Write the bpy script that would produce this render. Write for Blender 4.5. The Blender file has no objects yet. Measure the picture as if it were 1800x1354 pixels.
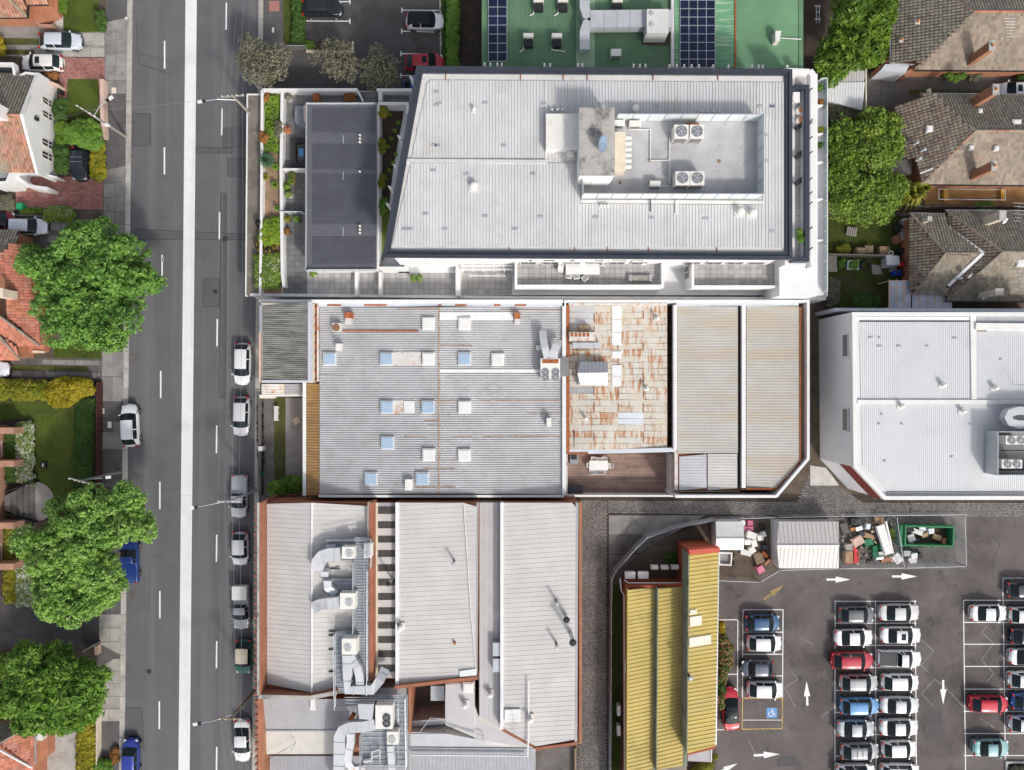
import bpy, bmesh, math, random
import numpy as np
from mathutils import Vector, Matrix
# ------------------------------------------------------------ camera, sky, sun, exposure
S = 15.6          # photograph pixels per metre on the ground
H = 80.0          # height of the drone
G = 0.12          # level of the land above the road
SC = bpy.context.scene
COL = SC.collection
cam_d = bpy.data.cameras.new('camera'); cam = bpy.data.objects.new('camera', cam_d); COL.objects.link(cam)
cam.location = (0, 0, H); cam.rotation_euler = (0, 0, 0)
cam_d.sensor_width = 36.0; cam_d.lens = 36.0 * H / (1800 / S); cam_d.clip_end = 2000
SC.camera = cam
SUN_EL, SUN_AZ = 39.0, 148.0
world = bpy.data.worlds.new('World'); SC.world = world; world.use_nodes = True
wn = world.node_tree; wn.nodes.clear()
wo = wn.nodes.new('ShaderNodeOutputWorld'); wb = wn.nodes.new('ShaderNodeBackground'); ws = wn.nodes.new('ShaderNodeTexSky')
ws.sky_type = 'NISHITA'; ws.sun_disc = False
ws.sun_elevation = math.radians(SUN_EL); ws.sun_rotation = math.radians(SUN_AZ)
ws.air_density = 1.0; ws.dust_density = 4.0; ws.ozone_density = 1.0
wb.inputs['Strength'].default_value = 0.15
hs = wn.nodes.new('ShaderNodeHueSaturation'); hs.inputs['Saturation'].default_value = .5      # thin cloud: a greyer sky
wn.links.new(ws.outputs['Color'], hs.inputs['Color']); wn.links.new(hs.outputs['Color'], wb.inputs['Color']); wn.links.new(wb.outputs['Background'], wo.inputs['Surface'])
sd = bpy.data.lights.new('sun', 'SUN'); sun = bpy.data.objects.new('sun', sd); COL.objects.link(sun)
sd.energy = 2.0; sd.angle = math.radians(5); sd.color = (1.0, 0.96, 0.9)
_e, _a = math.radians(SUN_EL), math.radians(SUN_AZ)
sun.rotation_euler = Vector((math.sin(_a)*math.cos(_e), math.cos(_a)*math.cos(_e), math.sin(_e))).to_track_quat('Z', 'Y').to_euler()
sun.location = (40, -60, 120)
SC.view_settings.view_transform = 'Standard'
try: SC.view_settings.look = 'None'
except Exception: pass
SC.view_settings.gamma = 1; SC.view_settings.use_curve_mapping = False
SC.view_settings.exposure = 0.14
SC.render.engine = 'CYCLES'
SC.cycles.max_bounces = 6; SC.cycles.diffuse_bounces = 3; SC.cycles.glossy_bounces = 3; SC.cycles.transmission_bounces = 4
SC.cycles.transparent_max_bounces = 6; SC.cycles.use_denoising = True
random.seed(7); RNG = np.random.default_rng(7)

# ------------------------------------------------------------ helpers
def W(px, py, z=0.0):
    k = (H - z) / H / S
    return Vector(((px - 900) * k, (677 - py) * k, z))
MATS = {}
def M(name, col, rough=.75, metal=0., var=.14, scale=1.2, fine=.08, fscale=14., dirt=None, bump=0., bscale=40., rand=0., island=0.,
      oc=False, coat=0., streak=None, spec=.4, trans=0., emit=None, hue=0.):
    """one procedural material: base colour with broad and fine mottling; dirt=(colour, amount, scale); streak=(colour, amount, (sx,sy,sz));
    rand varies it from object to object, island from loose piece to loose piece, oc takes the colour of the object"""
    m = bpy.data.materials.new(name); m.use_nodes = True; nt = m.node_tree; N = nt.nodes; L = nt.links
    b = N['Principled BSDF']; b.inputs['Roughness'].default_value = rough; b.inputs['Metallic'].default_value = metal
    b.inputs['Specular IOR Level'].default_value = spec
    if coat: b.inputs['Coat Weight'].default_value = coat; b.inputs['Coat Roughness'].default_value = .08
    geo = N.new('ShaderNodeNewGeometry'); pos = geo.outputs['Position']
    def noise(sc, det=4, vec=None, rg=.6):
        n = N.new('ShaderNodeTexNoise'); n.inputs['Scale'].default_value = sc; n.inputs['Detail'].default_value = det; n.inputs['Roughness'].default_value = rg
        L.new(vec or pos, n.inputs['Vector']); return n.outputs['Fac']
    def math_(op, a, b_=None, c=None):
        n = N.new('ShaderNodeMath'); n.operation = op
        for i, x in enumerate((a, b_, c)):
            if x is None: continue
            if isinstance(x, (int, float)): n.inputs[i].default_value = x
            else: L.new(x, n.inputs[i])
        return n.outputs[0]
    def mix(f, a, b_, bt='MIX'):
        n = N.new('ShaderNodeMix'); n.data_type = 'RGBA'; n.blend_type = bt
        for s, x in ((n.inputs['Factor'], f), (n.inputs['A'], a), (n.inputs['B'], b_)):
            if isinstance(x, (int, float)): s.default_value = x
            elif isinstance(x, tuple): s.default_value = (*x[:3], 1)
            else: L.new(x, s)
        return n.outputs['Result']
    def ramp(f, lo, hi):
        n = N.new('ShaderNodeMapRange'); n.clamp = True; n.inputs['From Min'].default_value = lo; n.inputs['From Max'].default_value = hi
        L.new(f, n.inputs['Value']); return n.outputs['Result']
    oi = None
    if oc or rand: oi = N.new('ShaderNodeObjectInfo')
    c = oi.outputs['Color'] if oc else None
    if c is None:
        r = N.new('ShaderNodeRGB'); r.outputs[0].default_value = (*col, 1); c = r.outputs[0]
    def scale_by(c, f):   # multiply a colour by a factor socket
        n = N.new('ShaderNodeVectorMath'); n.operation = 'SCALE'; L.new(c, n.inputs[0]); L.new(f, n.inputs['Scale']); return n.outputs[0]
    f = math_('MULTIPLY_ADD', ramp(noise(scale), .3, .7), 2*var, 1 - var)
    if fine: f = math_('MULTIPLY', f, math_('MULTIPLY_ADD', ramp(noise(fscale, 3), .3, .7), 2*fine, 1 - fine))
    if rand: f = math_('MULTIPLY', f, math_('MULTIPLY_ADD', oi.outputs['Random'], 2*rand, 1 - rand))
    if island: f = math_('MULTIPLY', f, math_('MULTIPLY_ADD', geo.outputs['Random Per Island'], 2*island, 1 - island))
    c = scale_by(c, f)
    if hue and not oc:
        hs = N.new('ShaderNodeHueSaturation'); L.new(c, hs.inputs['Color'])
        L.new(math_('MULTIPLY_ADD', geo.outputs['Random Per Island'], 2*hue, .5 - hue), hs.inputs['Hue']); c = hs.outputs['Color']
    for d in (dirt if isinstance(dirt, list) else [dirt] if dirt else []):
        dc, da, ds = d[:3]; thr = d[3] if len(d) > 3 else .52
        c = mix(math_('MULTIPLY', ramp(noise(ds, 6, rg=.68), thr, thr + .16), da), c, dc)
    if streak:
        dc, da, sv = streak[:3]; thr = streak[3] if len(streak) > 3 else .5
        mp = N.new('ShaderNodeMapping'); mp.inputs['Scale'].default_value = sv; L.new(pos, mp.inputs['Vector'])
        sn = noise(1, 5, mp.outputs['Vector'])
        if rand: sn = math_('ADD', sn, math_('MULTIPLY_ADD', oi.outputs['Random'], .22, -.11))
        c = mix(math_('MULTIPLY', ramp(sn, thr, thr + .14), da), c, dc)
    L.new(c, b.inputs['Base Color'])
    if bump:
        bn = N.new('ShaderNodeBump'); bn.inputs['Strength'].default_value = bump; bn.inputs['Distance'].default_value = .02
        L.new(noise(bscale, 4), bn.inputs['Height']); L.new(bn.outputs['Normal'], b.inputs['Normal'])
    if trans:
        b.inputs['Transmission Weight'].default_value = trans
    MATS[name] = m; return m
def leaf_mat(name, col, col2, tr=.35, island=.3):
    m = bpy.data.materials.new(name); m.use_nodes = True; nt = m.node_tree; N = nt.nodes; L = nt.links; N.clear()
    out = N.new('ShaderNodeOutputMaterial'); mx = N.new('ShaderNodeMixShader'); mx.inputs[0].default_value = tr
    d = N.new('ShaderNodeBsdfPrincipled'); d.inputs['Roughness'].default_value = .55; d.inputs['Specular IOR Level'].default_value = .3
    t = N.new('ShaderNodeBsdfTranslucent'); g = N.new('ShaderNodeNewGeometry'); mc = N.new('ShaderNodeMix'); mc.data_type = 'RGBA'
    ns = N.new('ShaderNodeTexNoise'); ns.inputs['Scale'].default_value = .55; L.new(g.outputs['Position'], ns.inputs['Vector'])
    ad = N.new('ShaderNodeMath'); ad.operation = 'MULTIPLY_ADD'; L.new(g.outputs['Random Per Island'], ad.inputs[0]); ad.inputs[1].default_value = .6
    mr = N.new('ShaderNodeMapRange'); L.new(ns.outputs['Fac'], mr.inputs['Value']); mr.inputs['From Min'].default_value = .35; mr.inputs['From Max'].default_value = .65
    mr.inputs['To Max'].default_value = .4; L.new(mr.outputs[0], ad.inputs[2]); L.new(ad.outputs[0], mc.inputs['Factor'])
    mc.inputs['A'].default_value = (*col, 1); mc.inputs['B'].default_value = (*col2, 1)
    L.new(mc.outputs['Result'], d.inputs['Base Color']); L.new(mc.outputs['Result'], t.inputs['Color'])
    L.new(d.outputs[0], mx.inputs[1]); L.new(t.outputs[0], mx.inputs[2]); L.new(mx.outputs[0], out.inputs['Surface'])
    MATS[name] = m; return m

WL = {}     # world position of every empty / mesh that can be a parent
def wl(o): return WL.get(o.name, Vector((0, 0, 0)))
def tag(o, label=None, cat=None, group=None, kind=None):
    if label: o['label'] = label
    if cat: o['category'] = cat
    if group: o['group'] = group
    if kind: o['kind'] = kind
    return o
def thing(name, label, cat, loc=(0, 0, 0), group=None):
    o = bpy.data.objects.new(name, None); COL.objects.link(o); o.empty_display_size = .3
    o.location = loc; WL[o.name] = Vector(loc); return tag(o, label, cat, group)
class MB:
    def __init__(s): s.v = []; s.f = []
    def add(s, pts, faces):
        n = len(s.v); s.v += [tuple(p) for p in pts]; s.f += [tuple(i + n for i in f) for f in faces]; return s
    def poly(s, pts): return s.add(pts, [tuple(range(len(pts)))])
    def loft(s, lo, hi, bottom=True, top=True):
        n = len(lo); f = [(i, (i+1) % n, n + (i+1) % n, n + i) for i in range(n)]
        if top: f.append(tuple(range(n, 2*n)))
        if bottom: f.append(tuple(range(n-1, -1, -1)))
        return s.add(list(lo) + list(hi), f)
    def prism(s, pts, z0, z1, bottom=True, top=True):      # pts = photo pixels of the top outline
        p = ccw([W(x, y, z1) for x, y in pts])
        return s.loft([Vector((q.x, q.y, z0)) for q in p], p, bottom, top)
    def pbox(s, x0, y0, x1, y1, z0, z1, **k): return s.prism([(x0, y0), (x1, y0), (x1, y1), (x0, y1)], z0, z1, **k)
    def box(s, cx, cy, cz, sx, sy, sz, rz=0., tilt=None):
        c, n = math.cos(rz), math.sin(rz); P = []
        for dz in (-.5, .5):
            for dx, dy in ((-.5, -.5), (.5, -.5), (.5, .5), (-.5, .5)):
                x, y, z = dx*sx, dy*sy, dz*sz
                if tilt: v = tilt @ Vector((x, y, z)); x, y, z = v
                P.append((cx + x*c - y*n, cy + x*n + y*c, cz + z))
        return s.add(P, [(0, 1, 5, 4), (1, 2, 6, 5), (2, 3, 7, 6), (3, 0, 4, 7), (4, 5, 6, 7), (3, 2, 1, 0)])
    def bar(s, a, b, w, h):        # a beam from a to b
        a = Vector(a); b = Vector(b); d = (b - a); l = d.length
        if l < 1e-6: return s
        d /= l; side = d.cross(Vector((0, 0, 1)))
        side = side.normalized() if side.length > 1e-4 else Vector((1, 0, 0)); up = side.cross(d).normalized()
        lo = [a + side*x*w/2 + up*y*h/2 for x, y in ((-1, -1), (1, -1), (1, 1), (-1, 1))]
        return s.loft(lo[::-1], [p + d*l for p in lo][::-1])
    def tube(s, pts, r, n=6, r1=None, caps=True):
        pts = [Vector(p) for p in pts]; rings = []
        for i, p in enumerate(pts):
            d = (pts[min(i+1, len(pts)-1)] - pts[max(i-1, 0)]).normalized()
            u = d.cross(Vector((0, 0, 1))); u = u.normalized() if u.length > 1e-3 else Vector((1, 0, 0)); w = d.cross(u)
            rr = r if r1 is None else r + (r1 - r)*i/(len(pts)-1)
            rings.append([p + (u*math.cos(2*math.pi*k/n) + w*math.sin(2*math.pi*k/n))*rr for k in range(n)])
        f = [(i*n + k, i*n + (k+1) % n, (i+1)*n + (k+1) % n, (i+1)*n + k) for i in range(len(pts)-1) for k in range(n)]
        if caps: f += [tuple(range(n-1, -1, -1)), tuple(range((len(pts)-1)*n, len(pts)*n))]
        return s.add([p for q in rings for p in q], f)
    def cyl(s, x, y, z0, z1, r, n=14, r1=None):
        r1 = r if r1 is None else r1; A = [2*math.pi*i/n for i in range(n)]
        return s.loft([(x + r*math.cos(a), y + r*math.sin(a), z0) for a in A], [(x + r1*math.cos(a), y + r1*math.sin(a), z1) for a in A])
    def dome(s, x, y, z, r, h, n=14, k=4):
        prev = None; P = []; F = []
        for j in range(k):
            t = j/k*math.pi/2; P += [(x + r*math.cos(t)*math.cos(2*math.pi*i/n), y + r*math.cos(t)*math.sin(2*math.pi*i/n), z + h*math.sin(t)) for i in range(n)]
        P.append((x, y, z + h))
        F = [(j*n + i, j*n + (i+1) % n, (j+1)*n + (i+1) % n, (j+1)*n + i) for j in range(k-1) for i in range(n)]
        F += [((k-1)*n + i, (k-1)*n + (i+1) % n, k*n) for i in range(n)]
        return s.add(P, F)
    def build(s, name, mat, parent=None, smooth=False, origin=None, kind=None):
        me = bpy.data.meshes.new(name)
        if parent is not None: org = wl(parent)
        elif origin is not None: org = Vector(origin)
        else:
            a = np.array(s.v); lo, hi = a.min(0), a.max(0); org = Vector(((lo[0]+hi[0])/2, (lo[1]+hi[1])/2, lo[2]))
        me.from_pydata([(x - org.x, y - org.y, z - org.z) for x, y, z in s.v], [], s.f)
        me.materials.append(mat if not isinstance(mat, str) else MATS[mat])
        if smooth: me.polygons.foreach_set('use_smooth', [True]*len(me.polygons))
        o = bpy.data.objects.new(name, me); COL.objects.link(o)
        if parent is not None: o.parent = parent
        else: o.location = org
        WL[o.name] = org
        if kind: o['kind'] = kind
        return o
def ccw(p):
    a = sum(p[i].x*p[(i+1) % len(p)].y - p[(i+1) % len(p)].x*p[i].y for i in range(len(p)))
    return p if a > 0 else p[::-1]
def one(name, label, cat, mb, mat, group=None, smooth=False, kind=None):
    return tag(mb.build(name, mat, smooth=smooth), label, cat, group, kind)
def np_mesh(name, V, F, mat, parent=None, origin=None, smooth=False):
    """V (n,3), F (m,k) numpy arrays: one mesh object, fast"""
    org = wl(parent) if parent is not None else Vector(origin or (0, 0, 0))
    V = V - np.array(org)
    me = bpy.data.meshes.new(name); k = F.shape[1]
    me.vertices.add(len(V)); me.vertices.foreach_set('co', V.astype(np.float32).ravel())
    me.loops.add(F.size); me.loops.foreach_set('vertex_index', F.astype(np.int32).ravel())
    me.polygons.add(len(F)); me.polygons.foreach_set('loop_start', np.arange(0, F.size, k, dtype=np.int32))
    if smooth: me.polygons.foreach_set('use_smooth', np.ones(len(F), dtype=bool))
    me.update(calc_edges=True); me.materials.append(MATS[mat] if isinstance(mat, str) else mat)
    o = bpy.data.objects.new(name, me); COL.objects.link(o); WL[o.name] = org
    if parent is not None: o.parent = parent
    else: o.location = org
    return o
def kids(o): return [c for c in bpy.data.objects if c.parent == o]
def copy_tree(o, parent=None, cache={}):
    if o.name not in cache: cache[o.name] = list(o.children)
    c = o.copy(); COL.objects.link(c)
    if parent is not None: c.parent = parent
    for ch in cache[o.name]: copy_tree(ch, c)
    return c
def struct(name, mb, mat, parent=None):
    o = mb.build(name, mat, parent)
    if parent is None: o['kind'] = 'structure'
    return o
def sheet(name, pts, z, mat, parent=None):
    return struct(name, MB().poly(ccw([W(x, y, z) for x, y in pts])), mat, parent)
def inside(pts, x, y):
    r = False; j = len(pts) - 1
    for i in range(len(pts)):
        xi, yi = pts[i][:2]; xj, yj = pts[j][:2]
        if (yi > y) != (yj > y) and x < (xj - xi)*(y - yi)/(yj - yi) + xi: r = not r
        j = i
    return r
def inside_np(pts, X, Y):
    r = np.zeros(X.shape, bool); j = len(pts) - 1
    for i in range(len(pts)):
        xi, yi = pts[i][:2]; xj, yj = pts[j][:2]
        if yi != yj: r ^= ((yi > Y) != (yj > Y)) & (X < (xj - xi)*(Y - yi)/(yj - yi) + xi)
        j = i
    return r
def ribbed(mb, a, b, c, d, pitch, h, prof='trap'):
    """profiled metal sheet over the quad a b c d (world points): ribs run a->b, repeat along a->d"""
    a, b, c, d = map(Vector, (a, b, c, d)); w = ((d - a).length + (c - b).length)/2; n = max(1, round(w/pitch))
    nrm = (b - a).cross(d - a).normalized(); nrm = nrm if nrm.z > 0 else -nrm
    P = {'trap': ((0, 0), (.55, 0), (.68, 1), (.87, 1)), 'rib': ((0, 0), (.86, 0), (.9, 1), (.96, 1)),
         'corr': tuple((k/6, .5 - .5*math.cos(2*math.pi*k/6)) for k in range(6)), 'seam': ((0, 0), (.94, 0), (.95, 1), (.99, 1))}[prof]
    T = [((i + t)/n, hh) for i in range(n) for t, hh in P] + [(1, 0)]
    pts = []
    for t, hh in T: pts += [a.lerp(d, t) + nrm*h*hh, b.lerp(c, t) + nrm*h*hh]
    m = len(T); return mb.add(pts, [(2*i, 2*i+1, 2*i+3, 2*i+2) for i in range(m-1)])
def quad(pts): return [W(*p) for p in pts]
# ------------------------------------------------------------ materials
M('soil', (.105, .082, .06), .95, var=.3, scale=.8, fine=.25, bump=.4)
M('mulch', (.06, .045, .033), .95, var=.3, scale=1, fine=.3, bump=.5)
M('sand_soil', (.3, .2, .13), .95, var=.25, scale=1, fine=.25, bump=.4)
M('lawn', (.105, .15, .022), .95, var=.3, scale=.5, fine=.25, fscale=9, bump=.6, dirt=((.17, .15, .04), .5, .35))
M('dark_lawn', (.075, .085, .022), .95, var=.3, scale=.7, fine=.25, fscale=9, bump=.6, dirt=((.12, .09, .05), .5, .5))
M('road_asphalt', (.118, .118, .124), .85, var=.1, scale=.35, fine=.1, fscale=22, bump=.25, bscale=60, dirt=((.085, .085, .088), .5, .5, .56), streak=((.155, .155, .16), .7, (.55, .015, 1), .47))
M('patch_asphalt', (.1, .1, .106), .85, var=.1, scale=.8, fine=.1, bump=.25)
M('tar', (.035, .035, .037), .6, var=.2)
M('path_asphalt', (.105, .1, .1), .9, var=.2, scale=.5, fine=.14, bump=.3, dirt=((.06, .055, .055), .5, .8))
M('park_asphalt', (.13, .112, .107), .9, var=.22, scale=.2, fine=.16, fscale=18, bump=.3, dirt=[((.065, .055, .052), .8, .11, .5), ((.03, .027, .026), .8, .5, .575), ((.035, .03, .03), .7, 1.6, .62), ((.21, .19, .18), .5, .35, .58)])
M('dark_asphalt', (.085, .078, .078), .8, var=.25, scale=.35, fine=.12, bump=.3, dirt=[((.035, .033, .033), .7, .35, .5), ((.15, .14, .14), .4, .5, .56)])  # darker asphalt with dark and pale blotches
M('concrete', (.36, .34, .31), .9, var=.15, scale=.7, fine=.1, bump=.25, rand=.12, dirt=((.2, .18, .16), .6, .9))
M('pale_concrete', (.5, .48, .45), .9, var=.15, scale=.7, fine=.1, bump=.25, rand=.08, dirt=((.3, .28, .25), .5, .9))
M('grey_slab', (.24, .23, .22), .9, var=.2, scale=.6, fine=.12, bump=.25, rand=.16, dirt=((.12, .115, .11), .6, .7))
M('dark_concrete', (.135, .125, .118), .9, var=.25, scale=.5, fine=.14, bump=.3, rand=.12, dirt=((.06, .055, .05), .6, .6))
M('kerb_stone', (.4, .38, .35), .9, var=.2, scale=.8, fine=.12, rand=.1)
M('bluestone', (.2, .187, .177), .85, var=.2, scale=.25, fine=.15, island=.24, bump=.3, dirt=((.27, .255, .24), .5, .3))
M('brick_paver', (.36, .16, .135), .85, var=.15, scale=.5, fine=.1, island=.3, dirt=((.42, .33, .28), .5, .9))
M('brick', (.33, .125, .07), .85, var=.2, scale=.7, fine=.15, fscale=20, dirt=((.25, .12, .08), .4, 1.2))
M('orange_brick', (.4, .18, .1), .85, var=.18, scale=.7, fine=.15, fscale=20, dirt=((.3, .14, .09), .4, 1.2))
M('pink_brick', (.42, .23, .16), .85, var=.15, scale=.8, fine=.15)
M('red_wall', (.36, .085, .04), .8, var=.15, scale=.8, fine=.08)
M('red_stripe', (.2, .028, .022), .6, var=.08)
M('white_line', (.78, .78, .77), .7, var=.08, scale=2, fine=.12, dirt=((.35, .35, .35), .35, 3, .58))
M('strip_white', (.74, .74, .74), .7, var=.05, scale=.6, fine=.05, fscale=18, dirt=((.5, .5, .5), .4, 1.4, .54), streak=((.6, .6, .6), .4, (1.6, .05, 1), .5))
M('worn_line', (.33, .31, .29), .8, var=.2, scale=2, fine=.2, dirt=((.13, .11, .1), .8, 2.5, .48))
M('yellow_line', (.55, .38, .09), .75, var=.15, scale=2, fine=.15, dirt=((.2, .16, .1), .7, 2.5, .46))
M('sign_blue', (.12, .3, .58), .7, var=.1, scale=3)
M('white_paint', (.74, .735, .72), .7, var=.06, scale=.6, fine=.03, dirt=((.55, .52, .47), .35, .7, .56))
M('white_render', (.74, .74, .75), .8, var=.06, scale=.5, fine=.04, dirt=((.58, .57, .56), .4, .5, .55))
M('pink_wall', (.62, .44, .36), .8, var=.08)
M('cream', (.68, .6, .47), .8, var=.1, scale=1, fine=.06)
M('zinc', (.56, .56, .565), .55, .15, var=.1, scale=.5, fine=.06, dirt=((.44, .42, .39), .5, .6), streak=((.5, .3, .16), .6, (.35, 6.5, 1), .68))
M('zinc_light', (.54, .55, .57), .5, .2, var=.1, scale=.5, fine=.05)
M('asbestos', (.235, .235, .215), .9, var=.2, scale=.7, fine=.15, streak=((.1, .1, .085), .8, (.4, 3.2, 1), .46))
M('rust_sheet', (.57, .555, .5), .65, .1, var=.07, scale=.7, fine=.04, rand=.05, dirt=[((.6, .5, .36), .55, .9, .45), ((.5, .24, .09), .75, 1.1, .54)], streak=((.4, .16, .05), .85, (4, .6, 1), .52))
M('clean_sheet', (.6, .63, .68), .5, .2, var=.05, rand=.04)
M('white_sheet', (.74, .75, .75), .6, .05, var=.06, rand=.04)
M('rust', (.34, .1, .03), .9, var=.3, scale=3, fine=.2, dirt=((.5, .24, .1), .6, 2))
M('rusty_white', (.62, .6, .57), .7, var=.08, dirt=((.45, .15, .04), .95, 1.4, .5))
M('tan_sheet', (.455, .44, .405), .65, .05, var=.06, scale=.5, fine=.04, streak=((.45, .37, .27), .6, (.08, .8, 1), .46))
M('pale_sheet', (.57, .55, .53), .6, .1, var=.07, scale=.4, fine=.04, dirt=((.5, .49, .47), .6, .5))
M('grey_sheet', (.36, .36, .38), .6, .1, var=.1, scale=.4, fine=.05)
M('apartment_sheet', (.63, .635, .64), .55, .15, var=.06, scale=.35, fine=.04, dirt=((.53, .5, .44), .45, .45, .53), streak=((.5, .47, .42), .5, (2.2, .06, 1), .53))
M('store_sheet', (.68, .69, .7), .5, .15, var=.06, scale=.3, fine=.04, dirt=((.58, .59, .6), .4, .3, .5))
M('flashing', (.66, .65, .63), .6, .1, var=.08, scale=1, fine=.05, dirt=((.45, .36, .27), .6, 1.2, .56))
M('navy_metal', (.05, .058, .078), .45, .2, var=.12, scale=1, fine=.08, dirt=((.2, .19, .18), .4, 2, .64))
M('charcoal_sheet', (.11, .114, .135), .45, .2, var=.1, scale=.6, fine=.05)
M('charcoal_flat', (.13, .134, .155), .5, .2, var=.1)
M('green_sheet', (.11, .21, .12), .75, .02, var=.16, scale=.25, fine=.05, dirt=((.16, .32, .17), .5, .3))
M('pale_green', (.27, .4, .27), .6, .05, var=.12, scale=.5)
M('fade_green', (.14, .35, .19), .6, .05, var=.1, scale=.3, fine=.05, streak=((.45, .55, .42), .8, (.35, 4, 1), .5))
M('yellow_sheet', (.48, .365, .11), .7, .02, var=.12, scale=.35, fine=.07, streak=((.5, .41, .17), .5, (.12, 1.6, 1), .5))
M('yellow_dirty', (.47, .36, .115), .7, .02, var=.13, scale=.35, fine=.08, dirt=((.2, .175, .08), .6, .25, .56))
M('ochre_sheet', (.36, .21, .08), .6, .1, var=.15, scale=1, fine=.1, streak=((.2, .1, .04), .5, (.5, 3, 1)))
M('grey_tile', (.26, .213, .168), .9, var=.18, scale=.5, fine=.15, island=.22, dirt=[((.2, .185, .14), .55, .45), ((.38, .18, .11), .6, .8, .56)])
M('moss_tile', (.26, .228, .18), .9, var=.15, scale=.5, fine=.15, island=.24, dirt=[((.19, .19, .135), .5, .5), ((.33, .16, .1), .5, 1.1, .58)])
M('dark_tile', (.215, .165, .13), .9, var=.2, scale=.5, fine=.15, island=.3, dirt=[((.31, .3, .23), .55, .8, .48), ((.36, .15, .09), .5, 1.2, .57)])
M('red_tile', (.44, .17, .11), .85, var=.15, scale=.5, fine=.12, island=.25, dirt=((.36, .3, .25), .45, .8))
M('mixed_tile', (.4, .2, .13), .85, var=.15, scale=.5, fine=.12, island=.3, dirt=[((.3, .29, .22), .8, .35, .47)])
M('tile_underlay', (.07, .05, .04), .95)
M('galv', (.5, .53, .56), .4, .45, var=.1, scale=1.5, fine=.05)
M('duct_metal', (.56, .58, .6), .45, .3, var=.08, scale=1, fine=.04)
M('duct_rust', (.58, .6, .62), .5, .25, var=.08, dirt=((.55, .2, .06), .9, 1.5, .57))
M('grating', (.28, .31, .34), .5, .4, var=.1, scale=2)
M('unit_white', (.76, .75, .7), .5, var=.05, dirt=((.6, .55, .45), .4, 1.5))
M('fan_grey', (.24, .24, .24), .5, .3, var=.1)
M('dark_metal', (.03, .032, .036), .5, .3, var=.15)
M('black_rubber', (.018, .018, .019), .8)
M('rim_metal', (.4, .41, .42), .35, .7)
M('plastic_black', (.03, .03, .033), .5)
M('timber', (.26, .19, .12), .8, var=.2, scale=2, fine=.2)
M('grey_timber', (.3, .28, .25), .85, var=.2, scale=2, fine=.2)
M('deck_board', (.29, .2, .165), .8, var=.2, scale=.5, fine=.15, rand=.2, dirt=((.4, .29, .23), .6, .6))
M('terrace_tile', (.4, .39, .38), .85, var=.12, scale=.6, fine=.06, island=.14)
M('dark_terrace', (.17, .17, .17), .85, var=.2, scale=.6, fine=.1, island=.14)
M('membrane', (.46, .46, .47), .8, var=.14, scale=.5, fine=.07, dirt=[((.3, .28, .26), .5, .55, .54), ((.17, .13, .1), .7, .9, .62)])
M('stained_concrete', (.42, .4, .37), .9, var=.14, scale=.8, fine=.08, dirt=[((.1, .1, .1), .8, .7, .5), ((.3, .33, .38), .5, .6, .56)])
M('awning_top', (.17, .15, .125), .9, var=.3, scale=.5, fine=.2, dirt=((.36, .34, .3), .6, .8, .55))
M('gravel_ground', (.3, .27, .25), .95, var=.15, scale=.8, fine=.3, fscale=20)
M('car_paint', (1, 1, 1), .32, .15, var=.02, fine=0, oc=True, coat=.6, spec=.5)
M('car_glass', (.014, .022, .026), .12, 0, var=.05, fine=0, spec=.25)
M('head_lamp', (.62, .66, .68), .15, .2, var=.05)
M('tail_lamp', (.4, .015, .012), .25, 0, var=.05)
M('window_glass', (.045, .055, .065), .06, 0, var=.1, spec=.8)
M('skylight_blue', (.36, .48, .62), .15, 0, var=.06, scale=1.5)
M('skylight_white', (.72, .72, .7), .5, 0, var=.05, dirt=((.4, .36, .3), .5, 3, .58))
M('solar_cell', (.012, .02, .055), .12, .2, var=.15, scale=1, rand=.2, spec=.6)
M('poly_sheet', (.42, .45, .53), .3, 0, var=.1, rand=.12)
M('tint_glass', (.36, .46, .48), .1, 0, var=.06, scale=1, spec=.7)
M('screen_pane', (.66, .71, .73), .3, 0, var=.06)
M('dark_pane', (.07, .065, .06), .4, 0, var=.25, scale=3)
M('tint', (1, 1, 1), .6, var=.1, scale=2, fine=.06, oc=True)
M('terracotta', (.5, .22, .1), .8, var=.12)
M('bark', (.12, .09, .065), .95, var=.3, scale=4, fine=.3)
leaf_mat('leaf_plane', (.055, .18, .022), (.31, .54, .12))
leaf_mat('leaf_plane_warm', (.085, .23, .027), (.41, .63, .16))
leaf_mat('leaf_conifer', (.06, .14, .015), (.25, .39, .05))
leaf_mat('leaf_bright', (.07, .19, .022), (.27, .45, .075))
leaf_mat('leaf_olive', (.15, .145, .09), (.34, .33, .23))
leaf_mat('leaf_hedge', (.045, .1, .018), (.12, .23, .045))
leaf_mat('leaf_green', (.085, .17, .022), (.32, .44, .075))
leaf_mat('leaf_yellow', (.22, .2, .02), (.58, .46, .03))
leaf_mat('leaf_gold', (.14, .19, .02), (.42, .38, .04))
leaf_mat('leaf_lime', (.12, .24, .02), (.34, .5, .06))
leaf_mat('leaf_agave', (.05, .13, .07), (.14, .26, .14))
leaf_mat('leaf_rust', (.3, .12, .03), (.5, .25, .08))
leaf_mat('leaf_dark', (.02, .018, .02), (.07, .05, .035))
leaf_mat('petal_white', (.6, .62, .5), (.8, .8, .75))
leaf_mat('petal_pink', (.5, .16, .08), (.6, .3, .16))
leaf_mat('grass_blade', (.075, .12, .016), (.19, .25, .045))

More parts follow.
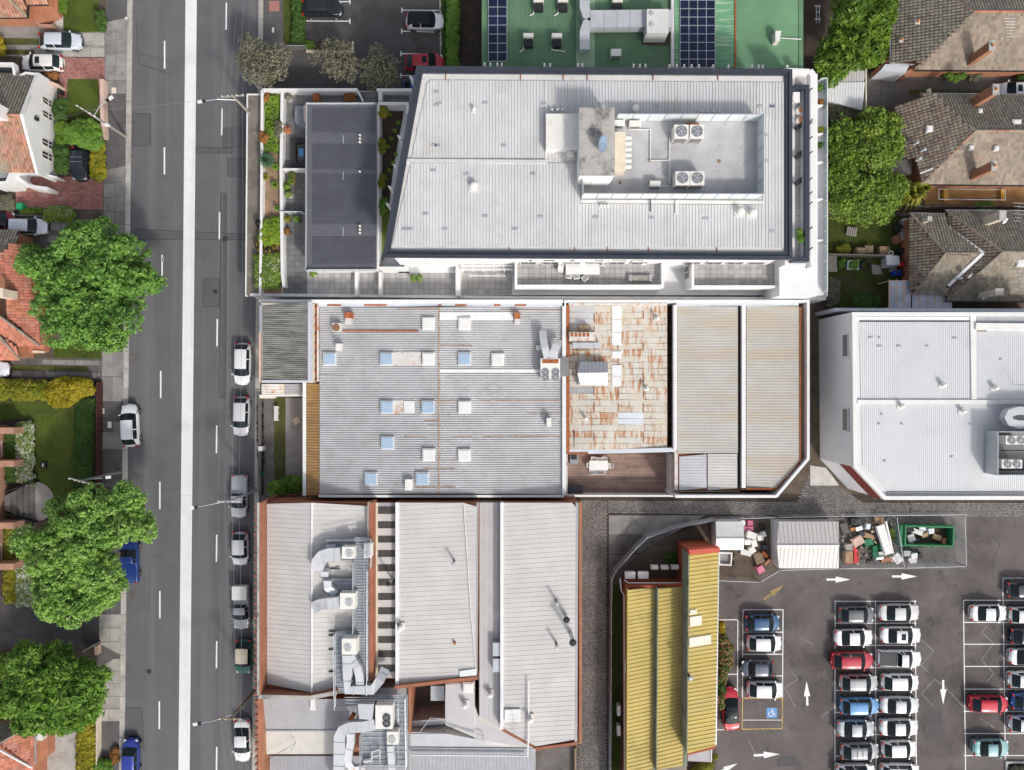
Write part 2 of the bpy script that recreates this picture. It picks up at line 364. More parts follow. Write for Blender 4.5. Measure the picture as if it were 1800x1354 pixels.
# ------------------------------------------------------------ ground, road, footpaths
struct('ground', MB().poly(ccw([Vector((x, y, -.06)) for x, y in ((-600, -600), (600, -600), (600, 600), (-600, 600))])), 'soil')
BIG = 40 * S
LK = lambda y: 233.5 - 14.5*(y - 0)/1354       # left kerb, photo px at road level
RK = lambda y: 455 - 11.5*y/1354               # right kerb
sheet('road', [(LK(-600), -600), (RK(-600), -600), (RK(1950), 1950), (LK(1950), 1950)], 0, 'road_asphalt')
def landblock(name, f, xo, sgn, mat):
    pts = [(f(-600) + sgn*9, -600), (f(1950) + sgn*9, 1950), (xo, 1950), (xo, -600)]
    p = ccw([W(x, y, 0) for x, y in pts]); mb = MB(); mb.loft([Vector((q.x, q.y, -.055)) for q in p], [Vector((q.x, q.y, G - .004)) for q in p], bottom=False)
    struct(name, mb, mat)
landblock('verge', LK, -900, -1, 'soil'); landblock('land', RK, 2700, 1, 'soil')
for nm, f, sgn in (('left_kerb', LK, -1), ('right_kerb', RK, 1)):
    root = None
    for i in range(-6, 44):          # kerb stones
        y0, y1 = i*36, i*36 + 35.4
        if y1 < -40 or y0 > 1400: continue
        mb = MB(); a0, a1 = f(y0), f(y1); b0, b1 = a0 + sgn*8.6, a1 + sgn*8.6
        p = ccw([W(x, y, 0) for x, y in ((a0, y0), (b0, y0), (b1, y1), (a1, y1))])
        mb.loft([Vector((q.x, q.y, -.05)) for q in p], [Vector((q.x, q.y, G + .012)) for q in p], bottom=False)
        o = mb.build('kerb' if root is None else 'kerb_stone', 'kerb_stone', root)
        if root is None: root = o; o['kind'] = 'structure'
# painted lines on the road, one part each
road = bpy.data.objects['road']
def line(pts, w, z, mat, parent, name='painted_line'):
    """a painted stripe w metres wide through photo pixels pts"""
    mb = MB()
    for (x0, y0), (x1, y1) in zip(pts, pts[1:]):
        a, b = W(x0, y0, z), W(x1, y1, z); d = (b - a).normalized(); n = Vector((-d.y, d.x, 0))*w/2
        mb.poly([a - n, b - n, b + n, a + n])
    return mb.build(name, mat, parent)
CS = lambda y: 336 - 12.5*y/1354
line([(CS(-500), -500), (CS(1900), 1900)], 1.27, .008, 'strip_white', road, 'centre_strip')
for x, y0, y1 in ((291, -112, -66), (289.3, 72, 121), (289, 259, 307), (286, 452, 460), (285, 448, 496), (282.5, 652, 700), (281, 847, 895), (281, 1039, 1087), (280, 1233, 1282)):
    line([(x, y0), (x, y1)], .17, .008, 'white_line', road, 'lane_dash')
for x, y0, y1 in ((398, 5, 52), (390.3, 191, 238), (386, 373, 421), (382, 561, 609), (381, 748, 797), (381, 940, 988), (381, 1127, 1175), (381, 1313, 1361)):
    line([(x, y0), (x - .6, y1)], .17, .008, 'white_line', road, 'lane_dash')
for pts in ([(234, 200), (265, 200), (265, 256), (233, 257)], [(391, 225), (433, 225), (433, 258), (391, 260)], [(400, 278), (432, 278), (432, 310), (400, 310)],
            [(345, 259), (408, 260), (408, 270), (345, 268)], [(357, 490), (386, 490), (386, 539), (357, 539)], [(220, 1244), (250, 1244), (253, 1316), (220, 1316)],
            [(238, 403), (440, 412), (440, 422), (238, 421)], [(388, 340), (398, 340), (396, 700), (386, 700)]):
    sheet('road_patch', pts, .0052 if pts[0] == (388, 340) else .004, 'patch_asphalt', road)
    line(pts + pts[:1], .05, .0065, 'tar', road, 'tar_seam')
line([(240, 40), (243, 112), (304, 132)], .05, .005, 'tar', road, 'tar_seam'); line([(243, 93), (300, 109)], .04, .005, 'tar', road, 'tar_seam')
for x, y in ((226.5, 633), (228, 1046), (231, 285)):     # drain lids by the kerb
    mb = MB(); mb.pbox(x, y - 7, x + 10, y + 7, .001, .014); o = mb.build('drain_lid', 'dark_concrete', road)

def slabs(parent, poly, nx, ny, z, mat, gap=.03, name='slab', thick=.05, skip=None):
    """paving slabs laid over a quad: every slab its own part"""
    a, b, c, d = [W(x, y, z) for x, y in poly]
    for i in range(nx):
        for j in range(ny):
            def P(u, v): return a.lerp(b, u).lerp(d.lerp(c, u), v)
            u0, u1, v0, v1 = i/nx, (i+1)/nx, j/ny, (j+1)/ny
            q = [P(u0, v0), P(u1, v0), P(u1, v1), P(u0, v1)]; ce = sum(q, Vector())/4
            q = [p + (ce - p).normalized()*gap for p in q]; q = ccw(q); t = random.uniform(-.004, .004)
            mb = MB(); mb.loft([p - Vector((0, 0, thick)) for p in q], [p + Vector((0, 0, t)) for p in q], bottom=False); mb.build(name, mat, parent)
def LI(y): return 185 - 14*y/1354
fp = sheet('footpath', [(LI(-300), -300), (LK(-300) - 8, -300), (LK(1700) - 8, 1700), (LI(1700), 1700)], G + .004, 'path_asphalt')
for y0, y1, m, nx, ny in ((50, 118, 'grey_slab', 2, 3), (118, 165, 'grey_slab', 2, 2), (300, 372, 'grey_slab', 2, 3), (372, 440, 'grey_slab', 2, 3), (618, 706, 'grey_slab', 2, 2), (706, 742, 'path_asphalt', 1, 1), (742, 790, 'grey_slab', 1, 1),
                           (1080, 1128, 'concrete', 2, 2), (1128, 1150, 'concrete', 2, 1), (1158, 1268, 'concrete', 2, 5)):
    slabs(fp, [(LI(y0) + .5, y0), (LK(y0) - 9, y0 - (9 if y0 in (50, 300) else 0)), (LK(y1) - 9, y1), (LI(y1) + .5, y1)], nx, ny, G + .03, m)
sheet('path_patch', [(185, 40), (226, 30), (226, 46), (185, 56)], G + .04, 'grey_slab', fp)
sheet('path_patch', [(171, 1130), (171, 1176), (212, 1152)], G + .042, 'dark_concrete', fp)
sheet('path_patch', [(190, 730), (199, 730), (199, 760), (176, 760), (176, 729)], G + .036, 'path_asphalt', fp)
for x, y, w, h, m in ((180, 723, 3.5, 5, 'cream'), (192.5, 747, 3.5, 5.5, 'white_paint'), (200, 159, 4, 5, 'cream'), (222, 32, 2, 2, 'white_paint')):
    mb = MB(); mb.pbox(x - w, y - h, x + w, y + h, G, G + .06); mb.build('service_cover', m, fp)
rf = sheet('right_footpath', [(RK(-300) + 9, -300), (498, -300), (498, 1700), (RK(1700) + 9, 1700)], G + .004, 'path_asphalt')
sheet('brick_patch', [(473, 2), (491, 2), (491, 20), (473, 20)], G + .008, 'brick_paver', rf)
mb = MB(); mb.box(*W(480, 53, G + .02), .22, .55, .03); mb.build('service_cover', 'white_paint', rf)

# car parks and lanes
sheet('side_car_park', [(532, -300), (778, -300), (775, 165), (455, 165), (462, 88), (535, 88)], G + .006, 'dark_asphalt')
cp = sheet('car_park', [(1262, 1010), (1420, 985), (1700, 985), (1700, 905), (2400, 905), (2400, 1700), (1235, 1700), (1258, 1330)], G + .006, 'park_asphalt')
lane = sheet('lane', [(1010, 868), (1600, 868), (2400, 872), (2400, 912), (1250, 912), (1120, 975), (1072, 1020), (1068, 1700), (1010, 1700)], G + .004, 'mulch')
def cobbles(parent, poly, su, sv, z, mat='bluestone', name='cobblestones', jit=.25):
    """stone setts in rows over a quad, joined into one stuff part"""
    a, b, c, d = [W(x, y, z) for x, y in poly]; Lu = (b - a).length; Lv = (d - a).length; nu, nv = int(Lu/su), int(Lv/sv); mb = MB()
    for j in range(nv):
        off = random.random()
        for i in range(nu):
            u0 = (i + (.5 if j % 2 else 0) + random.uniform(-jit, jit)*.3)/(nu + .5); u1 = u0 + (.9 + random.uniform(-jit, 0)*.3)/(nu + .5); v0 = (j + .05)/nv; v1 = (j + .95)/nv
            def P(u, v): return a.lerp(b, u).lerp(d.lerp(c, u), v)
            q = ccw([P(u0, v0), P(min(1, u1), v0), P(min(1, u1), v1), P(u0, v1)]); t = random.uniform(0, .02)
            ce = sum(q, Vector())/4; top = [p.lerp(ce, .12) + Vector((0, 0, .03 + t)) for p in q]
            mb.loft(q, top, bottom=False)
    o = mb.build(name, mat, parent); o['kind'] = 'stuff'; return o
cobbles(lane, [(1019, 880), (1068, 880), (1068, 1380), (1015, 1380)], .3, .2, G + .006)
cobbles(lane, [(1068, 880), (1600, 884), (1600, 909), (1068, 902)], .28, .2, G + .006)
cobbles(lane, [(1600, 884), (1830, 884), (1830, 908), (1600, 909)], .28, .2, G + .006)
cobbles(lane, [(1420, 835), (1480, 858), (1520, 884), (1400, 884)], .3, .2, G + .006)
slabs(lane, [(1070, 906), (1240, 906), (1180, 940), (1070, 940)], 4, 1, G + .05, 'grey_slab'); slabs(lane, [(1070, 940), (1178, 940), (1125, 972), (1070, 975)], 3, 1, G + .05, 'dark_concrete')
slabs(lane, [(1070, 975), (1121, 975), (1085, 1010), (1070, 1020)], 1, 1, G + .05, 'dark_concrete')
slabs(lane, [(1424, 818), (1452, 822), (1476, 854), (1424, 854)], 1, 1, G + .06, 'pale_concrete')

# parking bays, arrows and old zigzag lines
PZ = G + .011
def grid(x0, x1, rows, m='white_line'):
    for y in rows: line([(x0, y), (x1, y)], .1, PZ, m, cp, 'bay_line')
rowsA = (1057.2, 1095.7, 1134.6, 1174, 1213.7, 1252.6, 1291.2, 1329.2, 1368)
grid(1468, 1611, rowsA)
for xs in ((1468, 1467.5), (1538.8, 1540), (1608.5, 1611.5)): line([(xs[0], 1055), (xs[1], 1400)], .1, PZ + .004, 'white_line', cp, 'bay_line')
rowsB = (1055.4, 1094.3, 1132.7, 1171.7, 1211.6, 1250.8, 1289.6, 1328.4)
grid(1694, 1830, rowsB)
for xs in ((1693.5, 1698), (1763.5, 1768)): line([(xs[0], 1055), (xs[1], 1400)], .1, PZ + .004, 'white_line', cp, 'bay_line')
line([(1763, 1055), (1763, 1016.5), (1840, 1016.5)], .1, PZ, 'white_line', cp, 'bay_line')
grid(1306, 1376.5, (1072, 1111.4, 1150.4, 1188.3)); line([(1306, 1072), (1305, 1227)], .1, PZ + .004, 'white_line', cp, 'bay_line'); line([(1376.5, 1072), (1375.5, 1227)], .1, PZ + .004, 'white_line', cp, 'bay_line')
line([(1305.5, 1227.5), (1375.5, 1227.5), (1375, 1281), (1304.5, 1282), (1305.5, 1227.5)], .11, PZ, 'yellow_line', cp, 'accessible_bay_line')
line([(1306, 1266), (1374, 1266)], .07, PZ + .004, 'white_line', cp, 'bay_line')
line([(1263, 1090), (1297, 1089.5), (1296, 1281)], .1, PZ, 'white_line', cp, 'bay_line'); line([(1263, 1185.5), (1296, 1185.5)], .1, PZ + .004, 'white_line', cp, 'bay_line'); line([(1258, 1283), (1282, 1283)], .1, PZ, 'white_line', cp, 'bay_line')
mb = MB(); mb.poly(ccw([W(x, y, PZ) for x, y in ((1347.5, 1244.5), (1366, 1244.5), (1366, 1262.5), (1347.5, 1262.5))])); sy = mb.build('accessible_sign', 'sign_blue', cp)
mb = MB()                                                    # wheelchair symbol
zc = PZ + .005; c0 = W(1355.3, 1255.2, zc)
for k in range(14):
    a0 = math.radians(110 + k*19); a1 = a0 + math.radians(19)
    mb.poly([c0 + Vector((math.cos(a)*r, math.sin(a)*r, 0)) for a, r in ((a0, .24), (a0, .31), (a1, .31), (a1, .24))][::-1])
for (x0, y0), (x1, y1) in (((1357, 1248.6), (1356.6, 1254)), ((1356.6, 1254), (1360.8, 1254)), ((1360.8, 1254), (1362.3, 1258.2)), ((1357, 1251.2), (1360.3, 1251.2))):
    a, b = W(x0, y0, zc), W(x1, y1, zc); d = (b-a).normalized(); n = Vector((-d.y, d.x, 0))*.045; mb.poly([a-n, b-n, b+n, a+n])
mb.poly([W(1357, 1247.4, zc) + Vector((.085*math.cos(t*math.pi/5), .085*math.sin(t*math.pi/5), 0)) for t in range(10)])
mb.build('wheelchair_symbol', 'white_line', sy)
def arrow(x, y, ang, mat, L=42):
    """painted arrow: shaft and long head; ang 0 = right in the photo, 90 = up"""
    a = math.radians(ang); c, s = math.cos(a), math.sin(a); o = W(x, y, PZ + .002); k = L/S
    T = lambda u, v: o + Vector((u*k*c - v*k*s, u*k*s + v*k*c, 0))
    mb = MB(); mb.poly([T(-.5, -.045), T(-.12, -.045), T(-.12, .045), T(-.5, .045)]); mb.poly([T(-.12, -.13), T(.5, 0), T(-.12, .13)]); return mb.build('painted_arrow', mat, cp)
arrow(1474, 1019, 0, 'white_line'); arrow(1590, 1013.5, 0, 'white_line', 44); arrow(1348, 1327, 3, 'white_line', 46); arrow(1418.5, 1219, 92, 'white_line', 43); arrow(1658, 1217, -90, 'white_line', 43)
arrow(1361, 1041, 36, M('faded_yellow', (.33, .24, .09), .8, var=.2, dirt=((.14, .12, .1), .8, 1.8, .47)), 46); arrow(1278, 1351, 25, 'white_line', 40)
for pts in ([(1617, 1123), (1641, 1144), (1619, 1170), (1634, 1184)], [(1620, 1220), (1643, 1194), (1655, 1203)], [(1620, 1220), (1642, 1243)], [(1738, 1098), (1725, 1112), (1747, 1131), (1725, 1160), (1747, 1184), (1736, 1197)],
            [(1388, 1177), (1402, 1195), (1380, 1209), (1398, 1243)], [(1442, 1262), (1462, 1246)], [(1660, 1206), (1695, 1245)], [(1722, 1262), (1748, 1280)], [(1315, 1300), (1330, 1330)], [(1405, 1120), (1430, 1134)]):
    line(pts, .06, PZ - .003, 'worn_line', cp, 'worn_line')
side = bpy.data.objects['side_car_park']
for x0, y0, x1, y1, t in ((594, 3, 615, 3, 615), (537, 37, 615, 37.5, 615), (706.5, 18, 771, 18.5, 706.5), (706, 55, 771, 56.5, 706), (705, 94.5, 770, 95.5, 705), (704.5, 133, 735, 133, 704.5)):
    line([(x0, y0), (x1, y1)], .11, PZ, 'white_line', side, 'bay_line'); yy = y0 if t == x0 else y1
    line([(t, yy - 4.5), (t, yy + 4.5)], .13, PZ + .004, 'white_line', side, 'bay_line')

def discs(parent, spots, z, mat, name):
    for x, y, r in spots:
        c = W(x, y, z); q = random.Random(int(x*7 + y)); MB().poly([c + Vector((math.cos(a*.5236)*r*q.uniform(.75, 1.2), math.sin(a*.5236)*r*q.uniform(.75, 1.2), 0)) for a in range(12)]).build(name, mat, parent)
discs(road, ((378, 513, .3), (395, 420, .3), (262, 1180, .3)), .0085, 'tar', 'manhole'); discs(cp, ((1408, 1192, .3), (1431, 1206, .35), (1420, 1210, .2)), PZ, 'tar', 'manhole')
line([(1742, 940), (1758, 958), (1745, 985), (1745, 1015)], .05, PZ - .001, 'tar', cp, 'crack')
# ------------------------------------------------------------ vehicles
def car_parts(kind, L, wd, ht, root, roof_mat='car_paint', rails=False, sunroof=False):
    """body, glass, roof, lamps, mirrors and wheels of one car, built nose along +x at the origin under root"""
    hw = wd/2; R = ht - .02
    T = {'sedan': (.23, .41, .67, .84, .96), 'hatch': (.2, .38, .79, .95, .985), 'suv': (.21, .37, .82, .95, .985), 'wagon': (.21, .38, .84, .96, .985), 'ute': (.23, .375, .53, .57, .995), 'mini': (.22, .35, .79, .95, .985)}[kind]
    wb_, wt, rt, rb, tl = T; hood = .62*ht if kind in ('suv', 'ute') else .64*ht; belt = hood - .01; deck = .68*ht if kind == 'sedan' else (.6*ht if kind == 'ute' else .66*ht)
    rw = hw*(.74 if kind != 'mini' else .76); X = lambda t: L/2 - t*L
    # station: t, half width, belt z, centre z, cabin factor
    st = [(0, .5, .42*ht, .44*ht, 0), (.012, .7, .47*ht, .49*ht, 0), (.05, .88, hood*.86, hood*.89, 0), (.12, .965, hood*.93, hood*.965, 0), ((.12+wb_)/2, 1, hood*.97, hood, 0), (wb_, 1, belt, hood + .02, 0),
          (wt, 1, belt + .01, R - .01, 1), ((wt+.03), 1, belt + .01, R + .005, 1), ((wt*.5+rt*.5) - .012, 1, belt + .015, R + .02, 1), ((wt*.5+rt*.5) + .012, 1, belt + .015, R + .02, 1), (rt - .03, .995, belt + .02, R - .0, 1), (rt, .99, belt + .02, R - .03, 1)]
    if kind == 'sedan': st += [(rb, .98, deck - .02, deck + .01, 0), ((rb+tl)/2, .97, deck - .03, deck, 0), (tl, .9, deck - .05, deck - .02, 0), (.99, .78, deck - .12, deck - .1, 0), (1, .62, .45*ht, .46*ht, 0)]
    elif kind == 'ute': st += [(rb, .99, deck, deck + .01, 0), (.75, .98, deck, deck + .01, 0), (.97, .97, deck, deck + .005, 0), (.99, .94, deck - .05, deck - .04, 0), (1, .88, .45*ht, .46*ht, 0)]
    else: st += [(rb, .96, belt - .02, belt + .06, .25), (tl, .85, belt - .12, belt - .08, 0), (1, .7, .45*ht, .46*ht, 0)]
    V = []; K = 9
    for t, w_, zb, zc, cb in st:
        h_ = hw*w_; z4 = (1-cb)*(zb + .6*(zc - zb)) + cb*(zc - .07); y4 = (1-cb)*h_*.86 + cb*rw
        half = [(h_*.9, .2), (h_*.975, .33), (h_, .62*zb), (h_*.965, zb - .03), (h_*.93, zb), (y4, z4), (y4*.88, zc - .012 - .01*(1-cb)), (y4*.45, zc), (0, zc + .008)]
        k_ = float(np.interp(t, (0, wb_, wt, .55, rt, rb, 1), (.34, .16, .05, 0, -.04, -.08, -.2))) if kind != 'ute' or t < .5 else 0
        xo = lambda y: X(t) - k_*(y/hw)**2
        V.append([(xo(y), y, z) for y, z in half] + [(xo(y), -y, z) for y, z in half[-2::-1]])
    n = len(V[0]); idx = lambda i, k: i*n + k; flat = [p for s in V for p in s]
    ts = [s[0] for s in st]; iw = ts.index(wb_); it = ts.index(wt); irt = ts.index(rt); irb = ts.index(rb)
    reg = {'body': [], 'windscreen': [], 'rear_window': [], 'side_window': [], 'roof': []}
    for i in range(len(st) - 1):
        for k in range(n - 1):
            kk = k if k < n//2 else n - 2 - k; f = (idx(i, k), idx(i, k+1), idx(i+1, k+1), idx(i+1, k)); r = 'body'
            if i == iw and kk >= 5: r = 'windscreen'
            elif i == irt and kk >= 5: r = 'rear_window'
            elif it <= i < irt and kk >= 5: r = 'roof'
            elif kk == 4 and ((iw <= i < irt and not (st[i+1][0] - st[i][0] < .03 and i > it) ) or (i == irt and kind in ('sedan',))): r = 'side_window'
            reg[r].append(f)
    reg['body'].append(tuple(idx(0, k) for k in range(n))); reg['body'].append(tuple(idx(len(st)-1, k) for k in range(n-1, -1, -1)))
    out = {}
    for r, mt in (('body', 'car_paint'), ('roof', roof_mat), ('windscreen', 'car_glass'), ('rear_window', 'car_glass')):
        used = sorted({i for f in reg[r] for i in f}); mp = {u: j for j, u in enumerate(used)}; mb = MB(); mb.add([flat[u] for u in used], [tuple(mp[i] for i in f) for f in reg[r]])
        out[r] = mb.build(r, mt, root, smooth=True)
    for sgn in (1, -1):
        fs = [f for f in reg['side_window'] if (flat[f[0]][1] > 0) == (sgn > 0)]; used = sorted({i for f in fs for i in f}); mp = {u: j for j, u in enumerate(used)}
        mb = MB(); mb.add([flat[u] for u in used], [tuple(mp[i] for i in f) for f in fs]); mb.build('side_window', 'car_glass', root, smooth=True)
        mb = MB(); mb.box(X(wb_) - .2, sgn*(hw + .07), belt + .06, .13, .2, .13); out.setdefault('mirror', []).append(mb.build('mirror', 'car_paint', root))
        mb = MB(); mb.box(X(.07), sgn*hw*.68, hood*.76, .3, hw*.34, .13, rz=-sgn*.5); mb.build('headlight', 'head_lamp', root)
        mb = MB(); zt = (deck if kind in ('sedan', 'ute') else belt)*.92; mb.box(X(.976), sgn*hw*.78, zt - .02, .16, hw*.28, .2 if kind != 'sedan' else .14, rz=sgn*.3); mb.build('tail_light', 'tail_lamp', root)
        for t in (.19, .81):
            mb = MB(); c = Vector((X(t), sgn*(hw - .1), .32)); mb.tube([c + Vector((0, -.115, 0)), c + Vector((0, .115, 0))], .325, 14); wh = mb.build('wheel', 'black_rubber', root)
            mb = MB(); mb.tube([c + Vector((0, sgn*.05, 0)), c + Vector((0, sgn*.125, 0))], .2, 10); mb.build('rim', 'rim_metal', wh)
        if rails:
            mb = MB(); mb.tube([(X(wt + .04), sgn*rw*.9, R), (X(wt + .07), sgn*rw*.92, R + .07), (X(rt - .06), sgn*rw*.92, R + .07), (X(rt - .03), sgn*rw*.9, R)], .025, 5); mb.build('roof_rail', 'rim_metal' if rails == 1 else 'plastic_black', root)
    mb = MB(); mb.box(0, 0, .25, L*.86, wd*.82, .22); mb.build('underbody', 'black_rubber', root)
    mb = MB(); mb.box(X(.004), 0, .36, .06, wd*.42, .16); mb.build('grille', 'plastic_black', root)
    if sunroof: mb = MB(); mb.box(X(wt + .1), 0, R + .022, .5, rw*1.1, .02); mb.build('sunroof', 'car_glass', root)
    if kind == 'ute':
        a = X(rb) - .08; b = X(.975)
        if sunroof is None: mb = MB(); mb.box((a+b)/2, 0, deck + .03, a - b, wd*.86, .06); mb.build('tray_cover', 'plastic_black', root)
    if rails == 3:
        for t in (.5, .64): mb = MB(); mb.tube([(X(t), -rw, R + .09), (X(t), rw, R + .09)], .03, 5); mb.build('roof_bar', 'rim_metal', root)
    for p in [out['body']] + out['mirror'] + ([out['roof']] if roof_mat == 'car_paint' else []): p['paint'] = 1
    return root
PROTO = {}
WHITE, SILVER, GREY, DARK, BLACK, RED = (.8, .81, .82), (.5, .53, .56), (.25, .27, .29), (.06, .068, .075), (.02, .023, .028), (.5, .02, .03)
def car(kind, px, py, ang, col, label, group=None, L=4.4, wd=1.8, ht=1.45, z=G, roof='car_paint', rails=False, sunroof=False, scale=1., name='parked_car', roof_col=None):
    """ang 0 = nose to the right of the photo, 90 = up; px, py = middle of the car in the photo"""
    key = (kind, L, wd, ht, roof, rails, sunroof); c = W(px, py, z + .8); loc = (c.x, c.y, z)
    if key not in PROTO:
        r = thing(name, label, 'car', (0, 0, 0), group); car_parts(kind, L, wd, ht, r, roof, rails, sunroof); PROTO[key] = r
    else:
        r = copy_tree(PROTO[key]); tag(r, label, 'car', group); r.name = name
        if not group and 'group' in r: del r['group']
    r.location = loc; r.rotation_euler = (0, 0, math.radians(ang + random.Random(int(px*31 + py)).uniform(-1.4, 1.4)))
    for o in r.children:
        if o.get('paint'): o.color = (*col, 1)
        if roof_col and o.name.startswith('roof') and not o.name.startswith('roof_'): o.color = (*roof_col, 1)
    return r
GP, GS = 'cars in the big car park', 'cars parked along the right kerb'
# big car park, left column
car('hatch', 1341, 1095, 0, (.03, .09, .2), 'dark blue hatchback at the head of the short left column beside the yellow roof', GP, 3.9)
car('hatch', 1344, 1131, 0, (.8, .8, .8), 'white hatchback directly below the dark blue hatchback in the short left column', GP, 3.9)
car('hatch', 1331, 1175, 180, (.09, .11, .15), 'slate grey hatchback parked nose left between two white hatchbacks', GP, 3.6, ht=1.5)
car('hatch', 1345.5, 1213, 0, (.79, .8, .82), 'white hatchback just above the yellow accessible bay', GP, 4.05)
car('sedan', 1284.5, 1246, 92, (.5, .015, .03), 'bright red car with black glass roof beside the flowering hedge', GP, 4.8, roof='car_glass')
# middle double column
car('hatch', 1506, 1081, 0, (.14, .15, .16), 'dark grey hatchback in the top left bay of the double row', GP, 4.0)
car('sedan', 1501, 1121, 0, WHITE, 'white sedan with dark rear glass above the red four wheel drive', GP, 4.3)
car('suv', 1498, 1161, 0, (.42, .02, .04), 'crimson four wheel drive with black roof rails overhanging its bay to the left', GP, 4.75, ht=1.65, rails=2, wd=1.85)
car('hatch', 1510, 1201, 0, (.4, .41, .42), 'silver hatchback between the crimson car and the bright blue car', GP, 4.3, rails=2)
car('suv', 1511, 1241, 0, (.1, .27, .52), 'bright sky blue compact four wheel drive in the double row', GP, 4.4, ht=1.65)
car('sedan', 1505, 1281, 0, (.36, .4, .42), 'silver grey sedan directly below the sky blue car', GP, 4.25)
car('hatch', 1512, 1321, 0, (.3, .31, .33), 'grey hatchback with two bright bars across its roof', GP, 4.3, rails=3)
car('suv', 1504, 1358, 0, WHITE, 'white car cut by the bottom edge under the hatchback with roof bars', GP, 4.4, ht=1.65)
car('sedan', 1581, 1077, 0, (.6, .6, .59), 'silver white sedan in the top right bay of the double row', GP, 4.55)
car('sedan', 1584, 1117, 0, (.79, .8, .8), 'white sedan with a small dark sunroof above the utility', GP, 4.55, sunroof=True)
car('ute', 1582, 1158, 0, (.79, .8, .82), 'white utility with a flat black tray cover', GP, 4.85, ht=1.6, sunroof=None)
car('hatch', 1583, 1200, 0, WHITE, 'white hatchback directly below the white utility', GP, 4.2)
car('sedan', 1582, 1240, 0, (.56, .59, .61), 'pale silver sedan right of the sky blue car', GP, 4.4)
car('sedan', 1581, 1279, 0, (.68, .69, .69), 'off white sedan right of the silver grey sedan', GP, 4.35)
car('hatch', 1581, 1317, 0, (.77, .79, .79), 'short white hatchback right of the car with roof bars', GP, 3.9)
car('wagon', 1583, 1358, 0, WHITE, 'white car cut by the bottom edge, right one of the bottom pair', GP, 4.4)
# right block
car('sedan', 1738.5, 1078, 0, WHITE, 'white sedan alone in the top bay of the right block', GP, 4.1)
car('hatch', 1739, 1238, 0, (.5, .01, .03), 'bright red hatchback between empty bays of the right block', GP, 4.4)
car('sedan', 1742.5, 1315, 0, (.22, .42, .43), 'pale teal sedan near the bottom right corner', GP, 4.1)
car('hatch', 1804, 1037, 0, (.06, .07, .08), 'black hatchback with sunroof in the uppermost bay at the right edge', GP, 4.2, sunroof=True)
car('wagon', 1809, 1082, 0, (.76, .77, .76), 'white wagon at the right edge beside the white sedan', GP, 4.4)
car('hatch', 1810, 1119, 0, (.03, .04, .07), 'very dark blue hatchback at the right edge', GP, 4.2)
car('sedan', 1808, 1155, 0, (.77, .78, .8), 'white sedan at the right edge below the very dark blue hatchback', GP, 4.3)
car('hatch', 1807, 1195, 0, (.74, .76, .77), 'white hatchback at the right edge just above the cobalt blue car', GP, 4.3)
car('hatch', 1812, 1233, 0, (.02, .1, .36), 'cobalt blue car at the right edge right of the bright red hatchback', GP, 4.2)
car('hatch', 1808, 1273, 0, (.6, .63, .66), 'silver hatchback at the right edge just below the cobalt blue car', GP, 4.3, rails=2)
# street
car('wagon', 425.5, 640, 270, (.82, .82, .82), 'white wagon nearest the corrugated front building at the right kerb', GS, 4.75, z=0, wd=1.8)
car('wagon', 423.5, 732, 270, (.62, .62, .64), 'pale silver wagon second down the right kerb', GS, 4.45, z=0)
car('ute', 420, 873, 270, (.4, .41, .44), 'silver grey twin cab with a white tail under the lower middle street lamp', GS, 4.8, z=0, ht=1.6)
car('mini', 421.5, 965, 270, (.66, .68, .7), 'small white hatchback with dark rear beside the brick parapet', GS, 3.75, z=0)
u = car('ute', 424, 1068, 270, (.3, .32, .36), 'grey utility with a square white canopy over its tray', GS, 4.95, z=0, ht=1.6, sunroof=0)
mb = MB(); mb.box(-1.75, 0, 1.02, 1.5, 1.62, .75); mb.build('canopy', 'white_paint', None, origin=(0, 0, 0)).parent = u
car('mini', 427.5, 1155, 270, (.02, .13, .09), 'small dark green hatchback with a cream white roof', GS, 3.85, z=0, roof='cream')
car('sedan', 425.5, 1303, 270, WHITE, 'white sedan at the bottom of the right kerb below the crossarm pole', GS, 4.75, z=0)
car('suv', 228.5, 748, 92, (.78, .8, .82), 'white four wheel drive with roof rails half on the left kerb', None, 4.8, z=.04, ht=1.65, rails=1)
car('ute', 228, 986, 90, (.02, .05, .22), 'royal blue utility half hidden under the tree at the left kerb', None, 5.0, z=0, ht=1.6)
car('hatch', 229, 1333, 90, (.025, .045, .3), 'deep blue hatchback parked at the left kerb at the bottom edge', None, 4.4, z=0)
# driveways and top car park
car('hatch', 105, 72, 0, (.6, .65, .72), 'pale silver hatchback on the concrete driveway at the top left', None, 4.75)
car('wagon', 73, 110, 180, (.78, .77, .74), 'cream white car with a dark sunroof on the red brick drive', None, 4.6, sunroof=True)
car('wagon', 139.5, 288, 270, (.012, .018, .026), 'black wagon with silver roof bars parked between the hedges', None, 3.75, rails=3)
car('wagon', 46, 398, 0, (.7, .74, .8), 'silver white wagon in the drive beside the large tree', None, 4.6)
car('hatch', -4, 386, 0, (.2, .01, .02), 'dark red car cut by the left edge', None, 2.2 + 1.6)
car('hatch', -18, 649, 0, (.7, .73, .77), 'silver white car cut by the left edge at the concrete strip drive', None, 4.2)
car('suv', 567, 15, 0, (.018, .022, .026), 'black four wheel drive in the upper car park at the top edge', None, 4.5, ht=1.75)
car('suv', 746.5, 37, 0, (.76, .78, .79), 'white car with a black roof in the upper car park', None, 4.25, roof='car_glass', ht=1.6)
car('hatch', 746, 109, 0, (.46, .02, .035), 'red hatchback with sunroof beside the green roofed building', None, 4.35, sunroof=True)
car('hatch', 742, 148, 0, (.03, .1, .36), 'blue car mostly hidden under the corner of the apartment roof', None, 4.3)
car('wagon', 1788, 159, 180, (.74, .76, .8), 'white car on the side drive between the two tiled roofs at the right', None, 4.4, sunroof=True)
